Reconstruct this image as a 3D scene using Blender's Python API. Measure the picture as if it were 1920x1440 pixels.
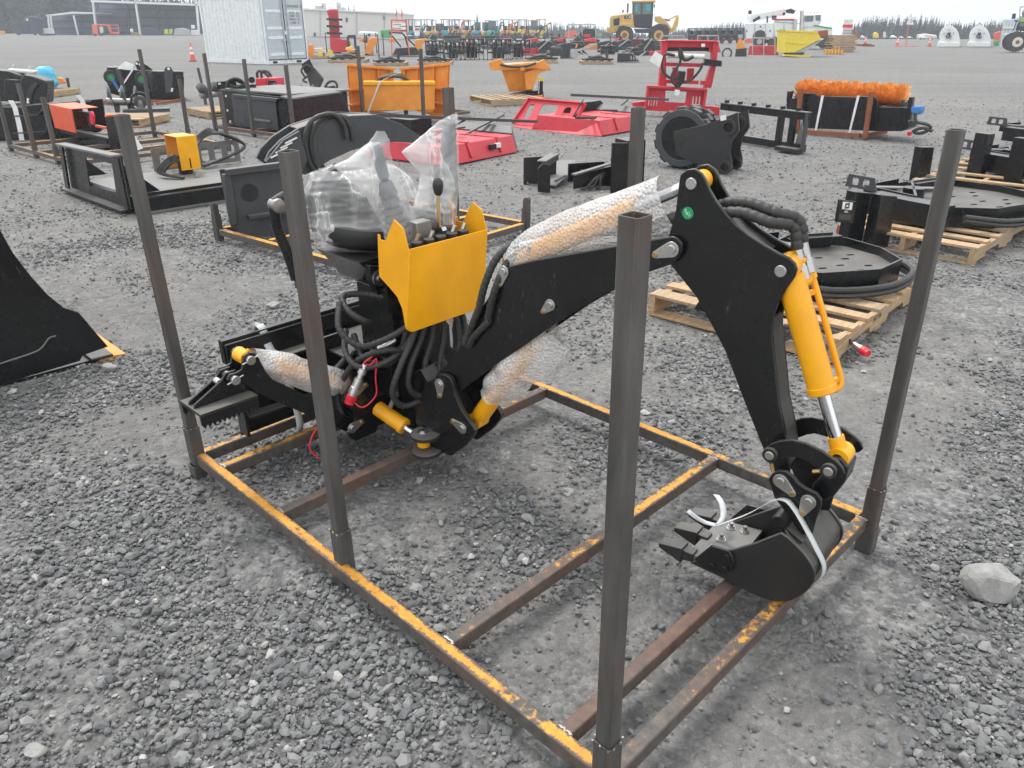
import bpy, bmesh, math, random
import numpy as np
from mathutils import Matrix, Vector, Euler
random.seed(7)
rng = np.random.default_rng(11)
scene = bpy.context.scene
for o in list(bpy.data.objects): bpy.data.objects.remove(o)
R = math.radians
# ---------------------------------------------------------------- camera, sky, sun, exposure
FPX, HC, PITCH = 1452.31, 1.64, 24.863          # focal length in photo pixels, eye height (m), tilt down
cam = bpy.data.cameras.new('camera'); co = bpy.data.objects.new('camera', cam); scene.collection.objects.link(co)
co.location = (0, 0, HC); co.rotation_euler = (R(90 - PITCH), 0, 0)
cam.sensor_fit = 'HORIZONTAL'; cam.sensor_width = 36; cam.lens = FPX / 1920 * 36; cam.clip_start = .05; cam.clip_end = 4000
scene.camera = co
SUN_EL, SUN_AZ = 62, -35                         # high sun behind thin cloud, ahead of the camera to the left
w = bpy.data.worlds.new('World'); scene.world = w; w.use_nodes = True
nt = w.node_tree; nt.nodes.clear()
sky = nt.nodes.new('ShaderNodeTexSky'); sky.sky_type = 'NISHITA'; sky.sun_disc = False
sky.sun_elevation = R(SUN_EL); sky.sun_rotation = R(SUN_AZ); sky.air_density = 1.0; sky.dust_density = 4.0; sky.ozone_density = 1.0
hs = nt.nodes.new('ShaderNodeHueSaturation'); hs.inputs['Saturation'].default_value = .16; hs.inputs['Value'].default_value = 1.0
mx = nt.nodes.new('ShaderNodeMix'); mx.data_type = 'RGBA'; mx.inputs['Factor'].default_value = .62
mx.inputs['B'].default_value = (10.0, 10.25, 10.5, 1)      # even cloud deck over the clear-sky colour
bg = nt.nodes.new('ShaderNodeBackground'); bg.inputs['Strength'].default_value = .13
wo = nt.nodes.new('ShaderNodeOutputWorld')
nt.links.new(sky.outputs[0], hs.inputs['Color']); nt.links.new(hs.outputs[0], mx.inputs['A'])
nt.links.new(mx.outputs['Result'], bg.inputs['Color']); nt.links.new(bg.outputs[0], wo.inputs[0])
sl = bpy.data.lights.new('sun', 'SUN'); sl.energy = 1.5; sl.angle = R(14); sl.color = (1, .97, .93)
so = bpy.data.objects.new('sun', sl); scene.collection.objects.link(so)
so.rotation_euler = Vector((-math.sin(R(SUN_AZ)) * math.cos(R(SUN_EL)), -math.cos(R(SUN_AZ)) * math.cos(R(SUN_EL)), -math.sin(R(SUN_EL)))).to_track_quat('-Z', 'Y').to_euler()
scene.render.engine = 'CYCLES'
vs = scene.view_settings; vs.view_transform = 'Standard'; vs.look = 'None'; vs.exposure = 0.66; vs.gamma = 1; vs.use_curve_mapping = False
scene.cycles.max_bounces = 8; scene.cycles.transparent_max_bounces = 24; scene.cycles.volume_bounces = 0

# ---------------------------------------------------------------- camera geometry helpers (ground point under a sight line)
_c, _s = math.cos(R(PITCH)), math.sin(R(PITCH))
def sight(x, y):
    a, b = (x - 960) / FPX, (720 - y) / FPX
    return Vector((a, _c + b * _s, -_s + b * _c))
def G(x, y, z=0.0):
    d = sight(x, y); t = (z - HC) / d.z
    return Vector((d.x * t, d.y * t, z))
def hz(P, y):                       # height of the point straight above ground point P seen on image row y
    k = (720 - y) / FPX             # k = up/forward
    Y = P[1]                        # up = Y*_s + dz*_c ; fw = Y*_c - dz*_s
    return HC + (k * Y * _c - Y * _s) / (_c + k * _s)
# ---------------------------------------------------------------- mesh helpers
def V(*a): return Vector(a)
class MB:
    def __init__(s): s.v = []; s.f = []
    def add(s, vs, fs):
        o = len(s.v); s.v += [tuple(v) for v in vs]; s.f += [tuple(i + o for i in f) for f in fs]; return s
    def hexa(s, p): return s.add(p, [(3, 2, 1, 0), (4, 5, 6, 7), (0, 1, 5, 4), (1, 2, 6, 5), (2, 3, 7, 6), (3, 0, 4, 7)])
    def bb(s, a, b):
        x0, y0, z0 = a; x1, y1, z1 = b
        return s.hexa([(x0, y0, z0), (x1, y0, z0), (x1, y1, z0), (x0, y1, z0), (x0, y0, z1), (x1, y0, z1), (x1, y1, z1), (x0, y1, z1)])
    def box(s, c, d, e=(0, 0, 0)):
        m = Euler(e).to_matrix(); c = Vector(c); x, y, z = d[0] / 2, d[1] / 2, d[2] / 2
        return s.hexa([c + m @ Vector(q) for q in [(-x, -y, -z), (x, -y, -z), (x, y, -z), (-x, y, -z), (-x, -y, z), (x, -y, z), (x, y, z), (-x, y, z)]])
    def bar(s, p0, p1, w, h, up=(0, 0, 1)):
        p0, p1 = Vector(p0), Vector(p1); d = (p1 - p0).normalized(); a = d.cross(Vector(up))
        if a.length < 1e-4: a = d.cross(Vector((1, 0, 0)))
        a.normalize(); b = a.cross(d); a *= w / 2; b *= h / 2
        return s.hexa([p0 - a - b, p0 + a - b, p0 + a + b, p0 - a + b, p1 - a - b, p1 + a - b, p1 + a + b, p1 - a + b])
    def cyl(s, p0, p1, r, r2=None, n=16, caps=True):
        p0, p1 = Vector(p0), Vector(p1); r2 = r if r2 is None else r2; d = (p1 - p0).normalized()
        a = d.cross(Vector((0, 0, 1)))
        if a.length < 1e-4: a = Vector((1, 0, 0))
        a.normalize(); b = d.cross(a)
        cs = [a * math.cos(2 * math.pi * i / n) + b * math.sin(2 * math.pi * i / n) for i in range(n)]
        f = [(i, (i + 1) % n, n + (i + 1) % n, n + i) for i in range(n)]
        if caps: f += [tuple(range(n - 1, -1, -1)), tuple(range(n, 2 * n))]
        return s.add([p0 + c * r for c in cs] + [p1 + c * r2 for c in cs], f)
    def ring(s, p0, p1, ro, ri, n=20):
        p0, p1 = Vector(p0), Vector(p1); d = (p1 - p0).normalized(); a = d.cross(Vector((0, 0, 1)))
        if a.length < 1e-4: a = Vector((1, 0, 0))
        a.normalize(); b = d.cross(a); cs = [a * math.cos(2 * math.pi * i / n) + b * math.sin(2 * math.pi * i / n) for i in range(n)]
        vs = [p0 + c * ro for c in cs] + [p1 + c * ro for c in cs] + [p0 + c * ri for c in cs] + [p1 + c * ri for c in cs]; f = []
        for i in range(n):
            j = (i + 1) % n
            f += [(i, j, n + j, n + i), (2 * n + j, 2 * n + i, 3 * n + i, 3 * n + j), (n + i, n + j, 3 * n + j, 3 * n + i), (j, i, 2 * n + i, 2 * n + j)]
        return s.add(vs, f)
    def lathe(s, p0, axis, prof, n=20):          # prof: (distance along axis, radius)
        p0 = Vector(p0); d = Vector(axis).normalized(); a = d.cross(Vector((0, 0, 1)))
        if a.length < 1e-4: a = Vector((1, 0, 0))
        a.normalize(); b = d.cross(a); vs = []; f = []
        for h, r in prof: vs += [p0 + d * h + (a * math.cos(2 * math.pi * i / n) + b * math.sin(2 * math.pi * i / n)) * r for i in range(n)]
        for k in range(len(prof) - 1): f += [(k * n + i, k * n + (i + 1) % n, (k + 1) * n + (i + 1) % n, (k + 1) * n + i) for i in range(n)]
        f += [tuple(range(n - 1, -1, -1)), tuple(range((len(prof) - 1) * n, len(prof) * n))]
        return s.add(vs, f)
    def tube(s, pts, r, n=8, rib=0.0, step=None, smooth=True, ell=1.0):
        P = path(pts, step or max(r * 1.2, .004)) if smooth else [Vector(p) for p in pts]
        m = len(P); vs = []; f = []; up = None
        for i in range(m):
            t = (P[min(i + 1, m - 1)] - P[max(i - 1, 0)]).normalized()
            if up is None:
                up = t.orthogonal().normalized()
            up = (up - t * up.dot(t)); up = up.normalized() if up.length > 1e-6 else t.orthogonal().normalized()
            b = t.cross(up); rr = r * (1 - rib * (1 if i % 4 == 0 else 0))
            if callable(ell): rr *= ell(i / (m - 1))
            vs += [P[i] + (up * math.cos(2 * math.pi * k / n) + b * math.sin(2 * math.pi * k / n)) * rr for k in range(n)]
        for i in range(m - 1): f += [(i * n + k, i * n + (k + 1) % n, (i + 1) * n + (k + 1) % n, (i + 1) * n + k) for k in range(n)]
        f += [tuple(range(n - 1, -1, -1)), tuple(range((m - 1) * n, m * n))]
        return s.add(vs, f)
    def prism(s, poly, vec):
        n = len(poly); vec = Vector(vec); a = [Vector(q) for q in poly]
        return s.add(a + [q + vec for q in a], [tuple(range(n - 1, -1, -1)), tuple(range(n, 2 * n))] + [(i, (i + 1) % n, n + (i + 1) % n, n + i) for i in range(n)])
    def sphere(s, c, r, n=12, m=8, sc=(1, 1, 1)):
        c = Vector(c); vs = [c + Vector((0, 0, -r * sc[2]))]; f = []
        for j in range(1, m):
            ph = -math.pi / 2 + math.pi * j / m
            vs += [c + Vector((r * sc[0] * math.cos(ph) * math.cos(2 * math.pi * i / n), r * sc[1] * math.cos(ph) * math.sin(2 * math.pi * i / n), r * sc[2] * math.sin(ph))) for i in range(n)]
        vs.append(c + Vector((0, 0, r * sc[2]))); L = len(vs) - 1
        f += [(0, 1 + (i + 1) % n, 1 + i) for i in range(n)]
        for j in range(m - 2): f += [(1 + j * n + i, 1 + j * n + (i + 1) % n, 1 + (j + 1) * n + (i + 1) % n, 1 + (j + 1) * n + i) for i in range(n)]
        f += [(L, 1 + (m - 2) * n + i, 1 + (m - 2) * n + (i + 1) % n) for i in range(n)]
        return s.add(vs, f)
    def sqtube(s, p0, p1, w, t=.004, rot=0.0, d=None):     # open square tube
        p0, p1 = Vector(p0), Vector(p1); z = (p1 - p0).normalized(); d = d or w
        a = Vector((math.cos(rot), math.sin(rot), 0)) if abs(z.z) > .7 else z.cross(Vector((0, 0, 1)))
        a = (a - z * a.dot(z)).normalized(); b = z.cross(a)
        def sq(p, ww, dd):
            c = min(ww, dd) * .09
            return [p + a * x + b * y for x, y in [(-ww / 2 + c, -dd / 2), (ww / 2 - c, -dd / 2), (ww / 2, -dd / 2 + c), (ww / 2, dd / 2 - c), (ww / 2 - c, dd / 2), (-ww / 2 + c, dd / 2), (-ww / 2, dd / 2 - c), (-ww / 2, -dd / 2 + c)]]
        vs = sq(p0, w, d) + sq(p1, w, d) + sq(p0, w - 2 * t, d - 2 * t) + sq(p1, w - 2 * t, d - 2 * t); f = []
        for i in range(8):
            j = (i + 1) % 8
            f += [(i, j, 8 + j, 8 + i), (16 + j, 16 + i, 24 + i, 24 + j), (8 + i, 8 + j, 24 + j, 24 + i), (j, i, 16 + i, 16 + j)]
        return s.add(vs, f)
    def build(s, name, mat, parent=None, bevel=0, smooth=True, angle=38, M=None):
        me = bpy.data.meshes.new(name); me.from_pydata(s.v, [], s.f)
        b = bmesh.new(); b.from_mesh(me); bmesh.ops.recalc_face_normals(b, faces=b.faces[:]); b.to_mesh(me); b.free()
        if smooth:
            me.polygons.foreach_set('use_smooth', [True] * len(me.polygons)); me.set_sharp_from_angle(angle=R(angle))
        if mat: me.materials.append(mat if not isinstance(mat, str) else MAT[mat])
        o = bpy.data.objects.new(name, me); scene.collection.objects.link(o)
        if parent: o.parent = parent
        if M is not None: o.matrix_local = M
        if bevel:
            m = o.modifiers.new('bevel', 'BEVEL'); m.width = bevel; m.segments = 2; m.limit_method = 'ANGLE'; m.angle_limit = R(40); m.use_clamp_overlap = True
        return o
def path(pts, step):
    P = [Vector(p) for p in pts]
    if len(P) == 2: P = [P[0], (P[0] + P[1]) / 2, P[1]]
    Q = [P[0] * 2 - P[1]] + P + [P[-1] * 2 - P[-2]]; out = []
    for i in range(1, len(Q) - 2):
        a, b, c, d = Q[i - 1], Q[i], Q[i + 1], Q[i + 2]; n = max(2, int((c - b).length / step))
        for k in range(n):
            t = k / n
            out.append(.5 * ((2 * b) + (c - a) * t + (2 * a - 5 * b + 4 * c - d) * t * t + (3 * b - a - 3 * c + d) * t ** 3))
    return out + [P[-1]]
def circ(cx, cz, r, a0, a1, n):          # arc points in a 2D plane, degrees
    return [(cx + r * math.cos(R(a0 + (a1 - a0) * i / n)), cz + r * math.sin(R(a0 + (a1 - a0) * i / n))) for i in range(n + 1)]
def key(outer, *holes):                  # one outline with holes cut by slits
    out = list(outer)
    for h in holes:
        i, j = min(((i, j) for i in range(len(out)) for j in range(len(h))), key=lambda q: (out[q[0]][0] - h[q[1]][0]) ** 2 + (out[q[0]][1] - h[q[1]][1]) ** 2)
        hh = h[j:] + h[:j + 1]
        out = out[:i + 1] + hh[::-1] + out[i:]
    return out
def rnd_rect(x0, z0, x1, z1, r, n=4):
    return circ(x1 - r, z1 - r, r, 0, 90, n) + circ(x0 + r, z1 - r, r, 90, 180, n) + circ(x0 + r, z0 + r, r, 180, 270, n) + circ(x1 - r, z0 + r, r, 270, 360, n)
def tag(o, label, cat, group=None, kind=None):
    if label: o['label'] = label
    if cat: o['category'] = cat
    if group: o['group'] = group
    if kind: o['kind'] = kind
    return o
def thing(name, label, cat, loc=(0, 0, 0), rz=0, group=None, M=None):
    o = bpy.data.objects.new(name, None); scene.collection.objects.link(o); o.empty_display_size = .1
    if M is not None: o.matrix_world = M
    else: o.location = loc; o.rotation_euler = (0, 0, rz)
    return tag(o, label, cat, group)
def spot(name, label, cat, A, B, group=None):    # an Empty at ground point under sight line A with its X axis towards B; returns it and the length
    a, b = G(*A), G(*B); d = b - a
    return thing(name, label, cat, a, math.atan2(d.y, d.x), group), d.length
def copy_tree(o, parent=None):
    c = o.copy(); scene.collection.objects.link(c); c.parent = parent
    for ch in [q for q in bpy.data.objects if q.parent == o]: copy_tree(ch, c)
    return c
def text(name, s, size, mat, parent, M, extrude=.0008, align='CENTER'):
    cu = bpy.data.curves.new(name, 'FONT'); cu.body = s; cu.size = size; cu.align_x = align; cu.align_y = 'CENTER'; cu.extrude = extrude; cu.resolution_u = 2
    t = bpy.data.objects.new(name, cu); me = bpy.data.meshes.new_from_object(t); bpy.data.objects.remove(t); bpy.data.curves.remove(cu)
    me.name = name; me.materials.clear(); me.materials.append(MAT[mat]); o = bpy.data.objects.new(name, me); scene.collection.objects.link(o)
    o.parent = parent; o.matrix_local = M; return o
def basis(o, x, y):                      # matrix with given origin, x axis and y axis
    x = Vector(x).normalized(); y = Vector(y); z = x.cross(y).normalized(); y = z.cross(x); o = Vector(o)
    return Matrix(((x.x, y.x, z.x, o.x), (x.y, y.y, z.y, o.y), (x.z, y.z, z.z, o.z), (0, 0, 0, 1)))

# ---------------------------------------------------------------- materials
MAT = {}
class N:
    def __init__(s, name):
        s.m = bpy.data.materials.new(name); s.m.use_nodes = True; s.t = s.m.node_tree; s.b = s.t.nodes['Principled BSDF']; MAT[name] = s.m
        s.out = s.t.nodes['Material Output']; s.tc = s.t.nodes.new('ShaderNodeTexCoord')
    def n(s, kind, **kw):
        q = s.t.nodes.new('ShaderNode' + kind)
        for k, v in kw.items():
            if k in q.inputs: q.inputs[k].default_value = v
            else: setattr(q, k, v)
        return q
    def l(s, a, b): s.t.links.new(a, b)
    def map(s, scale=(1, 1, 1), rot=(0, 0, 0), coord='Object'):
        m = s.n('Mapping'); m.inputs['Scale'].default_value = scale; m.inputs['Rotation'].default_value = rot; s.l(s.tc.outputs[coord], m.inputs['Vector']); return m.outputs[0]
    def noise(s, scale, detail=3, rough=.55, vec=None):
        q = s.n('TexNoise', Scale=scale, Detail=detail, Roughness=rough); s.l(vec or s.tc.outputs['Object'], q.inputs['Vector']); return q.outputs['Fac']
    def ramp(s, fac, stops):
        q = s.n('ValToRGB'); e = q.color_ramp.elements
        while len(e) < len(stops): e.new(.5)
        for i, (p, c) in enumerate(stops): e[i].position = p; e[i].color = c if len(c) == 4 else (*c, 1)
        s.l(fac, q.inputs[0]); return q.outputs[0]
    def mix(s, fac, a, b, mode='MIX'):
        q = s.n('Mix', data_type='RGBA', blend_type=mode)
        for sock, val in (('Factor', fac), ('A', a), ('B', b)):
            if hasattr(val, 'is_output'): s.l(val, q.inputs[sock])
            elif sock == 'Factor': q.inputs[0].default_value = val
            else: q.inputs[sock].default_value = (*val, 1) if len(val) == 3 else val
        return q.outputs['Result']
    def math(s, op, a, b=0.0, clamp=False):
        q = s.n('Math', operation=op, use_clamp=clamp)
        for i, val in enumerate((a, b)):
            if hasattr(val, 'is_output'): s.l(val, q.inputs[i])
            else: q.inputs[i].default_value = val
        return q.outputs[0]
    def bump(s, h, strength=.3, dist=.002, normal=None):
        q = s.n('Bump', Strength=strength, Distance=dist); s.l(h, q.inputs['Height'])
        if normal: s.l(normal, q.inputs['Normal'])
        s.l(q.outputs[0], s.b.inputs['Normal']); return q.outputs[0]
    def upness(s):
        g = s.n('NewGeometry'); x = s.n('SeparateXYZ'); s.l(g.outputs['Normal'], x.inputs[0]); return x.outputs['Z']
def mval(n, key, v):
    if hasattr(v, 'is_output'): n.l(v, n.b.inputs[key])
    else: n.b.inputs[key].default_value = v
def paint(name, col, rough=.42, dust=.35, metal=0.0, spec=.5, dustcol=(.30, .28, .25), wear=.0):
    n = N(name); a = n.noise(7, 5, .6); f = n.noise(90, 2)
    base = n.mix(n.ramp(a, [(.35, (.0, .0, .0)), (.75, (1, 1, 1))]), tuple(c * .88 for c in col), tuple(min(1, c * 1.1) for c in col))
    up = n.math('MULTIPLY', n.math('MAXIMUM', n.upness(), 0.0), n.ramp(n.noise(4, 4, .65), [(.25, (.25,) * 3), (.7, (1,) * 3)]))
    d = n.math('MULTIPLY', n.math('ADD', n.math('MULTIPLY', up, .8), n.math('MULTIPLY', a, .12)), dust)
    base = n.mix(d, base, dustcol)
    if wear: base = n.mix(n.math('MULTIPLY', n.math('MULTIPLY', n.ramp(n.noise(5, 2, .5), [(.52, (0, 0, 0)), (.62, (1, 1, 1))]), n.ramp(n.noise(55, 6, .75, n.map((1, 1, .35), (.3, .5, .2))), [(.60, (0, 0, 0)), (.68, (1, 1, 1))])), wear), base, (.17, .165, .155))
    mval(n, 'Base Color', base); n.b.inputs['Metallic'].default_value = metal; n.b.inputs['Specular IOR Level'].default_value = spec
    mval(n, 'Roughness', n.math('ADD', n.math('MULTIPLY', n.math('ADD', d, n.math('MULTIPLY', a, .25)), .45), rough - .06, True))
    n.bump(f, .12, .0012); return n
paint('black', (.0055, .006, .007), .27, .16, wear=.5)
paint('black_dusty', (.011, .011, .0115), .42, .6, wear=.6)
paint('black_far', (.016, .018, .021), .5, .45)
paint('skin', (.45, .26, .18), .6, 0)
paint('black_worn', (.016, .016, .017), .45, .5, wear=.4)
paint('charcoal', (.045, .05, .056), .42, .45)
paint('grey_plate', (.17, .17, .165), .55, .3)
paint('yellow', (.95, .42, .004), .34, .05, dustcol=(.6, .45, .25), wear=.18)
paint('orange', (.80, .30, .035), .42, .10, dustcol=(.6, .4, .25))
paint('trencher_orange', (.75, .10, .03), .45, .35, dustcol=(.65, .45, .35))
paint('red', (.58, .022, .04), .40, .20, dustcol=(.7, .3, .3))
paint('red_dark', (.42, .02, .03), .4, .12, dustcol=(.6, .3, .3))
paint('hopper_yellow', (.80, .62, .04), .45, .1, dustcol=(.6, .55, .3))
paint('loader_yellow', (.62, .40, .10), .45, .2, dustcol=(.5, .45, .35))
paint('white_paint', (.78, .80, .80), .4, .12)
paint('lift_red', (.75, .14, .09), .45, .1)
paint('container_grey', (.56, .61, .62), .45, .12)
paint('container_white', (.80, .83, .83), .45, .05)
paint('door_grey', (.50, .57, .60), .45, .12)
paint('teal', (.04, .38, .40), .45, .1)
paint('green', (.05, .36, .09), .5, .2)
paint('lime', (.45, .62, .05), .5, .1)
paint('blue', (.03, .16, .42), .45, .2)
paint('navy', (.02, .03, .07), .35, .1)
paint('beige', (.68, .66, .61), .7, .05)
paint('shed_dark', (.035, .05, .085), .6, .05)
paint('shed_panel', (.10, .125, .17), .6, .05)
paint('frame_grey', (.42, .43, .43), .45, .1)
paint('rubber', (.028, .028, .029), .7, .35)
paint('tyre', (.05, .05, .05), .85, .9)
paint('plastic_red', (.72, .02, .045), .35, .05)
paint('grip_grey', (.16, .18, .19), .5, .1)
paint('seat_black', (.016, .016, .017), .45, .1)
paint('safety_orange', (.85, .10, .05), .5, .08)
paint('sleeper_white', (.8, .8, .78), .6, .05)
paint('rust_red', (.26, .085, .035), .75, .2)
paint('gearbox_blue', (.05, .22, .55), .4, .1)
paint('sticker_green', (.01, .33, .10), .35, 0)
paint('paper', (.82, .82, .80), .6, 0)
paint('ink', (.03, .03, .035), .6, 0)
paint('ink_red', (.6, .03, .03), .6, 0)
paint('strap', (.62, .64, .64), .45, .12, dustcol=(.45, .43, .4))
paint('cap_black', (.02, .02, .02), .5, .2)
def metal(name, col, rough, dust=.1):
    n = N(name); a = n.noise(30, 4); mval(n, 'Base Color', n.mix(a, tuple(c * .8 for c in col), col)); n.b.inputs['Metallic'].default_value = 1
    mval(n, 'Roughness', n.math('ADD', n.math('MULTIPLY', a, .2), rough - .1)); n.bump(n.noise(120, 2), .08, .001)
metal('zinc', (.62, .62, .60), .36); metal('chrome', (.75, .76, .77), .16); metal('brass', (.62, .42, .18), .4); metal('worn_steel', (.36, .35, .34), .5)
def raw_steel():                                             # mill-scale tube with rust bloom, per-object variation
    n = N('raw_steel'); oi = n.n('ObjectInfo'); ad = n.n('VectorMath', operation='ADD'); n.l(n.tc.outputs['Object'], ad.inputs[0]); n.l(oi.outputs['Random'], ad.inputs[1])
    mp = n.n('Mapping'); mp.inputs['Scale'].default_value = (9, 9, 1.3); n.l(ad.outputs[0], mp.inputs['Vector'])
    st = n.noise(2.2, 6, .65, mp.outputs[0]); sp = n.noise(38, 5, .7, ad.outputs[0]); lo = n.noise(1.7, 3, .5, ad.outputs[0])
    base = n.ramp(st, [(.25, (.046, .045, .045)), (.5, (.093, .089, .085)), (.8, (.148, .141, .133))])
    rust = n.ramp(n.math('ADD', n.math('MULTIPLY', lo, .75), n.math('MULTIPLY', sp, .35)), [(.55, (0, 0, 0)), (.80, (1, 1, 1))])
    base = n.mix(n.math('MULTIPLY', rust, .62), base, n.ramp(sp, [(.3, (.07, .035, .022)), (.7, (.19, .075, .03))]))
    mval(n, 'Base Color', base); n.b.inputs['Metallic'].default_value = .25; mval(n, 'Roughness', n.math('ADD', .42, n.math('MULTIPLY', rust, .35)))
    n.bump(sp, .25, .0015)
raw_steel()
def rail_steel(name, amount, rustier, strip=False):                     # raw tube with sprayed yellow paint worn along its top face
    n = N(name); oi = n.n('ObjectInfo'); ad = n.n('VectorMath', operation='ADD'); n.l(n.tc.outputs['Object'], ad.inputs[0]); n.l(oi.outputs['Random'], ad.inputs[1])
    v = ad.outputs[0]; sp = n.noise(32, 6, .7, v); lo = n.noise(3.0, 4, .6, v); big = n.noise(1.5, 2, .5, v)
    base = n.ramp(sp, [(.3, (.05, .047, .044)), (.7, (.13, .12, .105))])
    rust = n.ramp(n.math('ADD', n.math('MULTIPLY', lo, .7), n.math('MULTIPLY', sp, .4)), [(.52 - rustier, (0, 0, 0)), (.75 - rustier, (1, 1, 1))])
    base = n.mix(n.math('MULTIPLY', rust, .8), base, n.ramp(sp, [(.3, (.085, .047, .036)), (.7, (.175, .085, .052))]))
    up = n.ramp(n.upness(), [(.6, (0, 0, 0)), (.9, (1, 1, 1))])
    pt = n.ramp(n.math('ADD', n.math('MULTIPLY', big, .62), n.math('MULTIPLY', sp, .5)), [(.62 - amount, (0, 0, 0)), (.68 - amount, (1, 1, 1))])
    side = n.ramp(n.math('ADD', n.math('MULTIPLY', lo, .6), n.math('MULTIPLY', sp, .5)), [(.70, (0, 0, 0)), (.82, (1, 1, 1))])
    if strip:                                                # paint worn off towards the tube's edges
        sx = n.n('SeparateXYZ'); n.l(n.tc.outputs['Object'], sx.inputs[0]); e = n.math('ADD', n.math('DIVIDE', n.math('ABSOLUTE', sx.outputs['Y']), .0194), n.math('MULTIPLY', n.math('SUBTRACT', lo, .5), 1.6))
        pt = n.math('MULTIPLY', pt, n.ramp(n.math('ADD', e, n.math('MULTIPLY', n.math('SUBTRACT', n.noise(75, 5, .75, v), .5), 2.2)), [(.55, (1, 1, 1)), (.85, (0, 0, 0))]))
    fac = n.math('ADD', n.math('MULTIPLY', up, pt), n.math('MULTIPLY', side, .45), True)
    base = n.mix(fac, base, n.ramp(sp, [(.3, (.46, .18, .022)), (.65, (.66, .32, .03))]))
    mval(n, 'Base Color', base); mval(n, 'Roughness', .62); n.bump(sp, .35, .0015)
rail_steel('rail_yellow', .22, .0); rail_steel('rail_mixed', .06, .05); rail_steel('rail_rust', -.02, .16); rail_steel('rail_worn', .165, .0, True); rail_steel('rail_patchy', .06, .08, True)
def wood():
    n = N('pallet_wood'); oi = n.n('ObjectInfo'); ad = n.n('VectorMath', operation='ADD'); n.l(n.tc.outputs['Object'], ad.inputs[0]); n.l(oi.outputs['Random'], ad.inputs[1])
    mp = n.n('Mapping'); mp.inputs['Scale'].default_value = (1.2, 22, 22); n.l(ad.outputs[0], mp.inputs['Vector'])
    g = n.noise(3.5, 6, .6, mp.outputs[0]); k = n.noise(2.5, 3, .5, ad.outputs[0])
    base = n.ramp(g, [(.3, (.30, .20, .11)), (.55, (.47, .34, .20)), (.8, (.58, .44, .28))])
    tint = n.mix(oi.outputs['Random'], (.82, .82, .84), (1.08, 1.0, .92)); base = n.mix(1.0, base, tint, 'MULTIPLY')
    base = n.mix(n.ramp(k, [(.45, (0, 0, 0)), (.75, (.5, .5, .5))]), base, (.28, .26, .23))
    mval(n, 'Base Color', base); mval(n, 'Roughness', .8); n.bump(g, .4, .002)
wood()
def hose():
    n = N('hose'); mval(n, 'Base Color', n.mix(n.noise(25, 3), (.018, .018, .018), (.05, .048, .045))); mval(n, 'Roughness', .52); n.bump(n.noise(180, 2), .15, .001)
hose()
def film(name, alpha, col, rough):
    n = N(name); f = n.noise(2.6, 4, .55); g = n.noise(5.0, 4, .5, n.map((1.6, 1.6, .28), (.45, .35, .6))); k = n.noise(26, 3, .6)
    fold = n.ramp(g, [(.44, (0, 0, 0)), (.60, (1, 1, 1))]); cre = n.ramp(n.math('ABSOLUTE', n.math('SUBTRACT', g, .53)), [(.0, (1, 1, 1)), (.020, (0, 0, 0))])
    mval(n, 'Base Color', (*col, 1)); mval(n, 'Roughness', rough); n.b.inputs['Specular IOR Level'].default_value = 1.0
    a = n.math('ADD', n.math('MULTIPLY', fold, alpha * .75), n.math('MULTIPLY', n.math('MULTIPLY', cre, n.ramp(f, [(.40, (0, 0, 0)), (.60, (1, 1, 1))])), .40))
    mval(n, 'Alpha', n.math('ADD', n.math('ADD', a, n.math('MULTIPLY', f, alpha * .5)), alpha * .35, True))
    q = n.bump(g, .9, .03); n.bump(k, .35, .004, q)
film('film', .33, (.86, .86, .85), .17)
def bubble():
    n = N('bubble_wrap'); vo = n.n('TexVoronoi', Scale=88.0, feature='F1'); n.l(n.tc.outputs['Object'], vo.inputs['Vector'])
    h = n.ramp(vo.outputs['Distance'], [(.0, (1, 1, 1)), (.42, (.75, .75, .75)), (.62, (0, 0, 0))])
    f = n.noise(7, 4, .6)
    mval(n, 'Base Color', (.90, .90, .89, 1)); mval(n, 'Roughness', .22); n.b.inputs['Specular IOR Level'].default_value = .8
    al = n.math('ADD', n.math('MULTIPLY', n.ramp(f, [(.35, (0, 0, 0)), (.7, (1, 1, 1))]), .36), n.math('MULTIPLY', h, .10))
    mval(n, 'Alpha', n.math('ADD', al, .36, True)); q = n.bump(h, .9, .006); n.bump(f, .4, .02, q)
bubble()
def tarp():
    n = N('blue_tarp'); f = n.noise(9, 5, .6); mval(n, 'Base Color', n.mix(f, (.05, .40, .62), (.14, .58, .80))); mval(n, 'Roughness', .4); n.bump(f, .9, .03)
tarp()
def bristle():
    n = N('bristle'); f = n.noise(14, 4, .6); mval(n, 'Base Color', n.mix(n.ramp(f, [(.35, (0, 0, 0)), (.65, (1, 1, 1))]), (.66, .20, .03), (.95, .52, .14))); mval(n, 'Roughness', .6)
bristle()
def glass():
    n = N('cab_glass'); mval(n, 'Base Color', (.08, .13, .14, 1)); mval(n, 'Roughness', .08); n.b.inputs['Specular IOR Level'].default_value = .9
glass()
def foliage(name, a, b):
    n = N(name); f = n.noise(.9, 4); mval(n, 'Base Color', n.mix(f, a, b)); mval(n, 'Roughness', .8)
foliage('conifer', (.012, .028, .024), (.035, .06, .04)); foliage('bush', (.05, .09, .035), (.10, .14, .06)); foliage('bark', (.06, .045, .035), (.10, .075, .055)); foliage('dry_grass', (.25, .19, .08), (.35, .27, .12))
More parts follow.
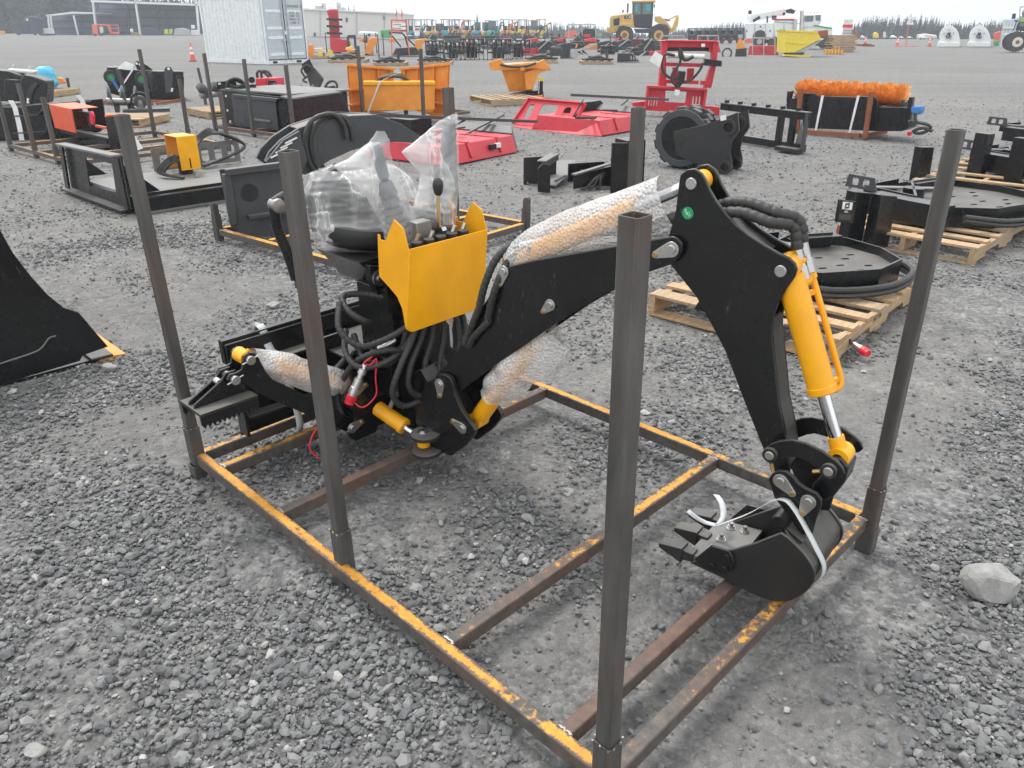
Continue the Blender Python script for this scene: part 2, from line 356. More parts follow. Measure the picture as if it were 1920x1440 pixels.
# ---------------------------------------------------------------- ground and gravel
def und(x, y):                       # gentle unevenness of the yard near the camera
    r = np.exp(-((x / 9) ** 2 + ((y - 4) / 10) ** 2))
    return r * (.007 * np.sin(1.7 * x + .6 * y) + .006 * np.sin(2.9 * y - 1.1 * x + 1) + .004 * np.sin(5.3 * x + 4.1 * y + 2)) - .004
def dip(x, y):                       # the yard falls away gently beyond 90 m at the centre and right
    s = np.clip((x / np.maximum(y, 1) + .30) / .18, 0, 1); return -.012 * np.maximum(0, y - 90) * s * s * (3 - 2 * s)
def make_ground():
    def axis(lo, hi, a, b, st, k):
        mid = list(np.arange(a, b + st / 2, st)); L = []; R_ = []; d = st; x = a
        while x > lo: d *= k; x -= d; L.append(max(x, lo))
        d = st; x = b
        while x < hi: d *= k; x += d; R_.append(min(x, hi))
        return np.array(L[::-1] + mid + R_)
    xs = axis(-1600, 1600, -6, 7, .12, 1.25); ys = axis(-80, 2600, .2, 13, .12, 1.25)
    X, Y = np.meshgrid(xs, ys); Z = und(X, Y) + dip(X, Y); nx, ny = len(xs), len(ys)
    v = np.stack([X.ravel(), Y.ravel(), Z.ravel()], 1); i = np.arange(nx * ny).reshape(ny, nx)
    f = np.stack([i[:-1, :-1].ravel(), i[:-1, 1:].ravel(), i[1:, 1:].ravel(), i[1:, :-1].ravel()], 1)
    me = bpy.data.meshes.new('ground'); me.from_pydata(v.tolist(), [], f.tolist()); me.polygons.foreach_set('use_smooth', [True] * len(me.polygons))
    o = bpy.data.objects.new('ground', me); scene.collection.objects.link(o); me.materials.append(MAT['ground']); o['kind'] = 'structure'
def ground_mat():
    n = N('ground'); ob = n.tc.outputs['Object']
    v1 = n.n('TexVoronoi', Scale=62.0, Randomness=1.0); n.l(ob, v1.inputs['Vector'])
    v2 = n.n('TexVoronoi', Scale=24.0, Randomness=1.0); n.l(ob, v2.inputs['Vector'])
    g1 = n.n('SeparateColor'); n.l(v1.outputs['Color'], g1.inputs[0]); g2 = n.n('SeparateColor'); n.l(v2.outputs['Color'], g2.inputs[0])
    fine = n.noise(260, 3, .7); patch = n.ramp(n.noise(.75, 5, .62), [(.40, (0, 0, 0)), (.60, (1, 1, 1))])
    lowf = n.noise(.16, 4, .6); str_ = n.noise(1.0, 4, .6, n.map((.05, 1.0, 1), (0, 0, R(6))))
    stone = n.ramp(n.math('ADD', n.math('MULTIPLY', g1.outputs[0], .6), n.math('MULTIPLY', g2.outputs[1], .4)), [(.1, (.105, .106, .108)), (.55, (.19, .19, .187)), (.95, (.31, .305, .295))])
    dirt = n.ramp(fine, [(.3, (.135, .132, .126)), (.7, (.235, .229, .217))])
    c = n.mix(n.math('MULTIPLY', patch, .75), stone, dirt)
    c = n.mix(n.ramp(lowf, [(.42, (0, 0, 0)), (.62, (.55, .55, .55))]), c, (.235, .226, .207))
    c = n.mix(1.0, c, n.ramp(str_, [(.3, (.90, .90, .91)), (.7, (1.10, 1.09, 1.08))]), 'MULTIPLY')
    mid = n.math('ADD', n.math('MULTIPLY', n.noise(5.5, 6, .75), .6), n.math('MULTIPLY', n.noise(19, 5, .8), .4))
    c = n.mix(1.0, c, n.ramp(mid, [(.36, (.66, .66, .67)), (.5, (.93, .93, .93)), (.64, (1.18, 1.17, 1.15))]), 'MULTIPLY')
    mval(n, 'Base Color', c); mval(n, 'Roughness', .9); n.b.inputs['Specular IOR Level'].default_value = .25
    h = n.math('ADD', n.math('MULTIPLY', n.math('SUBTRACT', 1.0, v1.outputs['Distance']), .6), n.math('MULTIPLY', n.math('SUBTRACT', 1.0, v2.outputs['Distance']), n.math('SUBTRACT', 1.3, patch)))
    n.bump(n.math('ADD', h, n.math('MULTIPLY', fine, .25)), .85, .016)
ground_mat(); make_ground()
def gravel_mat():
    n = N('gravel'); at = n.n('Attribute', attribute_name='tone'); f = n.noise(60, 4, .65)
    base = n.ramp(at.outputs['Fac'], [(.0, (.065, .068, .073)), (.3, (.130, .135, .141)), (.65, (.205, .209, .211)), (.9, (.30, .297, .287)), (1.0, (.50, .485, .455))])
    mval(n, 'Base Color', n.mix(n.math('MULTIPLY', f, .5), base, (.19, .183, .172))); mval(n, 'Roughness', .85); n.b.inputs['Specular IOR Level'].default_value = .3; n.bump(f, .4, .003)
gravel_mat()
def ico():
    p = (1 + 5 ** .5) / 2; v = np.array([(-1, p, 0), (1, p, 0), (-1, -p, 0), (1, -p, 0), (0, -1, p), (0, 1, p), (0, -1, -p), (0, 1, -p), (p, 0, -1), (p, 0, 1), (-p, 0, -1), (-p, 0, 1)], float)
    f = np.array([(0, 11, 5), (0, 5, 1), (0, 1, 7), (0, 7, 10), (0, 10, 11), (1, 5, 9), (5, 11, 4), (11, 10, 2), (10, 7, 6), (7, 1, 8), (3, 9, 4), (3, 4, 2), (3, 2, 6), (3, 6, 8), (3, 8, 9), (4, 9, 5), (2, 4, 11), (6, 2, 10), (8, 6, 7), (9, 8, 1)])
    return v / np.linalg.norm(v[0]), f
def stones(x, y, r, name, sink=.25):
    k = len(x); V0, F0 = ico()
    P = V0[None] * (1 + rng.uniform(-.26, .26, (k, 12, 1))) + rng.normal(0, .10, (k, 12, 3))
    sc = np.stack([rng.uniform(.8, 1.35, k), rng.uniform(.65, 1.05, k), rng.uniform(.45, .8, k)], 1); P = P * sc[:, None]
    a = rng.uniform(0, 6.28, k); tl = rng.normal(0, .3, k); ca, sa, ct, st = np.cos(a), np.sin(a), np.cos(tl), np.sin(tl)
    x1, z1 = P[:, :, 0] * ct[:, None] + P[:, :, 2] * st[:, None], -P[:, :, 0] * st[:, None] + P[:, :, 2] * ct[:, None]
    Q = np.stack([x1 * ca[:, None] - P[:, :, 1] * sa[:, None], x1 * sa[:, None] + P[:, :, 1] * ca[:, None], z1], 2) * r[:, None, None]
    Q[:, :, 0] += x[:, None]; Q[:, :, 1] += y[:, None]; Q[:, :, 2] += (und(x, y) + r * sc[:, 2] * (1 - 2 * sink) + rng.uniform(0, .006, k))[:, None]
    F = (F0[None] + (np.arange(k) * 12)[:, None, None]).reshape(-1, 3)
    me = bpy.data.meshes.new(name); me.vertices.add(k * 12); me.vertices.foreach_set('co', Q.reshape(-1)); me.loops.add(len(F) * 3); me.polygons.add(len(F))
    me.polygons.foreach_set('loop_start', np.arange(0, len(F) * 3, 3)); me.polygons.foreach_set('loop_total', np.full(len(F), 3)); me.loops.foreach_set('vertex_index', F.reshape(-1).astype(np.int32)); me.update(calc_edges=True)
    at = me.attributes.new('tone', 'FLOAT', 'POINT'); t = np.clip(rng.beta(1.7, 2.0, k) + (rng.random(k) < .018) * .35, 0, 1); at.data.foreach_set('value', np.repeat(t, 12).astype(np.float32))
    me.polygons.foreach_set('use_smooth', [False] * len(me.polygons)); me.materials.append(MAT['gravel']); o = bpy.data.objects.new(name, me); scene.collection.objects.link(o); return o
def fbm(x, y):
    return .5 + .22 * np.sin(1.9 * x + .8 * np.sin(1.3 * y)) * np.cos(1.6 * y - .7 * x) + .16 * np.sin(3.7 * x - 2.9 * y + 1.1) + .12 * np.sin(6.1 * y + 4.3 * x + np.sin(5 * x))
def track(x, y):                     # dusty wheel track along the right side of the rack
    a, c = G(1650, 1440), G(1600, 1000); d = (c - a).normalized(); return np.abs((x - a.x) * d.y - (y - a.y) * d.x + .02 * np.sin(y * 7))
def gravel():
    n = 230000; y = .75 + 6.3 * rng.random(n) ** .9; x = rng.uniform(-1, 1, n) * (.46 + .72 * y)
    keep = rng.random(n) < np.clip((fbm(x, y) - .38) * 3.0, .07, 1) * np.clip(2.6 / (y + .6), .28, 1) * (1 - .82 * np.exp(-(track(x, y) / .085) ** 4)); x, y = x[keep], y[keep]
    m = fbm(x, y); r = np.exp(rng.normal(math.log(.0050), .52, len(x))) * (.62 + .75 * np.clip(m, 0, 1)); r = np.clip(r, .0024, .019)
    n2 = 30000; y2 = 6.2 + 14 * rng.random(n2) ** 1.6; x2 = rng.uniform(-1, 1, n2) * (.4 + .72 * y2); r2 = np.exp(rng.normal(math.log(.0085), .4, n2))
    k2 = rng.random(n2) < np.clip((fbm(x2, y2) - .15) * 1.6, .1, 1); x2, y2, r2 = x2[k2], y2[k2], np.clip(r2[k2], .004, .022)
    o = stones(np.concatenate([x, x2]), np.concatenate([y, y2]), np.concatenate([r, r2]), 'gravel'); tag(o, 'loose grey crushed gravel covering the yard', 'gravel', kind='stuff')
gravel()
def rock(px, py, size, label, seed):
    g = np.random.default_rng(seed); bm = bmesh.new(); bmesh.ops.create_icosphere(bm, subdivisions=3, radius=1)
    pl = [(Vector(g.normal(0, 1, 3)).normalized(), g.uniform(.62, .85)) for _ in range(16)]
    for v in bm.verts:
        for nrm, d in pl:
            k = v.co.dot(nrm) - d
            if k > 0: v.co -= nrm * k
        v.co += Vector(g.normal(0, .012, 3)); v.co.x *= size[0]; v.co.y *= size[1]; v.co.z *= size[2]
    me = bpy.data.meshes.new('rock'); bm.to_mesh(me); bm.free(); me.materials.append(MAT['rock']); o = bpy.data.objects.new('rock', me); scene.collection.objects.link(o)
    o.location = G(px, py) + V(0, 0, size[2] * .45); tag(o, label, 'rock', 'loose rocks on the gravel')
n = N('rock'); f = n.noise(14, 6, .65); mval(n, 'Base Color', n.ramp(f, [(.3, (.21, .21, .20)), (.7, (.38, .375, .355))])); mval(n, 'Roughness', .9); n.bump(n.noise(40, 5, .7), .7, .01)
rock(1851, 1106, (.098, .075, .068), 'big pale grey rock lying right of the rack near the right edge', 3)
rock(206, 694, (.05, .03, .028), 'small flat rock beside the orange tipped cutting edge', 5)
rock(512, 576, (.05, .04, .03), 'small grey rock behind the mounting plate, left of the second upright', 6)
rock(70, 1412, (.03, .024, .02), 'small pale stone in the bottom left corner', 8)
rock(1065, 930, (.03, .028, .022), 'small stone inside the rack between two cross rails', 9)

# ---------------------------------------------------------------- steel shipping rack (local X across, Y along, Z up, rail tops at z = 0)
RACK = Matrix(((.7067, -.7073, -.0163, .2172), (.7073, .7069, -.0093, 1.1931), (.0181, -.0049, .9998, .1044), (0, 0, 0, 1)))
WR, LR, TR = 1.431, 2.118, .0387
rack = thing('shipping_rack', 'rusty square-tube steel shipping rack with six uprights holding the backhoe attachment', 'rack', M=RACK)
def rail(name, p0, p1, mat, w=TR):
    p0, p1 = Vector(p0), Vector(p1); L = (p1 - p0).length
    x = (p1 - p0).normalized()
    m = MB().bb((0, -w / 2, -w * 1.2), (L, w / 2, 0)); return m.build(name, mat, rack, bevel=.004, M=basis(p0, x, V(0, 0, 1).cross(x)))
h = TR / 2
rail('long_rail', (h, .03, 0), (h, LR - .03, 0), 'rail_worn'); rail('long_rail', (WR - h, .03, 0), (WR - h, LR - .03, 0), 'rail_worn')
for u, mt in ((0, 'rail_patchy'), (.1478, 'rail_rust'), (.5761, 'rail_patchy'), (1.4767, 'rail_patchy'), (1.9147, 'rail_worn'), (LR - TR, 'rail_worn')):
    rail('cross_rail', (TR + .002, u + h, -.002), (WR - TR - .002, u + h, -.002), mt)
    for x in (TR + .004, WR - TR - .004):
        m = MB()
        for i in range(7): m.sphere((x + random.uniform(-.003, .003), u + TR * (i + .5) / 7, -.003), random.uniform(.004, .0065), 6, 4, (1, 1.2, .6))
        m.build('weld_bead', 'worn_steel', rack)
for v, u, top, low in ((.014, 2.10, 1.28, -.10), (.04, 1.10, 1.258, -.108), (.01, .018, 1.27, -.112), (1.415, .0, 1.255, -.14), (1.41, 1.05, 1.25, -.125), (1.41, 2.09, 1.27, -.12)):
    lean = V(random.uniform(-.004, .004), random.uniform(-.004, .004), 0)
    up = MB().sqtube((v, u, .02), V(v, u, top) + lean, .0413, .003).build('upright', 'raw_steel', rack, bevel=.0012)
    MB().sqtube((v, u, -.046), (v, u, .118), .0498, .0035).build('sleeve', 'raw_steel', rack, bevel=.0012)
    MB().sqtube((v - .006 * (1 if v < .7 else -1), u, low), (v - .006 * (1 if v < .7 else -1), u, -.0475), .056, .004).build('foot', 'raw_steel', rack, bevel=.0012)
    m = MB()
    for i in range(10):
        a = i * .628; m.sphere((v + .026 * max(-1, min(1, 1.4 * math.cos(a))), u + .026 * max(-1, min(1, 1.4 * math.sin(a))), .117), random.uniform(.002, .0045), 6, 4)
    m.build('weld_bead', 'worn_steel', rack)

# ---------------------------------------------------------------- backhoe attachment (same local frame; the boom swings 7 degrees off the rack's long axis)
bh = thing('backhoe_attachment', 'black and yellow hydraulic backhoe attachment with boom, dipper and bucket, strapped in the rack', 'backhoe', M=RACK)
SD, TD = V(.118, -.993, 0), V(.993, .118, 0)
def b(s, t, z): return V(.70, 1.45, 0) + SD * s + TD * t + V(0, 0, z)
def plate(name, out, t0, t1, mat='black', bevel=.003, parent=None):
    return MB().prism([b(s, t0, z) for s, z in out], TD * (t1 - t0)).build(name, mat, parent or bh, bevel=bevel)
def arcs(pts): return pts
DIP = [(.987, 1.144), (.989, 1.165), (1.006, 1.179), (1.028, 1.184), (1.049, 1.174), (1.062, 1.158), (1.075, 1.135), (1.098, 1.106), (1.125, 1.08), (1.158, 1.053), (1.196, 1.031), (1.237, 1.013), (1.277, .998), (1.305, .99), (1.321, .979), (1.328, .963), (1.325, .943), (1.31, .913), (1.294, .872), (1.285, .833), (1.283, .81), (1.286, .783), (1.291, .757), (1.298, .733), (1.333, .584), (1.361, .506), (1.388, .40), (1.39, .375), (1.375, .355), (1.352, .365), (1.323, .41), (1.242, .557), (1.166, .70), (1.133, .748), (1.065, .84), (.98, .917), (.968, .95), (.968, .997), (.977, 1.035), (.983, 1.069)]
dp = plate('dipper_plate', DIP, 0, .012); plate('dipper_plate', DIP, .076, .088)
def strip(name, pts, t0, t1, th, mat='black', parent=None):
    m = MB()
    for (s0, z0), (s1, z1) in zip(pts, pts[1:]): m.bar(b(s0, (t0 + t1) / 2, z0), b(s1, (t0 + t1) / 2, z1), t1 - t0, th, up=TD.cross(b(s1, 0, z1) - b(s0, 0, z0)))
    return m.build(name, mat, parent or bh)
strip('dipper_web', [(1.279, .82), (1.282, .783), (1.294, .733), (1.329, .584), (1.357, .506), (1.38, .41)], .0121, .0759, .008, 'black_dusty')
strip('dipper_web', [(.99, .92), (1.07, .845), (1.138, .752), (1.172, .70), (1.248, .557), (1.328, .41)], .0121, .0759, .008)
strip('dipper_web', [(1.10, 1.085), (1.16, 1.035), (1.24, .99)], .0121, .0759, .006, 'black')
BOOM = [(.989, 1.003), (1.002, 1.001), (1.011, .995), (1.02, .987), (1.022, .970), (1.016, .950), (1.004, .934), (.988, .923), (.912, .885), (.795, .808), (.649, .701), (.495, .572), (.317, .427), (.17, .293), (.15, .272), (.123, .259), (.095, .256), (.068, .265), (.05, .28), (.046, .305), (.058, .335), (.09, .367), (.147, .429), (.209, .513), (.263, .59), (.297, .652), (.352, .733), (.394, .799), (.42, .82), (.514, .855), (.93, .985)]
plate('boom_plate', BOOM, -.020, -.010); plate('boom_plate', BOOM, .098, .108)
BI = [(.91, .965), (.89, .89), (.79, .815), (.645, .708), (.49, .58), (.312, .435), (.165, .305), (.11, .28), (.10, .36), (.155, .42), (.217, .505), (.27, .582), (.305, .645), (.36, .725), (.402, .79), (.516, .846)]
plate('boom_box', BI, -.0095, .0975, 'black', .002)
def keeper(s, z, t, ang, L=.042, r=.021, side=-1, n='zinc', parent=None):
    a = R(ang); d = (math.cos(a), math.sin(a)); q = [(s + x, z + y) for x, y in circ(0, 0, r, ang + 75, ang + 285, 12)] + [(s + d[0] * L + x, z + d[1] * L + y) for x, y in circ(0, 0, r * .48, ang - 75, ang + 75, 6)]
    k = plate('keeper_plate', q, t, t + side * .005, n, .001, parent)
    MB().cyl(b(s, t, z), b(s, t + side * .011, z), r * .58, n=18).build('pin_head', 'zinc', k, bevel=.001)
    MB().cyl(b(s + d[0] * L, t, z + d[1] * L), b(s + d[0] * L, t + side * .012, z + d[1] * L), r * .34, n=6).build('keeper_bolt', 'brass', k)
def pin(s, z, t0, t1, r, mat='zinc', boss=0):
    k = MB().cyl(b(s, t0, z), b(s, t1, z), r, n=20).build('pivot_pin', mat, bh, bevel=.0015)
    if boss: MB().ring(b(s, t0 + .003, z), b(s, t0 + .012, z), r * boss, r * 1.02, 20).build('pin_boss', 'black', k)
keeper(.992, .968, -.021, 205, .052, .022); keeper(.586, .724, -.021, 225, .036, .019); keeper(.10, .318, -.045, 268, .046, .023); keeper(.203, .166, -.045, 160, .048, .022); keeper(.40, .80, -.021, 250, .05, .02)
pin(1.024, 1.145, -.006, .094, .0155); pin(1.289, .954, -.006, .094, .0155); pin(.992, .968, -.018, .105, .018)
# kingpost / swing bracket
KP = [(.075, .335), (.088, .352), (.11, .362), (.13, .363), (.148, .36), (.159, .35), (.166, .33), (.169, .316), (.178, .281), (.202, .238), (.233, .209), (.255, .188), (.262, .168), (.253, .148), (.214, .095), (.134, .02), (.05, .02), (-.03, .03), (-.05, .12), (.02, .30)]
plate('swing_bracket', KP, -.044, -.024); plate('swing_bracket', KP, .112, .132)
plate('swing_body', [(.05, .26), (.12, .19), (.14, .05), (.04, .02), (-.06, .03), (-.08, .30), (-.02, .34)], -.0235, .1115, 'black', .004)
for z in (.012, .085):
    m = MB(); c = b(.03, -.07, z); m.cyl(c, c + V(0, 0, .016), .058, n=24); m.bar(c + V(0, 0, .008), b(.05, .05, z + .008), .10, .0155); m.build('clevis_plate', 'black_dusty', bh, bevel=.002)
c = b(.02, -.075, .10); m = MB().prism([c + V(x, y, 0) for x, y in [(a + 0, q) for a, q in circ(0, 0, .021, 60, 300, 10)] + [(x + .04, y - .005) for x, y in circ(0, 0, .011, -60, 60, 5)]], (0, 0, .006)); kp = m.build('keeper_plate', 'zinc', bh, bevel=.001)
MB().cyl(c + V(0, 0, .004), c + V(0, 0, .013), .012).build('pin_head', 'zinc', kp); MB().cyl(c + V(.043, -.005, .004), c + V(.043, -.005, .015), .007, n=6).build('keeper_bolt', 'brass', kp)
def ram(p0, p1, r, rod, split, name='cylinder', eye0=True, eye1=True, axis=None, barrel='yellow'):
    p0, p1 = Vector(p0), Vector(p1); d = (p1 - p0).normalized(); q = p0.lerp(p1, split); ax = Vector(axis) if axis else TD
    k = MB().lathe(p0 + d * r * .6, d, [(0, r * .75), (.006, r), ((q - p0).length - r * .6 - .022, r), ((q - p0).length - r * .6 - .020, r * 1.09), ((q - p0).length - r * .6 - .003, r * 1.09), ((q - p0).length - r * .6, r * 1.0)], 28).build(name + '_barrel', barrel, bh)
    MB().cyl(q, p1 - d * r * .5, rod, n=18).build(name + '_rod', 'chrome', bh)
    if eye0: MB().ring(p0 - ax * r * .85, p0 + ax * r * .85, r * .95, r * .45).build('cylinder_eye', barrel, k)
    if eye1: MB().ring(p1 - ax * r * .8, p1 + ax * r * .8, r * .82, r * .4).build('rod_eye', barrel, k); MB().cyl(p1 - d * r * 1.5, p1 - d * r * .6, rod * 1.25, n=16).build('rod_eye_neck', barrel, k)
    return k
TC = .044
dc = ram(b(.394, TC, .82), b(1.024, TC, 1.145), .033, .0175, .70, 'dipper_cylinder')
kc = ram(b(1.289, TC, .954), b(1.502, TC, .468), .036, .0175, .66, 'bucket_cylinder')
bc = ram(b(.203, TC, .166), b(.586, TC, .724), .034, .0175, .68, 'boom_cylinder')
sw = ram((.587, 1.68, .145), (.640, 1.435, .058), .031, .016, .64, 'swing_cylinder', eye0=False, axis=(0, 0, 1))
def fitting(p, d, L=.05, r=.013):
    d = Vector(d).normalized(); p = Vector(p); k = MB().cyl(p, p + d * L * .42, r * 1.05, n=6).build('hose_fitting', 'zinc', bh); MB().cyl(p + d * L * .42, p + d * L * .55, r * .75, n=10).build('fitting_neck', 'zinc', k); MB().cyl(p + d * L * .55, p + d * L, r * .9, r, n=6).build('fitting_nut', 'zinc', k)
def hose(pts, r=.0135, rib=.14, n=10, parent=None): return MB().tube(pts, r, n, rib=rib, step=.0052).build('hose', 'hose', parent or bh)
# oil line on the bucket cylinder
A, Bq = b(1.289, TC, .954), b(1.502, TC, .468); dd = (Bq - A).normalized(); off = V(.70, -.45, .25).normalized() * .052
off = (off - dd * off.dot(dd)).normalized() * .058
MB().tube([A + dd * .045 + off * 1.0, A + dd * .12 + off, A + dd * .28 + off, A + dd * .335 + off * .98, A + dd * .352 + off * .8, A + dd * .356 + off * .55], .0082, 10, step=.006).build('oil_line', 'yellow', bh)
for k_ in (.085, .33): MB().bar(A + dd * k_ + off * .5, A + dd * k_ + off, .012, .012).build('oil_line_stay', 'yellow', kc)
MB().cyl(A + dd * .036 + off, A + dd * .05 + off, .0125, n=8).build('oil_line_nut', 'yellow', bh)
MB().cyl(A + dd * .055 + off * .35, A + dd * .05 + off * .85, .013, n=8).build('oil_port', 'yellow', kc)
MB().cyl(A + dd * .01 + V(.02, -.02, .02), A + dd * .01 + V(.03, -.03, .03), .006, n=8).build('grease_nipple', 'yellow', kc)
# hoses over the dipper
e1, e2 = A + dd * .034 + off, A + dd * .046 + off * .72 + V(-.004, 0, 0)
for e, t, top in ((e1, .058, 1.088), (e2, .030, 1.068)):
    d0 = -dd * .8 + V(-.02, 0, .02); fitting(e, d0, .085, .0125); f0 = e + d0.normalized() * .08
    hose([f0, f0 + d0.normalized() * .05 + V(0, 0, .01), b(1.235, t, 1.065 + (top - 1.068)), b(1.16, t, top + .012), b(1.09, t, top), b(1.02, t, 1.04), b(.95, t, .985 + .05), b(.88, t, .985)], .0155)
hose([b(.90, .04, 1.0), b(.70, .05, .955), b(.55, .06, .90), b(.47, .02, .87)], .014)
# bucket linkage and bucket
LINK = [(1.326, .453), (1.330, .47), (1.338, .484), (1.363, .503), (1.392, .516), (1.429, .518), (1.475, .509), (1.513, .493), (1.532, .479), (1.539, .462), (1.53, .448), (1.514, .441), (1.497, .440), (1.479, .452), (1.436, .468), (1.406, .467), (1.385, .456), (1.365, .44), (1.349, .432), (1.334, .437)]
plate('link_plate', LINK, -.041, -.031); plate('link_plate', LINK, .119, .129)
plate('bucket_link', [(1.536, .458), (1.533, .409), (1.512, .356), (1.492, .335), (1.455, .335), (1.45, .365), (1.47, .40), (1.48, .43), (1.485, .462), (1.51, .48)], .006, .082, 'black', .005)
for s, z in ((1.344, .455), (1.501, .462)):
    pin(s, z, -.056, .142, .0125); MB().ring(b(s, -.052, z), b(s, -.031, z), .021, .0127).build('pin_boss', 'black_dusty', bh, bevel=.001); MB().ring(b(s, .129, z), b(s, .14, z), .021, .0127).build('pin_boss', 'black_dusty', bh)
MB().cyl(b(1.35, -.046, .43), b(1.358, -.046, .405), .0055, n=8).build('grease_nipple', 'brass', bh); MB().cyl(b(1.48, -.046, .453), b(1.462, -.046, .445), .0055, n=8).build('grease_nipple', 'brass', bh)
EAR = [(1.345, .37), (1.353, .392), (1.368, .408), (1.388, .413), (1.409, .405), (1.427, .389), (1.451, .38), (1.478, .377), (1.493, .362), (1.495, .34), (1.489, .30), (1.485, .24), (1.455, .232), (1.42, .27), (1.369, .32)]
plate('bucket_ear', EAR, -.036, -.024); plate('bucket_ear', EAR, .112, .124)
keeper(1.38, .38, -.0365, -35, .045, .021); keeper(1.462, .345, -.0365, 255, .042, .021)
SIDE = [(1.28, .124), (1.35, .182), (1.414, .245)] + [(v.x, v.z) for v in path([V(s, 0, z) for s, z in [(1.435, .239), (1.482, .209), (1.513, .176), (1.523, .150), (1.520, .118), (1.503, .078), (1.470, .034), (1.43, .010), (1.38, .002), (1.34, .004), (1.29, .013)]], .008)] + [(1.205, .017), (1.158, .019)]
plate('bucket_side', SIDE, -.080, -.070, 'black_dusty'); plate('bucket_side', SIDE, .162, .172, 'black_dusty')
SH = [(1.155, .024), (1.205, .022), (1.29, .018), (1.363, .008), (1.40, .008), (1.43, .017), (1.468, .039), (1.498, .083), (1.513, .123), (1.513, .153), (1.505, .172), (1.475, .202), (1.435, .232), (1.41, .262)]
SP = path([V(s, 0, z) for s, z in SH], .006); m = MB().add([q for v in SP for q in (b(v.x, -.069, v.z), b(v.x, .161, v.z))], [(2 * i, 2 * i + 1, 2 * i + 3, 2 * i + 2) for i in range(len(SP) - 1)])
o = m.build('bucket_shell', 'black_dusty', bh, angle=60); q = o.modifiers.new('thickness', 'SOLIDIFY'); q.thickness = .008; q.offset = 0
m = MB().tube([b(1.402, -.069, .262), b(1.402, .161, .262)], .024, 16, smooth=False); m.build('bucket_tube', 'black', bh)
m = MB().bar(b(1.40, .046, .262), b(1.47, .046, .225), .22, .010, up=(0, 0, 1)); m.build('bucket_top', 'black_dusty', bh)
strip('lip_plate', [(1.145, .034), (1.29, .052)], -.0685, .1605, .014, 'grey_plate')
for t in (-.02, .05, .125):
    for s in (1.20, 1.245):
        if t == .05 and s == 1.245: continue
        z = .034 + (s - 1.145) * .124 + .007; q = b(s, t, z); k = MB().cyl(q, q + V(0, 0, .012), .0115, n=6).build('lip_bolt', 'zinc', bh); MB().cyl(q + V(0, 0, .012), q + V(0, 0, .022), .007, n=10).build('bolt_end', 'worn_steel', k); MB().ring(q, q + V(0, 0, .003), .015, .006, 14).build('washer', 'zinc', k)
for t in (-.058, .045, .148):
    m = MB(); s0, s1, s2 = 1.165, 1.118, 1.05
    m.hexa([b(s0, t - .018, .022), b(s0, t + .018, .022), b(s1, t + .018, .014), b(s1, t - .018, .014), b(s0, t - .018, .052), b(s0, t + .018, .052), b(s1, t + .017, .052), b(s1, t - .017, .052)])
    k = m.build('tooth_adapter', 'black_dusty', bh, bevel=.002)
    m = MB().hexa([b(s1 + .012, t - .023, .006), b(s1 + .012, t + .023, .006), b(s2, t + .022, .030), b(s2, t - .022, .030), b(s1 + .012, t - .023, .060), b(s1 + .012, t + .023, .060), b(s2, t + .022, .046), b(s2, t - .022, .046)])
    m.build('tooth', 'black_dusty', k, bevel=.002); MB().bb((0, 0, 0), (.001, .001, .001))
CUT = [(1.177, .049), (1.225, .123), (1.281, .129), (1.30, .102), (1.299, .066), (1.265, .038), (1.206, .031)]
plate('side_cutter', CUT, -.092, -.081, 'black'); plate('side_cutter', CUT, .173, .184, 'black')
for s, z in ((1.235, .052), (1.275, .06), (1.278, .105)): MB().cyl(b(s, -.092, z), b(s, -.100, z), .011, n=6).build('cutter_bolt', 'black', bh)
# mounting frame, centre column, stabiliser
def RB(name, a, c, mat='black', bevel=.003): return MB().bb(a, c).build(name, mat, bh, bevel=bevel)
RB('mount_plate', (.19, 2.055, .02), (1.27, 2.066, .42)); RB('mount_top_lip', (.185, 2.0665, .335), (1.275, 2.10, .435))
RB('mount_shelf', (.20, 1.99, .318), (1.26, 2.0545, .33), 'black_dusty'); m = MB().hexa([(.21, 2.0, .105), (.80, 2.0, .075), (.80, 2.054, .075), (.21, 2.054, .105), (.21, 2.0, .118), (.80, 2.0, .088), (.80, 2.054, .088), (.21, 2.054, .118)]); m.build('mount_ledge', 'black_dusty', bh, bevel=.002)
RB('mount_end', (.186, 1.985, .04), (.198, 2.054, .33)); RB('mount_end', (1.262, 1.985, .04), (1.274, 2.054, .33)); RB('mount_rib', (.62, 1.90, .03), (.634, 2.054, .317)); RB('mount_rib', (.90, 1.90, .03), (.914, 2.054, .317))
RB('top_deck', (.54, 1.70, .331), (1.02, 2.03, .343), 'black_dusty'); RB('lower_beam', (.50, 1.695, .035), (1.06, 1.88, .165))
RB('centre_column', (.655, 1.63, .166), (.875, 1.86, .33)); RB('centre_column', (.66, 1.60, .344), (.87, 1.82, .62)); RB('centre_post', (.69, 1.545, .03), (.85, 1.629, .50))
for x0 in (.485, .99):
    SPL = [(x0 + q, z) for q, z in [(.0, .02), (.10, .02), (.125, .06), (.125, .36), (.105, .40), (.04, .40), (.018, .37), (.018, .27), (-.02, .24), (-.03, .20), (-.005, .165), (.02, .13), (.0, .085), (-.03, .06)]]
    if x0 > .9: SPL = [(2 * .755 - x, z) for x, z in [(q - .505, zz) for q, zz in []]] or [(1.51 - (x - .505), z) for x, z in SPL]
    for y in (1.68, 1.885): MB().prism([(x, y, z) for x, z in SPL], (0, .012, 0)).build('stabiliser_bracket', 'black', bh, bevel=.002)
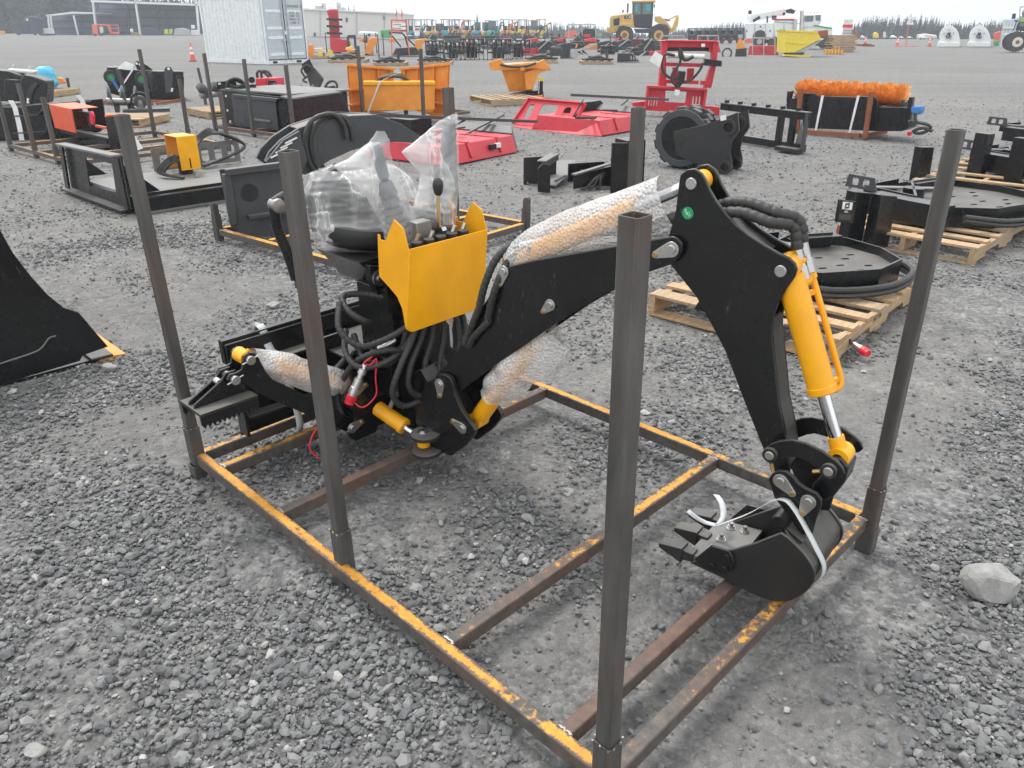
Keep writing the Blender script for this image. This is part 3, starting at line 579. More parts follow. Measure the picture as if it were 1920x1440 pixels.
def keeper_y(x, z, y, ang, L=.045, r=.022):
    a = R(ang); d = (math.cos(a), math.sin(a)); q = [(x + p, y, z + w_) for p, w_ in circ(0, 0, r, ang + 75, ang + 285, 12)] + [(x + d[0] * L + p, y, z + d[1] * L + w_) for p, w_ in circ(0, 0, r * .48, ang - 75, ang + 75, 6)]
    k = MB().prism(q, (0, -.005, 0)).build('keeper_plate', 'zinc', bh, bevel=.001); MB().cyl((x, y - .004, z), (x, y - .012, z), r * .58).build('pin_head', 'zinc', k, bevel=.001); MB().cyl((x + d[0] * L, y - .004, z + d[1] * L), (x + d[0] * L, y - .014, z + d[1] * L), r * .33, n=6).build('keeper_bolt', 'brass', k)
keeper_y(.515, .235, 1.679, 15); keeper_y(.478, .085, 1.679, 15)
# left stabiliser arm, ram and street pad
pL, pE, pT = V(.478, 1.755, .085), V(.12, 1.755, .485), V(.055, 1.755, .432)
def yz(out, y0, y1, name, mat='black', parent=None): return MB().prism([(x, y0, z) for x, z in out], (0, y1 - y0, 0)).build(name, mat, parent or bh, bevel=.002)
ARM = [(.47, .055), (.51, .085), (.49, .115), (.20, .375), (.175, .42), (.16, .475), (.148, .50), (.125, .508), (.105, .50), (.098, .478), (.09, .455), (.07, .45), (.045, .452), (.032, .435), (.035, .415), (.055, .402), (.09, .40), (.15, .335)]
yz(ARM, 1.715, 1.725, 'stabiliser_arm'); yz(ARM, 1.795, 1.805, 'stabiliser_arm')
MB().bar((.46, 1.76, .09), (.17, 1.76, .362), .068, .045).build('stabiliser_box', 'black', bh, bevel=.003)
MB().cyl((.124, 1.728, .482), (.124, 1.792, .482), .027, n=20).build('ram_eye', 'yellow', bh); MB().cyl((.11, 1.73, .493), (.135, 1.73, .515), .006, n=8).build('grease_nipple', 'yellow', bh)
for x, z in ((.124, .482), (.058, .428)): MB().cyl((x, 1.70, z), (x, 1.82, z), .0165, n=18).build('pivot_pin', 'zinc', bh, bevel=.002); MB().cyl((x - .032, 1.706, z - .006), (x + .03, 1.706, z + .01), .0025, n=6).build('cotter_pin', 'zinc', bh)
pd = [(.078, .452), (.04, .452), (.02, .43), (-.085, .376), (-.09, .362), (.115, .362), (.10, .385)]
yz(pd, 1.735, 1.745, 'pad_gusset'); yz(pd, 1.775, 1.785, 'pad_gusset')
MB().cyl((.02, 1.745, .418), (.02, 1.775, .418), .014).build('pad_spacer', 'zinc', bh)
sole = MB().bb((-.095, 1.68, .348), (.115, 1.84, .361)).build('pad_sole', 'black_dusty', bh, bevel=.002)
for y in (1.68, 1.828):
    tt = [(-.095, .347)] + [q for i in range(12) for q in ((-.095 + i * .0175, .318), (-.0865 + i * .0175, .304))] + [(.115, .318), (.115, .347)]
    MB().prism([(x, y, z) for x, z in tt], (0, .012, 0)).build('pad_teeth', 'black', sole)
ram((.515, 1.755, .235), (.124, 1.755, .482), .028, .015, .72, 'stabiliser_cylinder', axis=(0, 1, 0))
# right stabiliser folded up behind the console
yz([(1.03, .06), (1.07, .06), (1.13, .35), (1.12, .66), (1.08, .70), (1.05, .66), (1.06, .36)], 1.72, 1.79, 'stabiliser_arm'); ram((1.02, 1.755, .20), (1.075, 1.755, .66), .028, .015, .7, 'stabiliser_cylinder', axis=(0, 1, 0))
MB().bb((1.075, 1.69, .62), (1.09, 1.83, .80)).build('pad_sole', 'black', bh, bevel=.002)
# yellow control console guard
CF = 1.40
def sheet(name, pts, vec, mat='yellow', bevel=.0015): return MB().prism(pts, vec).build(name, mat, bh, bevel=bevel)
sheet('console_front', [(.615, CF, .832), (.985, CF, .832), (.952, CF, .545), (.95, CF, .533), (.60, CF, .531), (.575, CF, .548), (.585, CF, .62)], (0, .004, 0))
SL = [(1.404, .832), (1.424, .90), (1.475, .925), (1.535, .838), (1.565, .838), (1.567, .855), (1.58, .855), (1.58, .70), (1.52, .672), (1.475, .648), (1.446, .61), (1.436, .57), (1.43, .545), (1.404, .533)]
sheet('console_side', [(.600 - (.832 - min(z, .832)) * .075 + .013, y, z) for y, z in SL], (.004, 0, 0)); sheet('console_side', [(.984 - (.832 - min(z, .832)) * .10, y, z) for y, z in SL], (-.004, 0, 0))
MB().prism([(.965, y, z) for y, z in [(1.58, .86)] + circ(1.61, .885, .035, 180, -20, 10) + [(1.645, .70), (1.58, .70)]], (.010, 0, 0)).build('console_lug', 'yellow', bh, bevel=.002)
RB('console_back', (.62, 1.565, .55), (.96, 1.572, .80), 'black'); RB('valve_block', (.66, 1.43, .60), (.94, 1.54, .80), 'black')
for i in range(5): MB().cyl((.69 + i * .055, 1.455, .801), (.69 + i * .055, 1.455, .835), .021, n=16).build('spool_cap', 'cap_black', bh, bevel=.003)
RB('valve_body', (.73, 1.50, .801), (.80, 1.55, .885), 'worn_steel')
MB().cyl((.80, 1.525, .85), (.835, 1.525, .85), .024, n=16).build('rubber_boot', 'rubber', bh); MB().tube([(.838, 1.50, .845), (.838, 1.505, .90), (.845, 1.51, .985)], .006, 8).build('lever_rod', 'brass', bh)
MB().lathe((.846, 1.51, .965), (.05, .02, 1), [(0, .010), (.01, .016), (.035, .0205), (.052, .018), (.062, .008)], 16).build('lever_knob', 'cap_black', bh); MB().cyl((.83, 1.49, .842), (.85, 1.49, .842), .014, n=6).build('lever_nut', 'zinc', bh)
for i, x in enumerate((.70, .765, .87, .92)): MB().cyl((x, 1.47, .83), (x + .01, 1.465, .856), .009, n=6).build('hose_fitting', 'zinc', bh)
def joystick(base, tip):
    base, tip = Vector(base), Vector(tip); d = (tip - base).normalized(); L = (tip - base).length
    prof = [(0, .062), (.012, .064)]
    for i in range(6): z = .02 + i * .026; r = .060 - i * .005; prof += [(z, r - .010), (z + .006, r - .010), (z + .010, r), (z + .022, r - .002)]
    prof += [(.185, .028), (.20, .034), (.245, .022), (.25, .012)]
    k = MB().lathe(base, d, prof, 20).build('joystick_boot', 'grip_grey', bh)
    MB().lathe(base + d * .25, d, [(0, .009), (L - .37, .009), (L - .368, .02), (L - .30, .022), (L - .27, .021)], 12).build('joystick_shaft', 'grip_grey', k)
    MB().lathe(base + d * (L - .125), d, [(0, .017), (.03, .021), (.07, .0225), (.10, .021), (.115, .025), (.125, .02)], 14).build('joystick_grip', 'grip_grey', k)
j1 = (V(.735, 1.60, .79), V(.65, 1.60, 1.16)); j2 = (V(.895, 1.60, .80), V(.995, 1.60, 1.205))
joystick(*j1); joystick(*j2)
# seat on its bracket
m = MB(); seat_o = circ(0, 0, 1, 0, 360, 24)[:-1]
vs = [];
for k, (z, sx, sy) in enumerate(((.735, .10, .10), (.745, .19, .17), (.79, .215, .20), (.825, .20, .19), (.825, .12, .12))): vs += [V(.785 + x * sx, 1.86 + y * sy, z + .02 * abs(x) ** 2) for x, y in seat_o]
m.add(vs, [(k * 24 + i, k * 24 + (i + 1) % 24, (k + 1) * 24 + (i + 1) % 24, (k + 1) * 24 + i) for k in range(4) for i in range(24)] + [tuple(range(96, 120)), tuple(range(23, -1, -1))]); m.build('seat_pan', 'seat_black', bh, angle=60)
vs = []; NB = 11
for j in range(9):
    for i in range(NB):
        a = (i / (NB - 1) - .5) * 2; hgt = j / 8; vs.append(V(.785 + .20 * a * (1 - .25 * hgt ** 3), 2.05 + .03 * hgt - .07 * (a * a), .80 + .21 * hgt * (1 - .12 * a * a)))
f = [(j * NB + i, j * NB + i + 1, (j + 1) * NB + i + 1, (j + 1) * NB + i) for j in range(8) for i in range(NB - 1)]
o = MB().add(vs, f).build('seat_back', 'seat_black', bh, angle=70); md = o.modifiers.new('thick', 'SOLIDIFY'); md.thickness = .045
m = MB().prism([(x, 1.70, z) for x, z in [(.60, .73), (.98, .73), (.94, .69), (.86, .60), (.70, .60), (.64, .69)]], (0, .30, 0)); m.build('seat_bracket', 'black', bh, bevel=.004)
yz([(.62, .72), (.69, .70), (.735, .60), (.74, .53), (.70, .51), (.665, .56), (.62, .66)], 1.66, 1.69, 'seat_link')
for x, z in ((.655, .665), (.70, .585)): MB().ring((x, 1.65, z), (x, 1.66, z), .030, .012).build('link_washer', 'zinc', bh); MB().cyl((x, 1.644, z), (x, 1.66, z), .013, n=6).build('link_bolt', 'zinc', bh)
m = MB(); m.bar((.685, 1.652, .675), (.70, 1.652, .60), .022, .006, up=(0, 1, 0)); m.build('link_tab', 'zinc', bh)
# hanging coupling at the seat's left
MB().tube([(.40, 1.90, .945), (.405, 1.91, .86), (.43, 1.90, .75), (.445, 1.90, .66)], .02, 10, step=.02).build('seat_lever', 'black', bh); MB().tube([(.40, 1.90, .96), (.44, 1.90, .975), (.49, 1.92, .965), (.53, 1.93, .93)], .016, 10, step=.015).build('hose', 'hose', bh)
MB().lathe((.40, 1.86, .95), (0, 1, 0), [(0, .010), (.003, .024), (.010, .026), (.014, .020), (.05, .022)], 18).build('coupling', 'worn_steel', bh); MB().cyl((.44, 1.88, .655), (.46, 1.88, .60), .016, n=12).build('lever_stop', 'rubber', bh); MB().sphere((.425, 1.85, .885), .008).build('lever_bolt', 'zinc', bh)
# hydraulic hoses around the column
HS = [
 [(.60, 1.66, .50), (.55, 1.62, .53), (.51, 1.66, .57), (.53, 1.72, .61), (.62, 1.70, .60), (.70, 1.62, .58)],
 [(.50, 1.70, .60), (.45, 1.64, .52), (.49, 1.58, .46), (.58, 1.56, .46), (.66, 1.52, .50), (.74, 1.49, .56)],
 [(.55, 1.76, .46), (.50, 1.70, .40), (.50, 1.62, .36), (.57, 1.56, .37), (.66, 1.53, .42), (.72, 1.50, .52)],
 [(.57, 1.74, .44), (.55, 1.66, .37), (.60, 1.58, .35), (.66, 1.56, .40), (.70, 1.55, .50)],
 [(.74, 1.52, .57), (.68, 1.50, .47), (.60, 1.49, .37), (.56, 1.50, .27), (.60, 1.50, .20), (.68, 1.48, .20), (.76, 1.44, .235), (.80, 1.38, .29)],
 [(.77, 1.52, .57), (.72, 1.50, .46), (.65, 1.49, .36), (.63, 1.49, .28), (.67, 1.48, .225), (.75, 1.43, .25), (.80, 1.37, .31)],
 [(.80, 1.52, .57), (.77, 1.50, .45), (.71, 1.48, .35), (.70, 1.47, .28), (.74, 1.44, .25), (.81, 1.38, .32)],
 [(.83, 1.51, .57), (.82, 1.49, .45), (.78, 1.47, .36), (.76, 1.45, .30), (.80, 1.40, .30), (.84, 1.35, .35)],
 [(.86, 1.50, .57), (.87, 1.47, .48), (.86, 1.45, .40), (.83, 1.43, .34), (.84, 1.38, .345)],
 [(.90, 1.50, .57), (.90, 1.46, .47), (.88, 1.42, .40), (.87, 1.36, .40)],
 [(.66, 1.53, .40), (.58, 1.56, .42), (.51, 1.66, .36), (.47, 1.74, .22), (.47, 1.73, .10)]]
for q in HS: hose(q, .0125)
hose([(.615, 1.55, .215), (.62, 1.56, .25), (.60, 1.53, .30), (.585, 1.50, .33)], .0105)
MB().cyl((.60, 1.58, .168), (.612, 1.563, .215), .010, n=10).build('hose_fitting', 'zinc', bh)
MB().lathe((.585, 1.60, .41), (.55, -.30, .32), [(0, .014), (.02, .018), (.03, .014), (.06, .016), (.075, .012)], 10).build('hose_fitting', 'zinc', bh)
hose([b(.30, -.035, .665), b(.33, -.03, .76), b(.36, .0, .84), b(.42, .04, .885), b(.47, .05, .88)], .0135); hose([b(.33, -.03, .62), b(.37, -.03, .74), b(.40, .01, .83), b(.46, .05, .865)], .0135); hose([b(.22, -.03, .50), b(.26, -.034, .58), b(.31, -.034, .68)], .0135); hose([b(.34, -.032, .62), b(.27, -.036, .545), b(.24, -.03, .50)], .0125)
MB().cyl(b(.43, .03, .875), b(.50, .05, .895), .017, n=12).build('hose_fitting', 'zinc', bh)
# quick couplers with red caps
def coupler(p, d, cap_loop, parent=bh):
    p = Vector(p); d = Vector(d).normalized()
    k = MB().lathe(p, d, [(0, .010), (.02, .013), (.022, .017), (.042, .017), (.044, .012), (.06, .012), (.062, .0175), (.098, .0175), (.10, .020), (.125, .020), (.128, .0165), (.135, .0165)], 16).build('quick_coupler', 'zinc', parent)
    MB().lathe(p + d * .133, d, [(0, .0205), (.02, .0205), (.024, .018), (.036, .018)], 16).build('dust_cap', 'plastic_red', k); MB().tube(cap_loop, .003, 6, step=.006).build('cap_lanyard', 'plastic_red', k)
    return k
q0, qd = V(.520, 1.60, .372), V(-.33, .10, -.62); c1 = q0 + qd.normalized() * .15
coupler(q0, qd, [c1, c1 + V(.03, -.03, -.035), c1 + V(.075, -.06, .01), c1 + V(.085, -.055, .08), q0 + V(.03, -.03, .02), q0 + V(.01, -.02, .0), q0 + V(-.015, -.01, .01), q0 + V(.02, -.02, .03)])
q0, qd = V(.40, 1.72, .13), V(-.03, -.06, -.95); c1 = q0 + qd * .15
coupler(q0, qd, [c1, c1 + V(-.05, .01, -.005), c1 + V(-.085, .02, .05), c1 + V(-.06, .02, .11), q0 + V(-.01, 0, .01), q0 + V(.01, 0, .0)])
hose([(.40, 1.72, .13), (.405, 1.725, .20), (.45, 1.76, .28), (.53, 1.76, .34)], .0125)
# sticker
m = MB().cyl(b(1.02, -.0005, 1.067), b(1.02, -.0015, 1.067), .0165, n=28).build('inspection_sticker', 'sticker_green', bh)
for k, (s_, dz, sz) in enumerate((('QC', .0055, .010), ('Pass', -.0055, .010))):
    text('sticker_print', s_, sz, 'paper', bh, basis(b(1.02, -.0022, 1.067) + SD * dz * .75 - V(0, 0, dz * .5), (SD * .5 - V(0, 0, .85)), (SD * .85 + V(0, 0, .5))), .0002)
# ---------------------------------------------------------------- packaging on the backhoe
def lump(seed):
    g = np.random.default_rng(seed); K = g.normal(0, 1, (10, 3)); ph = g.uniform(0, 6.28, 10)
    def f(p, fr=22, rg=0): return float(sum(math.sin(fr * (1 + .35 * i) * (K[i][0] * p[0] + K[i][1] * p[1] + K[i][2] * p[2]) * .6 + ph[i]) / (1 + .5 * i) for i in range(10))) / 3
    return f
def sleeve(name, label, p0, p1, prof, seed, mat='bubble_wrap', cat='bubble wrap', M=RACK, nr=34, na=40, amp=.006, side=(0, 0, 1), group=None):
    p0, p1 = Vector(p0), Vector(p1); d = (p1 - p0).normalized(); up = Vector(side); up = (up - d * up.dot(d)).normalized(); lat = d.cross(up); fn = lump(seed); vs = []; f = []
    for j in range(nr):
        t = j / (nr - 1); k = t * (len(prof) - 1); i = min(int(k), len(prof) - 2); w_ = k - i; w_ = w_ * w_ * (3 - 2 * w_)
        ru, rd, rl = [prof[i][q] * (1 - w_) + prof[i + 1][q] * w_ for q in range(3)]
        for a in range(na):
            th = 2 * math.pi * a / na; c, s = math.cos(th), math.sin(th); q = p0.lerp(p1, t) + up * c * (ru if c > 0 else rd) + lat * s * rl * (1 if c > -.3 else max(.35, 1 + (c + .3)))
            q += (up * c + lat * s) * fn(q) * amp + d * fn(q * 1.3) * amp * .8; vs.append(q)
    f = [(j * na + a, j * na + (a + 1) % na, (j + 1) * na + (a + 1) % na, (j + 1) * na + a) for j in range(nr - 1) for a in range(na)]
    o = MB().add(vs, f).build(name, mat, None, angle=180); o.matrix_world = M; tag(o, label, cat, group); return o
GW = 'packaging film on the backhoe'
sleeve('bubble_wrap', 'clear bubble wrap around the yellow dipper ram above the boom', b(.385, TC, .83), b(.93, TC, 1.105), [(.045, .075, .046), (.064, .10, .058), (.066, .115, .062), (.064, .125, .062), (.056, .135, .058), (.048, .14, .050)], 1, amp=.008, group=GW)
sleeve('bubble_wrap', 'bubble wrap sleeve on the stabiliser ram left of the second upright', (.50, 1.755, .245), (.15, 1.755, .468), [(.05, .05, .046), (.056, .056, .05), (.052, .062, .05), (.058, .056, .05), (.05, .052, .046), (.036, .036, .036)], 2, amp=.009, group=GW)
sleeve('bubble_wrap', 'torn bubble wrap hanging on the boom ram under the boom', b(.285, TC, .285), b(.52, TC, .63), [(.046, .05, .05), (.066, .07, .062), (.06, .095, .066), (.055, .115, .06), (.05, .125, .05), (.045, .12, .035)], 3, amp=.014, group=GW)
sleeve('bubble_wrap', 'bubble wrap on the folded stabiliser ram behind the yellow console', (1.025, 1.755, .24), (1.07, 1.755, .63), [(.045, .045, .045), (.055, .06, .05), (.055, .055, .05), (.05, .05, .045)], 4, amp=.010, group=GW)
def bag(name, label, secs, u, dep, seed, amp=.012, mat='film', na=72, per=12):
    fn = lump(seed); vs = []; S = []
    for i in range(len(secs) - 1):
        for k in range(per): w_ = k / per; S.append(([secs[i][q] * (1 - w_) + secs[i + 1][q] * w_ for q in range(4)], dep[i] * (1 - w_) + dep[i + 1] * w_))
    S.append((secs[-1], dep[-1]))
    for (x0, z0, x1, z1), dd_ in S:
        L, Rr = V(x0, u, z0), V(x1, u, z1); c = (L + Rr) / 2; hw = (Rr - L) / 2
        for a in range(na):
            th = 2 * math.pi * a / na; q = c + hw * math.cos(th) + V(0, 1, 0) * math.sin(th) * dd_ * (1 - .45 * max(0, -math.cos(th)))
            w1 = fn(q, 15); w2 = 1 - 2.2 * abs(fn(q * 1.7 + V(.3, .1, .2), 26)); q += V(math.cos(th) * .4, math.sin(th), .3) * (w1 * .8 + w2 * .45) * amp; vs.append(q)
    o = MB().add(vs, [(j * na + a, j * na + (a + 1) % na, (j + 1) * na + (a + 1) % na, (j + 1) * na + a) for j in range(len(S) - 1) for a in range(na)]).build(name, mat, None, angle=180); o.matrix_world = RACK; return tag(o, label, 'plastic bag', GW)
bag('plastic_bag', 'clear plastic bag over the left joystick, its corner flaring left', [(.667, 1.2, .689, 1.198), (.630, 1.165, .706, 1.168), (.541, 1.123, .71, 1.117), (.476, 1.107, .718, 1.075), (.543, 1.048, .742, 1.01), (.601, .981, .765, .943), (.643, .898, .789, .88), (.66, .84, .81, .828), (.68, .772, .78, .782)], 1.60, [.012, .034, .034, .036, .042, .055, .068, .075, .07], 5)
bag('plastic_bag', 'clear plastic bag over the right joystick beside the rear upright', [(1.0, 1.225, 1.034, 1.228), (.948, 1.209, 1.03, 1.198), (.849, 1.159, 1.03, 1.134), (.763, 1.118, 1.025, 1.061), (.845, 1.028, 1.01, .983), (.83, .968, .995, .913), (.805, .909, .985, .862), (.84, .852, .975, .834)], 1.60, [.014, .036, .036, .04, .05, .06, .072, .075], 6)
bag('plastic_bag', 'large crumpled clear plastic bag wrapped around the black seat', [(.66, 1.03, .84, 1.04), (.58, 1.01, .93, 1.02), (.55, .96, .99, .97), (.545, .90, 1.02, .90), (.54, .84, 1.02, .84), (.55, .79, 1.01, .79), (.60, .735, .96, .735), (.66, .715, .92, .715)], 1.92, [.09, .17, .21, .235, .245, .245, .22, .15], 7, amp=.026, na=110)
def ribbon(pts, w, side, th=.0012):
    P = path(pts, .02); side = Vector(side).normalized(); m = MB(); vs = []
    for p in P: vs += [p - side * w / 2, p + side * w / 2]
    n_ = len(P); nrm = V(0, 0, 1); f = [(2 * i, 2 * i + 1, 2 * i + 3, 2 * i + 2) for i in range(n_ - 1)]; m.add(vs, f); return m
def strap(label, pieces, M, mat='strap', group=None):
    t = thing('strap', label, 'strap', M=M, group=group)
    for i, (pts, w_, sd) in enumerate(pieces):
        o = ribbon(pts, w_, sd).build('band' if i == 0 else 'loose_end', mat, t, angle=180); q = o.modifiers.new('t', 'SOLIDIFY'); q.thickness = .0016
    return t
strap('grey packing strap around the left end of the black mounting plate', [([(.40, 2.0, -.05), (.415, 1.985, .0), (.41, 1.984, .10), (.39, 1.984, .22), (.378, 1.984, .33), (.368, 2.04, .348), (.362, 2.062, .40), (.36, 2.07, .441), (.358, 2.108, .442), (.356, 2.112, .36)], .032, (1, 0, .1)), ([(.358, 2.10, .444), (.340, 2.11, .455), (.325, 2.09, .478)], .03, (1, .3, 0))], RACK)
strap('white packing strap tied around the digging bucket', [([b(1.183, .05, .096), b(1.29, .0, .213), b(1.366, -.035, .310), b(1.40, -.048, .334), b(1.424, -.052, .327), b(1.46, -.050, .284), b(1.508, -.040, .206), b(1.53, -.03, .160), b(1.53, -.02, .115), b(1.505, -.01, .06)], .020, TD + SD * .2), ([b(1.183, .05, .096), b(1.15, .03, .105), b(1.125, .0, .135), b(1.105, -.005, .15)], .019, TD), ([b(1.183, .05, .096), b(1.19, .075, .115), b(1.17, .10, .145), b(1.14, .12, .155)], .019, SD + TD * .4)], RACK)

# ---------------------------------------------------------------- neighbouring attachments on the gravel
def pl(o, x, y, yl=0.0):                 # where a sight line meets the upright plane y = yl of thing o, as local (x, z)
    m = o.matrix_basis; inv = m.inverted(); p = inv @ Vector((0, 0, HC)); d = inv.to_3x3() @ sight(x, y); t = (yl - p.y) / d.y; q = p + d * t; return q.x, q.z
def pls(o, pts, yl=0.0): return [pl(o, x, y, yl) for x, y in pts]
def plx(o, x, y, xl=0.0):                # the same for the upright plane x = xl: local (y, z)
    m = o.matrix_basis; inv = m.inverted(); p = inv @ Vector((0, 0, HC)); d = inv.to_3x3() @ sight(x, y); t = (xl - p.x) / d.x; q = p + d * t; return q.y, q.z
def lo(o, x, y, z=0.0): q = o.matrix_basis.inverted() @ G(x, y, z); return q.x, q.y
def xz(o, out, y0, y1, name, mat, bevel=.004, parent=None): return MB().prism([(x, y0, z) for x, z in out], (0, y1 - y0, 0)).build(name, mat, parent or o, bevel=bevel)
def yzp(o, out, x0, x1, name, mat, bevel=.004, parent=None): return MB().prism([(x0, y, z) for y, z in out], (x1 - x0, 0, 0)).build(name, mat, parent or o, bevel=bevel)
def bx(o, a, c, name, mat, bevel=.004, parent=None): return MB().bb(a, c).build(name, mat, parent or o, bevel=bevel)
def hz_(o, pts, r=.015, mat='hose', name='hose'): return MB().tube(pts, r, 8, rib=.1, step=max(.012, r)).build(name, mat, o)
def frame_rack(label, A, B, La, Lb, posts, mat='raw_steel', rmat='rail_mixed', zt=.10, w_=.05, cross=(.5,), group='steel shipping racks'):
    o, _ = spot('shipping_rack', label, 'rack', A, B, group)
    for y in (0, Lb): MB().bar((w_, y, zt - w_ / 2), (La - w_, y, zt - w_ / 2), w_, w_).build('long_rail', rmat, o, bevel=.004)
    for x in (0, La, *[La * c for c in cross]): MB().bar((x, w_, zt - w_ / 2 - .002), (x, Lb - w_, zt - w_ / 2 - .002), w_, w_).build('cross_rail', rmat, o, bevel=.004)
    for x, y, h_ in posts:
        MB().sqtube((x, y, 0), (x, y, zt + .12), w_ * 1.2, .004).build('sleeve', mat, o); 
        if h_ > .25: MB().sqtube((x, y, zt + .02), (x + random.uniform(-.012, .012), y, h_), w_, .003).build('upright', mat, o)
    return o
# -- big bucket cut by the left edge
o, L = spot('loader_bucket', 'large black loader bucket with an orange cutting edge, cut off by the left edge', 'bucket', (-150, 767), (207, 672))
out = pls(o, [(-150, 765), (-200, 560), (-150, 330), (-60, 345), (0, 430), (25, 475), (60, 520), (90, 553), (120, 577), (148, 586), (160, 600), (180, 624), (203, 650), (155, 667), (150, 677), (0, 722)])
xz(o, out, 0, .012, 'side_plate', 'black', .003); xz(o, out, 1.75, 1.762, 'side_plate', 'black', .003)
ex = pl(o, 203, 650)[0]; bx(o, (.1, .013, .0), (ex - .05, 1.749, .014), 'floor', 'black'); bx(o, (ex - .10, -.02, .015), (ex + .01, 1.76, .03), 'lip', 'black_dusty')
MB().prism([(ex - .06, -.012, -.002), (ex + .075, -.012, .004), (ex + .075, -.012, .010), (ex - .06, -.012, .026)], (0, 1.76, 0)).build('cutting_edge', 'orange', o, bevel=.001)
bx(o, (-.05, .013, .016), (.05, 1.749, .8), 'back_wall', 'black'); sc_ = pls(o, [(0, 682), (60, 662), (78, 652), (92, 634), (105, 630)], -.003); MB().tube([(x, -.003, z) for x, z in sc_], .004, 6, step=.01).build('scuff', 'grey_plate', o)
# -- second rack with the tree shear
r2 = frame_rack('low yellow railed steel rack behind the backhoe holding the dark grey tree shear', (412, 450), (632, 512), 1.86, 1.8, [(0, 0, .30), (1.86, 0, .28), (0, 1.8, .28), (1.86, 1.8, .30)], rmat='rail_yellow', cross=(.35, .7))
o = thing('tree_shear', 'dark grey tree shear with a round hole in its mounting plate and a curved claw', 'attachment', G(452, 452), R(34))
pts = pls(o, [(412, 318), (533, 303), (560, 440), (463, 447), (432, 423)], 0); h_ = circ(*pl(o, 468, 362), .075, 0, 360, 20)[:-1]
xz(o, key(pts, h_), 0, .02, 'mount_plate', 'charcoal', 0); a_ = pl(o, 412, 318); b_ = pl(o, 533, 303); c_ = pl(o, 438, 425)
MB().bar((a_[0] + .03, -.03, a_[1] - .02), (b_[0], -.03, b_[1] - .02), .07, .05).build('plate_flange', 'charcoal', o, bevel=.004); MB().bar((a_[0] + .035, -.02, a_[1] - .03), (c_[0], -.02, c_[1] + .02), .06, .06, up=(0, 1, 0)).build('plate_flange', 'charcoal', o, bevel=.01)
d_ = pl(o, 470, 405); MB().bar((d_[0] - .03, -.03, d_[1]), (d_[0] + .5, -.03, d_[1] + .01), .06, .03).build('plate_ledge', 'charcoal', o, bevel=.003)
claw = pls(o, [(497, 303), (505, 285), (527, 262), (561, 240), (602, 226), (659, 217), (707, 215), (752, 232), (795, 260), (783, 268), (740, 266), (700, 272), (660, 282), (620, 300), (580, 325), (540, 332)], .42)
xz(o, claw, .42, .46, 'claw_plate', 'charcoal', .004); xz(o, claw, .66, .70, 'claw_plate', 'charcoal', .004)
m = MB(); q_ = claw[3:9]
for (x0, z0), (x1, z1) in zip(q_, q_[1:]): m.bar((x0, .56, z0 - .012), (x1, .56, z1 - .012), .199, .012)
m.build('claw_skin', 'grey_plate', o)
xz(o, pls(o, [(497, 303), (530, 262), (560, 245), (575, 300), (560, 335)], .30), .28, .31, 'guard_plate', 'charcoal'); 
for k in range(4): p0, p1 = pl(o, 508 + 9 * k, 296 - 9 * k, .27), pl(o, 530 + 9 * k, 285 - 9 * k, .27); MB().bar((p0[0], .272, p0[1]), (p1[0], .272, p1[1]), .008, .012).build('guard_slot', 'paper', o)
bx(o, (.25, .02, .12), (.75, .75, .30), 'body', 'charcoal', .01); bx(o, (.55, .5, .12), (1.4, .62, .24), 'lower_jaw', 'charcoal', .01)
for k in range(3):
    pp = [pl(o, x + 14 * k, y + 3 * k, .38) for x, y in [(600, 335), (578, 300), (572, 255), (590, 222), (625, 215), (645, 235), (650, 262)]]; hz_(o, [(x, .38 + .03 * k, z) for x, z in pp], .022)
# -- brush cutter with yellow motor cover
o = thing('brush_cutter', 'black brush cutter deck with a yellow motor cover and upright mounting plate', 'attachment', G(262, 404), R(46))
pa = [plx(o, x, y) for x, y in [(122, 267), (228, 289), (250, 395), (137, 358)]]; hh = [plx(o, x, y) for x, y in [(162, 294), (212, 307), (220, 360), (170, 348)]]
yzp(o, key(pa, hh), -.012, .0, 'mount_plate', 'black', 0); MB().bar((-.05, pa[0][0], pa[0][1] - .01), (-.05, pa[1][0], pa[1][1] - .01), .10, .02).build('top_flange', 'grey_plate', o, bevel=.003)
MB().bar((-.05, pa[0][0] - .01, pa[0][1] - .03), (-.05, pa[3][0] - .01, pa[3][1]), .02, .10, up=(0, 1, 0)).build('side_flange', 'black', o); MB().bar((-.06, pa[3][0], .03), (-.06, pa[2][0], .03), .11, .02).build('foot_flange', 'black_dusty', o); MB().bar((-.05, pa[1][0] + .01, pa[1][1] - .03), (-.05, pa[2][0] + .01, pa[2][1]), .02, .10, up=(0, 1, 0)).build('side_flange', 'black', o)
for yy in (pa[2][0] + .02, pa[3][0] - .25): yzp_ = MB().prism([(.0, yy, .17), (.30, yy, .17), (.0, yy, .45)], (0, .012, 0)).build('gusset', 'black', o)
bx(o, (.005, .0, .015), (1.75, 1.35, .155), 'deck', 'black', .006); bx(o, (.02, .08, .156), (1.74, 1.33, .162), 'deck_top', 'grey_plate'); MB().bar((0.01, .03, .178), (1.75, .03, .178), .03, .03).build('deck_rim', 'black', o); MB().bar((0.0, -.012, .012), (1.76, -.012, .012), .025, .02).build('skid', 'grey_plate', o)
mx_, my_ = lo(o, 350, 330, .17); yc = my_ + .05
cov = thing; p = [(mx_ - .02, .60), (mx_ + .22, .60)]
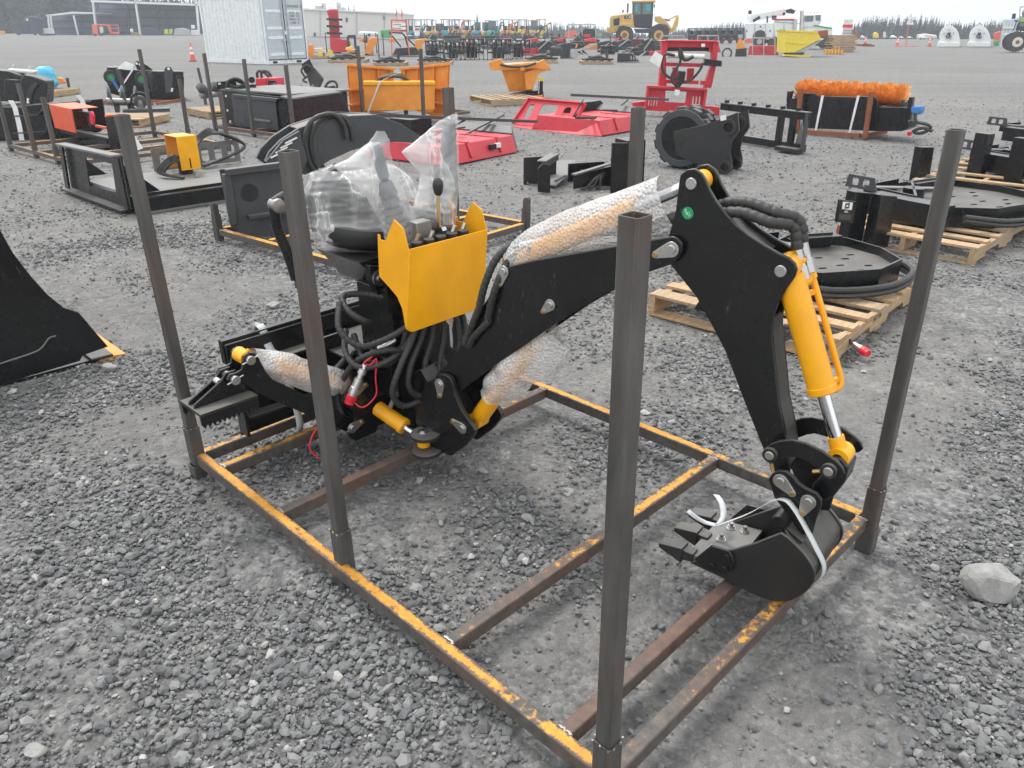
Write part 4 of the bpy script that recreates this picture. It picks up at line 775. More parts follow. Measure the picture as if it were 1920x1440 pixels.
bx(o, (mx_ - .02, yc, .22), (mx_ + .20, yc + .008, .57), 'motor_cover', 'yellow'); bx(o, (mx_ - .02, yc + .008, .562), (mx_ + .20, yc + .30, .57), 'motor_cover', 'yellow'); bx(o, (mx_ - .02, yc + .292, .22), (mx_ + .20, yc + .30, .561), 'motor_cover', 'orange'); bx(o, (mx_ + .08, yc - .003, .24), (mx_ + .095, yc - .0005, .34), 'cover_slot', 'black')
MB().cyl((mx_ + .09, yc + .15, .163), (mx_ + .09, yc + .15, .35), .075).build('motor', 'black', o); MB().cyl((mx_ + .07, yc - .15, .165), (mx_ + .07, yc - .15, .23), .03).build('hose_fitting', 'zinc', o)
for k in range(4): hz_(o, [(mx_ + .05, yc + .1 + .04 * k, .30), (mx_ - .12, yc - .05, .33 + .02 * k), (mx_ - .22, yc - .02 + .05 * k, .22), (mx_ - .1, yc - .2, .18)], .017)
for k in range(4): hz_(o, [(mx_ + .15, yc + .1 + .05 * k, .36), (mx_ + .42, yc + .25, .52 + .02 * k), (mx_ + .70, yc + .35 + .05 * k, .50), (mx_ + .90, yc + .30, .36), (mx_ + .6, yc + .28, .25), (mx_ + .35, yc + .25 + .05 * k, .20)], .016)
gy = yc + .45; MB().prism(key([(.72, .15), (1.75, .15), (1.75, .40), (.72, .40)], *[rnd_rect(.80 + k * .16, .20, .90 + k * .16, .36, .03) for k in range(6)]) and [(x, gy, z) for x, z in key([(.72, .17), (1.75, .17), (1.75, .42), (.72, .42)], *[rnd_rect(.80 + k * .16, .22, .89 + k * .16, .37, .03) for k in range(6)])], (0, .012, 0)).build('slotted_guard', 'grey_plate', o)
# -- red rotary mowers
def mower(label, A, B, rz, plate_px=None, full=True):
    o, L = spot('rotary_mower', label, 'mower', A, B, 'red rotary mowers')
    hh = .24; W2 = 1.5
    ends = [(0, .0), (.12, 0), (L - .0, 0)]
    m = MB().hexa([(0, 0, .01), (L, 0, .01), (L, W2, .01), (0, W2, .01), (.05, .10, hh), (L, .08, hh), (L, W2 - .08, hh), (.05, W2 - .1, hh)]); m.build('deck', 'red', o, bevel=.012)
    for x in (L * .34, L * .76):
        m = MB(); q = [(x, .000, .05), (x, .085, hh + .004), (x, .5, hh + .004)]; m.bar(V(x, -.006, .06), V(x, .078, hh - .005), .05, .02, up=(0, -1, .4)); m.bar(V(x, .07, hh + .005), V(x, W2 * .5, hh + .005), .05, .02); m.build('deck_rib', 'red', o, bevel=.006)
    m = MB().hexa([(L + .003, .03, .02), (L + .30, .22, .02), (L + .30, W2 - .2, .02), (L + .003, W2, .02), (L + .003, .09, hh + .02), (L + .16, .22, hh + .10), (L + .16, W2 - .25, hh + .10), (L + .003, W2 - .08, hh + .02)]); m.build('end_guard', 'charcoal', o, bevel=.006)
    return o, L
o, L = mower('red rotary mower with grey end guard, partly behind the backhoe rear upright', (838, 314), (970, 287), 0)
bx(o, (L * .60, -.004, .11), (L * .68, .04, .18), 'decal', 'black'); bx(o, (L * .685, -.003, .12), (L * .75, .045, .18), 'decal', 'paper')
p0, p1 = pl(o, 612, 212, .55), pl(o, 1005, 228, .55); MB().bar((p0[0], .55, p0[1]), (p1[0], .55, p1[1]), .05, .04).build('push_bar', 'charcoal', o); q0, q1 = pl(o, 945, 215, .55), pl(o, 890, 255, .55)
MB().bar((q0[0], .56, q0[1]), (q1[0], .70, .24), .05, .02).build('bar_stay', 'charcoal', o); MB().bar((q0[0] - .9, .56, q0[1]), (q1[0] - .9, .70, .24), .05, .02).build('bar_stay', 'charcoal', o); MB().bar((q1[0] - .1, .65, .34), (q1[0] - .8, .65, .34), .04, .02).build('bar_brace', 'charcoal', o)
p0 = pl(o, 790, 235, .8); bx(o, (p0[0] - .3, .70, .25), (p0[0] + .1, 1.1, .52), 'gearbox_guard', 'black'); hz_(o, [(L * .2, .4, .26), (L * .35, .3, .33), (L * .45, .5, .30), (L * .5, .7, .26)], .02)
for k in range(5): MB().bar((L * .02 + k * .07, .35, hz(G(790, 322), 300) * 0 + .262), (L * .02 + k * .07, .9, .262), .02, .01).build('deck_slot', 'red_dark', o)
o, L = mower('red rotary mower with a tilted slotted mounting plate, in front of the red mast', (1130, 256), (1212, 242), 0)
fr = o; inv = fr.matrix_basis.inverted(); a3, b3 = inv @ G(962, 236), inv @ G(1072, 249)
d3 = (b3 - a3); d3.z = 0; L3 = d3.length; px = d3.normalized(); nrm = V(-px.y, px.x, 0); py_ = (V(0, 0, 1) * .80 + nrm * .60).normalized(); Mp = basis(a3 + V(0, 0, .03), px, py_)
pm = MB().prism([(x, y, 0) for x, y in key([(0, 0), (L3 + .02, -.02), (L3 + .04, .50), (.12, .50)], rnd_rect(.18, .12, .32, .42, .06), rnd_rect(.48, .14, .86, .44, .06), rnd_rect(1.02, .10, 1.18, .42, .06))], (0, 0, .012)).build('mount_plate', 'red', o, M=Mp)
MB().bar((.10, .5, .03), (L3 + .05, .5, .03), .02, .06).build('plate_flange', 'red', pm); MB().bar((L3 + .02, 0, .03), (L3 + .04, .49, .03), .02, .05, up=(0, 0, 1)).build('plate_flange', 'red', pm); MB().bar((0, 0, .03), (.12, .49, .03), .02, .05).build('plate_flange', 'red', pm)
MB().hexa([inv @ G(962, 238), inv @ G(1075, 252), V(0, 0, 0), V(.0, 1.2, 0), inv @ G(985, 236) + V(0, .1, .05), inv @ G(1090, 250) + V(0, 0, .06), V(.06, .1, .23), V(.06, 1.2, .23)]).build('deck_wing', 'red', o, bevel=.006)
p0, p1 = pl(o, 1072, 178, .6), pl(o, 1252, 187, .6); MB().bar((p0[0], .6, p0[1]), (p1[0], .6, p1[1]), .05, .04).build('push_bar', 'charcoal', o)
for px0, px1 in ((1178, 1162), (1095, 1088)): q0, q1 = pl(o, px0, 187, .6), pl(o, px1, 218, .6); MB().bar((q0[0], .61, q0[1]), (q1[0], .75, .24), .05, .02).build('bar_stay', 'charcoal', o)
q0, q1 = pl(o, 1132, 206, .65), pl(o, 1165, 207, .65); MB().bar((q0[0], .65, q0[1]), (q1[0], .65, q1[1]), .03, .02).build('bar_brace', 'charcoal', o)
q0, q1 = pl(o, 1072, 220, 1.1), pl(o, 1131, 190, 1.1); xz(o, [(q0[0], q0[1] - .1), (q1[0], q0[1] - .1), (q1[0], q1[1] - .03), (q1[0] - .08, q1[1] + .02), (q0[0], q1[1] + .02)], 1.1, 1.4, 'gearbox_guard', 'black'); hz_(o, [(-.35, .3, .3), (-.1, .25, .28), (.15, .3, .26), (.35, .4, .25)], .022)
# -- tree puller with cross braces, saw blade and upright plate
o, L = spot('tree_puller', 'black tree puller with a tall upright plate, cross bracing and flat serrated blade', 'attachment', (1012, 362), (1140, 352))
e = pls(o, [(1009, 360), (1009, 316), (1017, 308), (1032, 309), (1032, 362)]); xz(o, e, 0, .02, 'end_plate', 'black'); bx(o, (.02, .5, .0), (.42, .52, .30), 'back_plate', 'black_dusty')
q0, q1 = pl(o, 1018, 308), pl(o, 1088, 302); MB().bar((q0[0], .04, .325), (q0[0] + .35, .45, .335), .10, .012).build('top_plate', 'grey_plate', o); MB().bar((q0[0] + .0, .08, .27), (q0[0] + .4, .5, .30), .02, .10).build('side_plate', 'black', o)
MB().prism([V(x, y, z) for (x, y), z in zip([lo(o, *q) for q in [(1018, 352), (1042, 327), (1077, 327), (1077, 338), (1042, 355)]], [0.03, .15, .16, .12, .03])], (0, 0, .012)).build('slotted_plate', 'grey_plate', o); s0, s1 = lo(o, 1041, 346, .08), lo(o, 1060, 335, .12); MB().bar((*s0, .115), (*s1, .155), .03, .012).build('slot', 'ink', o)
q0, q1 = pl(o, 1073, 327), pl(o, 1150, 310); xz(o, pls(o, [(1076, 355), (1076, 328), (1146, 312), (1146, 350), (1110, 348)]), .0, .02, 'side_plate', 'black', .003); MB().bar((q0[0], -.02, q0[1]), (q1[0], .10, q1[1]), .06, .015).build('brace', 'grey_plate', o); q0, q1 = pl(o, 1082, 314, .2), pl(o, 1148, 322, .2); MB().bar((q0[0], .3, q0[1] - .02), (q1[0], -.05, q1[1] - .05), .06, .015).build('brace', 'grey_plate', o); bx(o, (pl(o, 1082, 330)[0], .22, .05), (pl(o, 1150, 330)[0], .24, .25), 'side_plate', 'black')
ux = lo(o, 1145, 363); T_ = thing; xx0, zz0 = pl(o, 1146, 362, ux[1]); xx1, _z = pl(o, 1212, 385, ux[1] - .25)
xz(o, pls(o, [(1146, 363), (1149, 268), (1179, 268), (1174, 366)], ux[1]), ux[1], ux[1] + .03, 'upright_plate', 'black'); xz(o, pls(o, [(1174, 366), (1179, 265), (1214, 262), (1208, 386)], ux[1]), ux[1] + .032, ux[1] + .30, 'upright_box', 'black'); xz(o, pls(o, [(1205, 385), (1207, 340), (1214, 335), (1213, 388)], ux[1] - .03), ux[1] - .06, ux[1] - .03, 'foot_plate', 'black')
for k in range(3): hz_(o, [(pl(o, 1147, 318 + 6 * k, .1)[0], .05 + .04 * k, pl(o, 1147, 316 + 6 * k, .1)[1]), (pl(o, 1118 + 4 * k, 340, 0)[0], -.02, .13), (pl(o, 1096 + 12 * k, 360, 0)[0], -.05, .03), (pl(o, 1085 + 14 * k, 368, 0)[0], -.03, .02)], .016)
sb = [];
for k in range(22): a = R(95 + k * 8); rr = .34 if k % 2 else .29; sb.append((rr * math.cos(a), rr * math.sin(a) * .9))
cx_, cy_ = lo(o, 1165, 374); MB().prism([(cx_ + x, cy_ + y, .008) for x, y in sb] + [(cx_ + .1, cy_ - .28, .008), (cx_ + .15, cy_, .008)], (0, 0, .012)).build('serrated_blade', 'hopper_yellow' if False else 'grey_plate', o)
cc = [(*lo(o, 1215, 380), .03), (*lo(o, 1226, 379), .03)]; MB().lathe(cc[0], V(*cc[1]) - V(*cc[0]), [(0, .014), (.07, .016), (.08, .02), (.13, .02)], 10).build('quick_coupler', 'zinc', o); MB().lathe(cc[1], V(*cc[1]) - V(*cc[0]), [(0, .022), (.05, .022), (.06, .018), (.10, .018)], 10).build('dust_cap', 'plastic_red', o)
# -- compaction wheel
o = thing('compaction_wheel', 'black padded compaction wheel lying with its pin ears to the right', 'attachment', G(1300, 319), R(-33))
cr = .36; cx_, cz_ = pl(o, 1277, 264, .0); cz_ = cr + .005
MB().cyl((cx_, 0, cz_), (cx_, .42, cz_), cr - .055, n=40).build('drum', 'black', o); MB().ring((cx_, -.01, cz_), (cx_, .012, cz_), cr - .02, cr - .10, 40).build('drum_rim', 'charcoal', o, bevel=.004); MB().ring((cx_, .41, cz_), (cx_, .43, cz_), cr - .02, cr - .10, 40).build('drum_rim', 'black_worn', o)
for k in range(11):
    for j in range(3):
        a = R(k * 32.7 + j * 10.9); d = V(math.cos(a), 0, math.sin(a)); tn = V(-math.sin(a), 0, math.cos(a)); c = V(cx_, .07 + j * .14, cz_) + d * (cr - .06)
        MB().hexa([c - tn * .078 - V(0, .064, 0), c + tn * .078 - V(0, .064, 0), c + tn * .078 + V(0, .064, 0), c - tn * .078 + V(0, .064, 0), c + d * .072 - tn * .05 - V(0, .052, 0), c + d * .072 + tn * .05 - V(0, .052, 0), c + d * .072 + tn * .05 + V(0, .052, 0), c + d * .072 - tn * .05 + V(0, .052, 0)]).build('pad', 'black_worn', o, bevel=.006)
xz(o, pls(o, [(1262, 247), (1327, 232), (1342, 238), (1334, 320), (1300, 305), (1268, 290)], -.03), -.035, -.015, 'yoke_arm', 'black_worn', .005); MB().cyl((cx_, -.04, cz_), (cx_, .46, cz_), .07).build('axle', 'black_dusty', o); xz(o, pls(o, [(1262, 247), (1327, 232), (1342, 238), (1334, 320), (1300, 305), (1268, 290)], -.03), .44, .46, 'yoke_arm', 'black_worn', .005)
h1 = circ(*pl(o, 1366, 239, -.05), .058, 0, 360, 16)[:-1]; h2 = circ(*pl(o, 1359, 314, -.05), .05, 0, 360, 16)[:-1]
ear = pls(o, [(1327, 232), (1383, 211), (1384, 226), (1386, 245), (1372, 265), (1368, 285), (1372, 305), (1370, 322), (1358, 327), (1347, 318), (1335, 322), (1322, 318)], -.05); 
for y in (-.05, .34): k = xz(o, key(ear, h1, h2), y, y + .03, 'pin_ear', 'black_worn', 0); MB().ring((pl(o, 1366, 239, -.05)[0], y - .02, pl(o, 1366, 239, -.05)[1]), (pl(o, 1366, 239, -.05)[0], y + .05, pl(o, 1366, 239, -.05)[1]), .095, .058).build('pin_boss', 'black_worn', k); MB().ring((pl(o, 1359, 314, -.05)[0], y - .02, pl(o, 1359, 314, -.05)[1]), (pl(o, 1359, 314, -.05)[0], y + .05, pl(o, 1359, 314, -.05)[1]), .08, .05).build('pin_boss', 'black_worn', k)
q = pl(o, 1335, 250, 0); bx(o, (q[0] - .02, -.02, .15), (q[0] + .05, .44, .55), 'yoke_plate', 'black_worn', .006)
q = pl(o, 1356, 221, -.055); MB().box((q[0], -.054, q[1]), (.07, .004, .06), (0, R(-15), 0)).build('decal', 'paper', o)
# -- fork frame
o, L = spot('fork_frame', 'black skid steer fork frame with a notched top bar', 'attachment', (1392, 270), (1512, 290))
q0, q1 = pl(o, 1352, 206), pl(o, 1520, 215); MB().bar((q0[0], 0, .50), (q1[0], 0, .50), .05, .10).build('top_bar', 'black', o, bevel=.004); MB().bar((q0[0], -.02, .555), (q1[0], -.02, .555), .08, .012).build('bar_cap', 'grey_plate', o)
for k in range(6): MB().bb((q0[0] + .12 + k * (q1[0] - q0[0]) / 6.2, -.06, .562), (q0[0] + .14 + k * (q1[0] - q0[0]) / 6.2, .02, .60)).build('notch', 'black', o)
for px_ in (1457, 1480): q = pl(o, px_, 260); bx(o, (q[0] - .045, .0, .04), (q[0] + .045, .06, .449), 'post', 'black')
bx(o, (q1[0] - .05, -.05, .02), (q1[0] - .01, .0, .55), 'end_post', 'charcoal'); MB().bar((q0[0], .04, .07), (q1[0] - .05, .04, .07), .06, .10).build('bottom_bar', 'black', o); MB().bar((q1[0] - .40, -.09, .05), (q1[0] - .02, -.09, .05), .16, .05).build('foot_plate', 'black_dusty', o); MB().prism([(q1[0] - .26, .07, .08), (q1[0] - .08, .07, .08), (q1[0] - .2, .07, .42)], (0, .02, 0)).build('gusset', 'grey_plate', o)
hz_(o, [(q0[0] + .1, -.05, .10), (q0[0] + .3, -.1, .14), (q0[0] + .45, -.05, .11)], .015)
# -- pallets and disc-mulcher style grapples on the right
def pallet(label, A, B, W_=1.02, L_=None, group='wooden pallets', yaw=None, h_=.14, slats=7, mat='pallet_wood', side=1, coarse=False):
    o, L = spot('pallet', label, 'pallet', A, B, group)
    L = L_ or L
    for y in (.02, W_ / 2, W_ - .02):
        if coarse: bx(o, (0, y - .02, .02), (L, y + .02, h_ - .02), 'stringer', mat, .003)
        else:
            m = MB().prism([(x, y - .02, z) for x, z in [(0, .018), (L * .16, .018), (L * .18, .06), (L * .38, .06), (L * .40, .018), (L * .60, .018), (L * .62, .06), (L * .82, .06), (L * .84, .018), (L, .018), (L, h_ - .02), (0, h_ - .02)]], (0, .04, 0)); m.build('stringer', mat, o, bevel=.002)
    for k in range(slats):
        x = (L - .10) * k / (slats - 1); w2 = .10 if k % 3 else .13; bx(o, (x, -.005 + random.uniform(-.01, .01), h_ - .019), (x + w2 * .95, W_ + .005 + random.uniform(-.01, .01), h_), 'top_board', mat, .002)
    for x in (0, L / 2 - .05, L - .10): bx(o, (x, 0, .0), (x + .10, W_, .017), 'bottom_board', mat, .002)
    return o, L
PG = 'wooden pallets under the black mulchers'
P1, _ = pallet('pale wooden pallet just behind the dipper under a black mulcher', (1563, 682), (1712, 566), 1.16, group=PG)
P2, _ = pallet('pale wooden pallet with a red painted board under the second mulcher', (1822, 499), (1935, 432), 1.05, group=PG)
P3, _ = pallet('yellowish pallet at the right edge behind the second mulcher', (1925, 388), (2010, 330), 1.1, group=PG)
def mulcher(label, src, dx, dy, rz, tall=True, big=1.0):
    o = thing('disc_mulcher', label, 'attachment', src, rz, 'black disc mulchers on pallets'); s = big; zb = .14
    deck = [(-.15, -.48), (.35, -.50), (.70, -.30), (.78, .05), (.70, .42), (.42, .58), (-.15, .55), (-.45, .25), (-.45, -.25)]
    holes = [rnd_rect(x, y, x + .075, y + .035, .015, 2) for x, y in ((-.02, -.34), (.14, -.34), (.32, -.30), (.46, -.20), (.05, -.18), (.24, -.14), (.40, .02), (.52, .12), (.2, .1))]
    MB().prism([(x * s, y * s, zb + .10) for x, y in key(deck, *holes)], (0, 0, .008)).build('deck', 'black_dusty', o)
    m = MB()
    for (x0, y0), (x1, y1) in zip(deck, deck[1:] + deck[:1]): m.bar((x0 * s, y0 * s, zb + .085), (x1 * s, y1 * s, zb + .085), .012, .16)
    m.build('skirt', 'black', o)
    # raised frame on the deck
    for (x0, y0), (x1, y1) in (((-.45, .0), (.1, .42)), ((.1, .42), (.55, .42)), ((-.45, .02), (-.40, .5)), ((-.40, .5), (.1, .55))): MB().bar((x0 * s, y0 * s, zb + .16), (x1 * s, y1 * s, zb + .16), .02, .10).build('deck_rib', 'black', o)
    MB().bar((.08 * s, .40 * s, zb + .19), (.60 * s, .40 * s, zb + .19), .10, .012).build('rib_cap', 'black', o); bx(o, (-.38 * s, .08 * s, zb + .11), (.06 * s, .36 * s, zb + .118), 'motor_plate', 'charcoal'); MB().cyl((-.15 * s, .22 * s, zb + .118), (-.15 * s, .22 * s, zb + .21), .09).build('motor', 'black', o)
    MB().bar((-.40 * s, .46 * s, zb + .20), (.02 * s, .14 * s, zb + .20), .08, .01).build('strut', 'grey_plate', o)
    # mounting tower at the left with handles
    bx(o, (-.62 * s, -.34 * s, zb + .02), (-.46 * s, .30 * s, zb + .20), 'tower', 'black'); MB().prism([(-.55 * s, y, z) for y, z in key([(.30, zb + .2), (.62, zb + .2), (.60, zb + .31), (.34, zb + .31)], rnd_rect(.38, zb + .225, .45, zb + .285, .015, 2), rnd_rect(.49, zb + .225, .56, zb + .285, .015, 2))], (.012, 0, 0)).build('handle', 'charcoal', o)
    if tall:
        for y in (-.30, .12): bx(o, (-.72 * s, y * s, zb - .12), (-.63 * s, (y + .16) * s, zb + .42), 'fork_pocket', 'black', .003)
    for k in range(2): hz_(o, [(-.5 * s, -.45 * s, zb + .10 + .03 * k), (-.1 * s, -.57 * s, zb + .04 + .035 * k), (.4 * s, -.58 * s, zb + .04 + .035 * k), (.78 * s, -.36 * s, zb + .06 + .035 * k), (.86 * s, .05 * s, zb + .06 + .035 * k), (.78 * s, .45 * s, zb + .08)], .02)
    return o
c1 = (G(1563, 682) + G(1712, 566)) / 2
m1 = mulcher('black disc mulcher on the nearest pallet, behind the yellow bucket ram', G(1492, 563), 0, 0, R(14), False, .78)
q = m1
xz(q, [(-.95, .16), (-.86, .30), (-.60, .33), (-.35, .18), (-.30, .02), (-.45, .0)], -.42, -.41, 'name_plate', 'black', .002)
for x in (-.80, -.73): MB().sphere((x, -.425, .25), .014).build('plate_bolt', 'zinc', q)
m2 = mulcher('black disc mulcher with tall fork pockets and white logo on the second pallet', G(1765, 432), 0, 0, R(30), False, 1.06)
m3 = mulcher('black disc mulcher at the right edge behind the second one', G(1935, 343), 0, 0, R(25), True, 1.06)
m4 = mulcher('farthest black disc mulcher cut by the right edge', G(1962, 285), 0, 0, R(25), False, 1.0)
def logo(q, x, y, z, s=1.0):
    bx(q, (x - .012, y - .25, z - .12), (x, y + .10, z + .16), 'name_plate', 'black', .004); bx(q, (x - .016, y - .10, z + .01), (x - .0125, y + .04, z + .13), 'logo_panel', 'paper', 0)
    MB().prism([(x - .0185, y - .03 + a, z + .07 + c) for a, c in key([(-.035, -.03), (.035, -.03), (.035, .03), (-.035, .03)], [(-.018, -.012), (.018, -.012), (.018, .012), (-.018, .012)])], (.002, 0, 0)).build('logo_mark', 'ink', q); bx(q, (x - .0185, y - .036, z + .10), (x - .0165, y - .026, z + .13), 'logo_mark', 'ink', 0); bx(q, (x - .0185, y - .036, z + .01), (x - .0165, y - .026, z + .04), 'logo_mark', 'ink', 0)
    text('logo_text', 'em', .04, 'paper', q, basis((x - .0135, y - .03, z - .018), (0, -1, 0), (0, 0, 1)), .0006); bx(q, (x - .0145, y - .12, z - .10), (x - .0125, y + .06, z - .035), 'data_plate', 'charcoal', 0)
yy = lo(m2, 1612, 466)[1]
for pts, dy in (([(1587, 454), (1606, 360), (1633, 362), (1616, 458)], 0), ([(1632, 472), (1655, 366), (1683, 368), (1662, 478)], -.12)): xz(m2, pls(m2, pts, yy + dy), yy + dy, yy + dy + .09, 'fork_pocket', 'black', .004)
y3 = lo(m2, 1730, 352)[1]; xz(m2, pls(m2, [(1717, 345), (1729, 276), (1752, 276), (1741, 345)], y3), y3, y3 + .09, 'fork_pocket', 'black', .004)
xz(m2, pls(m2, [(1568, 416), (1575, 374), (1606, 378), (1600, 420)], yy - .03), yy - .03, yy - .01, 'name_plate', 'black', .004); lp = xz(m2, pls(m2, [(1579, 392), (1581, 378), (1599, 380), (1597, 394)], yy - .035), yy - .035, yy - .031, 'logo_panel', 'paper', 0)
cq = pl(m2, 1589, 386, yy - .038); MB().prism([(cq[0] + a * .7, yy - .038, cq[1] + c * .7) for a, c in key([(-.035, -.03), (.035, -.03), (.035, .03), (-.035, .03)], [(-.018, -.012), (.018, -.012), (.018, .012), (-.018, .012)])], (0, .002, 0)).build('logo_mark', 'ink', lp); cq = pl(m2, 1587, 396.5, yy - .034); text('logo_text', 'em', .035, 'paper', lp, basis((cq[0], yy - .033, cq[1]), (1, 0, -.1), (0, 0, 1)), .0006)
xz(m2, pls(m2, [(1574, 401), (1597, 403), (1595, 413), (1572, 411)], yy - .034), yy - .034, yy - .031, 'data_plate', 'charcoal', 0)
logo(m3, -.75, -.45, .36); bx(m3, (-.64, -.36, .20), (-.625, -.25, .32), 'decal', 'paper', 0)
bx(P2, (.0, 1.0, .02), (.04, 1.06, .13), 'red_board', 'plastic_red', .002)
e0, e1 = V(*lo(P1, 1594, 641, .06), .06), V(*lo(P1, 1618, 657, .05), .05); dd2 = (e1 - e0).normalized()
hz_(P1, [(*lo(P1, 1470, 612, .18), .18), (*lo(P1, 1530, 617, .17), .17), (*lo(P1, 1570, 626, .13), .13), e0], .016)
kk = MB().lathe(e0, dd2, [(0, .011), (.03, .014), (.033, .018), (.07, .018), (.073, .021), (.095, .021)], 12).build('quick_coupler', 'zinc', P1); MB().lathe(e0 + dd2 * .095, dd2, [(0, .024), (.028, .024), (.032, .020), (.05, .020)], 12).build('dust_cap', 'plastic_red', kk)
text('pallet_stamp', 'HT 04', .05, 'ink', P1, basis((.62, -.0035, .095), (1, 0, 0), (0, 0, 1)), .0003)
# ---------------------------------------------------------------- left group of racks and attachments
def far(name, label, cat, gx, gy, group=None, rz=None):      # by default a far thing stands square to the aisle it is seen along
    P = G(gx, gy); return thing(name, label, cat, P, math.atan2(P.y, P.x) - math.pi / 2 if rz is None else rz, group)
def fx(o, pts, depth, name, mat, y0=0.0, bevel=.006, parent=None): return xz(o, pls(o, pts, y0), y0, y0 + depth, name, mat, bevel, parent)
def fcyl(o, x, y, rpx, depth, name, mat, y0=0.0, n=24, parent=None, ring=0):
    c = pl(o, x, y, y0); e = pl(o, x + rpx, y, y0); r = abs(e[0] - c[0])
    return (MB().ring((c[0], y0, c[1]), (c[0], y0 + depth, c[1]), r, r * ring, n) if ring else MB().cyl((c[0], y0, c[1]), (c[0], y0 + depth, c[1]), r, n=n)).build(name, mat, parent or o)
def fbar(o, x0, y0, x1, y1, w_, name, mat, yl=0.0, d=None, parent=None):
    a, c = pl(o, x0, y0, yl), pl(o, x1, y1, yl); return MB().bar((a[0], yl, a[1]), (c[0], yl, c[1]), d or w_, w_, up=(0, 0, 1) if abs(c[0] - a[0]) > abs(c[1] - a[1]) else (1, 0, 0)).build(name, mat, parent or o)
def fhose(o, pts, r, yl=0.0, name='hose', mat='hose'): return MB().tube([(*((q := pl(o, x, y, yl))[:1]), yl, q[1]) for x, y in pts], r, 7, step=r * 1.5).build(name, mat, o)
r3 = frame_rack('steel rack at the left edge carrying the orange trencher', (22, 283), (75, 298), 2.3, 2.1, [(0, 0, 1.05), (.98, 0, .95), (1.75, 0, .82), (0, 2.1, 1.3), (1.15, 2.1, .92), (2.3, 2.1, .80)], rmat='rail_mixed', cross=(.45, .75))
o = thing('trencher', 'orange covered chain trencher with black motor on the left rack', 'attachment', G(120, 272), R(-42), 'attachments on the left rack')
fx(o, [(91, 195), (132, 204), (142, 250), (103, 240)], .02, 'guard', 'trencher_orange', -.02); p_ = pls(o, [(91, 195), (132, 204)]); MB().hexa([(p_[0][0], 0, p_[0][1] - .012), (p_[1][0], 0, p_[1][1] - .012), (p_[1][0], .38, p_[1][1] - .012), (p_[0][0], .38, p_[0][1] - .012), (p_[0][0], 0, p_[0][1]), (p_[1][0], 0, p_[1][1]), (p_[1][0], .38, p_[1][1]), (p_[0][0], .38, p_[0][1])]).build('guard_top', 'trencher_orange', o, bevel=.004)
fx(o, [(138, 208), (168, 210), (172, 244), (148, 243)], .06, 'motor_plate', 'black', .1); fx(o, [(112, 240), (200, 258), (202, 262), (112, 250)], .10, 'digging_boom', 'black_dusty', .15); fx(o, [(110, 246), (200, 262), (200, 280), (110, 262)], .3, 'chain_guard', 'black', .2)
for k in range(3): fhose(o, [(92, 200 + 3 * k), (75, 212 + 3 * k), (64, 235), (72, 252 - 3 * k), (85, 250), (92, 220)], .02, .05 + .03 * k)
for k in range(2): fcyl(o, 171, 217 + 9 * k, 3, .03, 'dust_cap', 'plastic_red', .05)
fbar(o, 180, 236, 200, 240, .03, 'lever', 'trencher_orange', .12)
o = thing('crowd_plate', 'narrow black upright blade behind the first upright on the left rack', 'attachment', G(215, 290), R(-30), 'attachments on the left rack'); fx(o, [(196, 218), (214, 216), (224, 285), (207, 282)], .05, 'blade', 'black'); fx(o, [(195, 216), (216, 214), (216, 218), (196, 220)], .10, 'cap', 'trencher_orange', -.02); fx(o, [(249, 250), (268, 278), (252, 285)], .004, 'tag', 'paper', -.02)
o = thing('long_bucket', 'long black bucket with two white straps standing behind the orange trencher', 'bucket', G(60, 262), R(16), 'attachments on the left rack')
fx(o, [(-30, 205), (192, 185), (200, 240), (110, 265), (0, 268), (-30, 268)], .05, 'front_plate', 'black'); fx(o, [(-30, 262), (105, 258), (190, 238), (190, 246), (105, 268), (-30, 270)], .5, 'floor', 'black', .05); fx(o, [(-30, 200), (40, 192), (46, 198), (-30, 206)], .12, 'top_rim', 'charcoal', .05)
for k in range(5): c = pl(o, 5 + 14 * k if k < 3 else 150 + 14 * (k - 3), 198 if k < 3 else 187, 0); bx(o, (c[0] - .05, -.006, c[1] - .03), (c[0] + .05, -.002, c[1]), 'rim_slot', 'grey_plate')
for q in ([(20, 188), (28, 202), (36, 235), (42, 268)], [(146, 178), (154, 188), (160, 207), (168, 235)]): MB().add(*(lambda P: ([v for (x, z) in P for v in ((x - .035, -.012, z), (x + .035, -.012, z))], [(2 * i, 2 * i + 1, 2 * i + 3, 2 * i + 2) for i in range(len(P) - 1)]))([pl(o, *a, -.012) for a in q])).build('strap_band', 'paper', o)
for k in range(2): fbar(o, 25, 218 + 32 * k, 90, 214 + 32 * k, .02, 'rib', 'charcoal', -.01)
def bucket_pair(label, gx, gy, rz, pts_list, extra=None):
    o = thing('black_bucket', label, 'bucket', G(gx, gy), rz, 'black buckets on the left'); y = 0
    for i, pts in enumerate(pts_list): fx(o, pts, .45, 'shell' if i == 0 else 'side_plate', 'black', y, .02); y += .12
    return o
o = bucket_pair('black mini bucket stack at the left edge in front of the blue tarp', 40, 198, R(8), [[(36, 195), (38, 150), (44, 140), (58, 142), (86, 152), (88, 162), (86, 194)], [(6, 190), (8, 148), (35, 150), (34, 190)], [(-20, 190), (-20, 130), (15, 133), (38, 142), (36, 190)]])
fhose(o, [(52, 192), (53, 180), (58, 168), (68, 156)], .03, -.02); fhose(o, [(56, 192), (58, 178), (62, 168), (70, 157)], .03, -.03); fx(o, [(50, 184), (55, 184), (55, 194), (50, 194)], .02, 'fitting', 'paper', -.05)
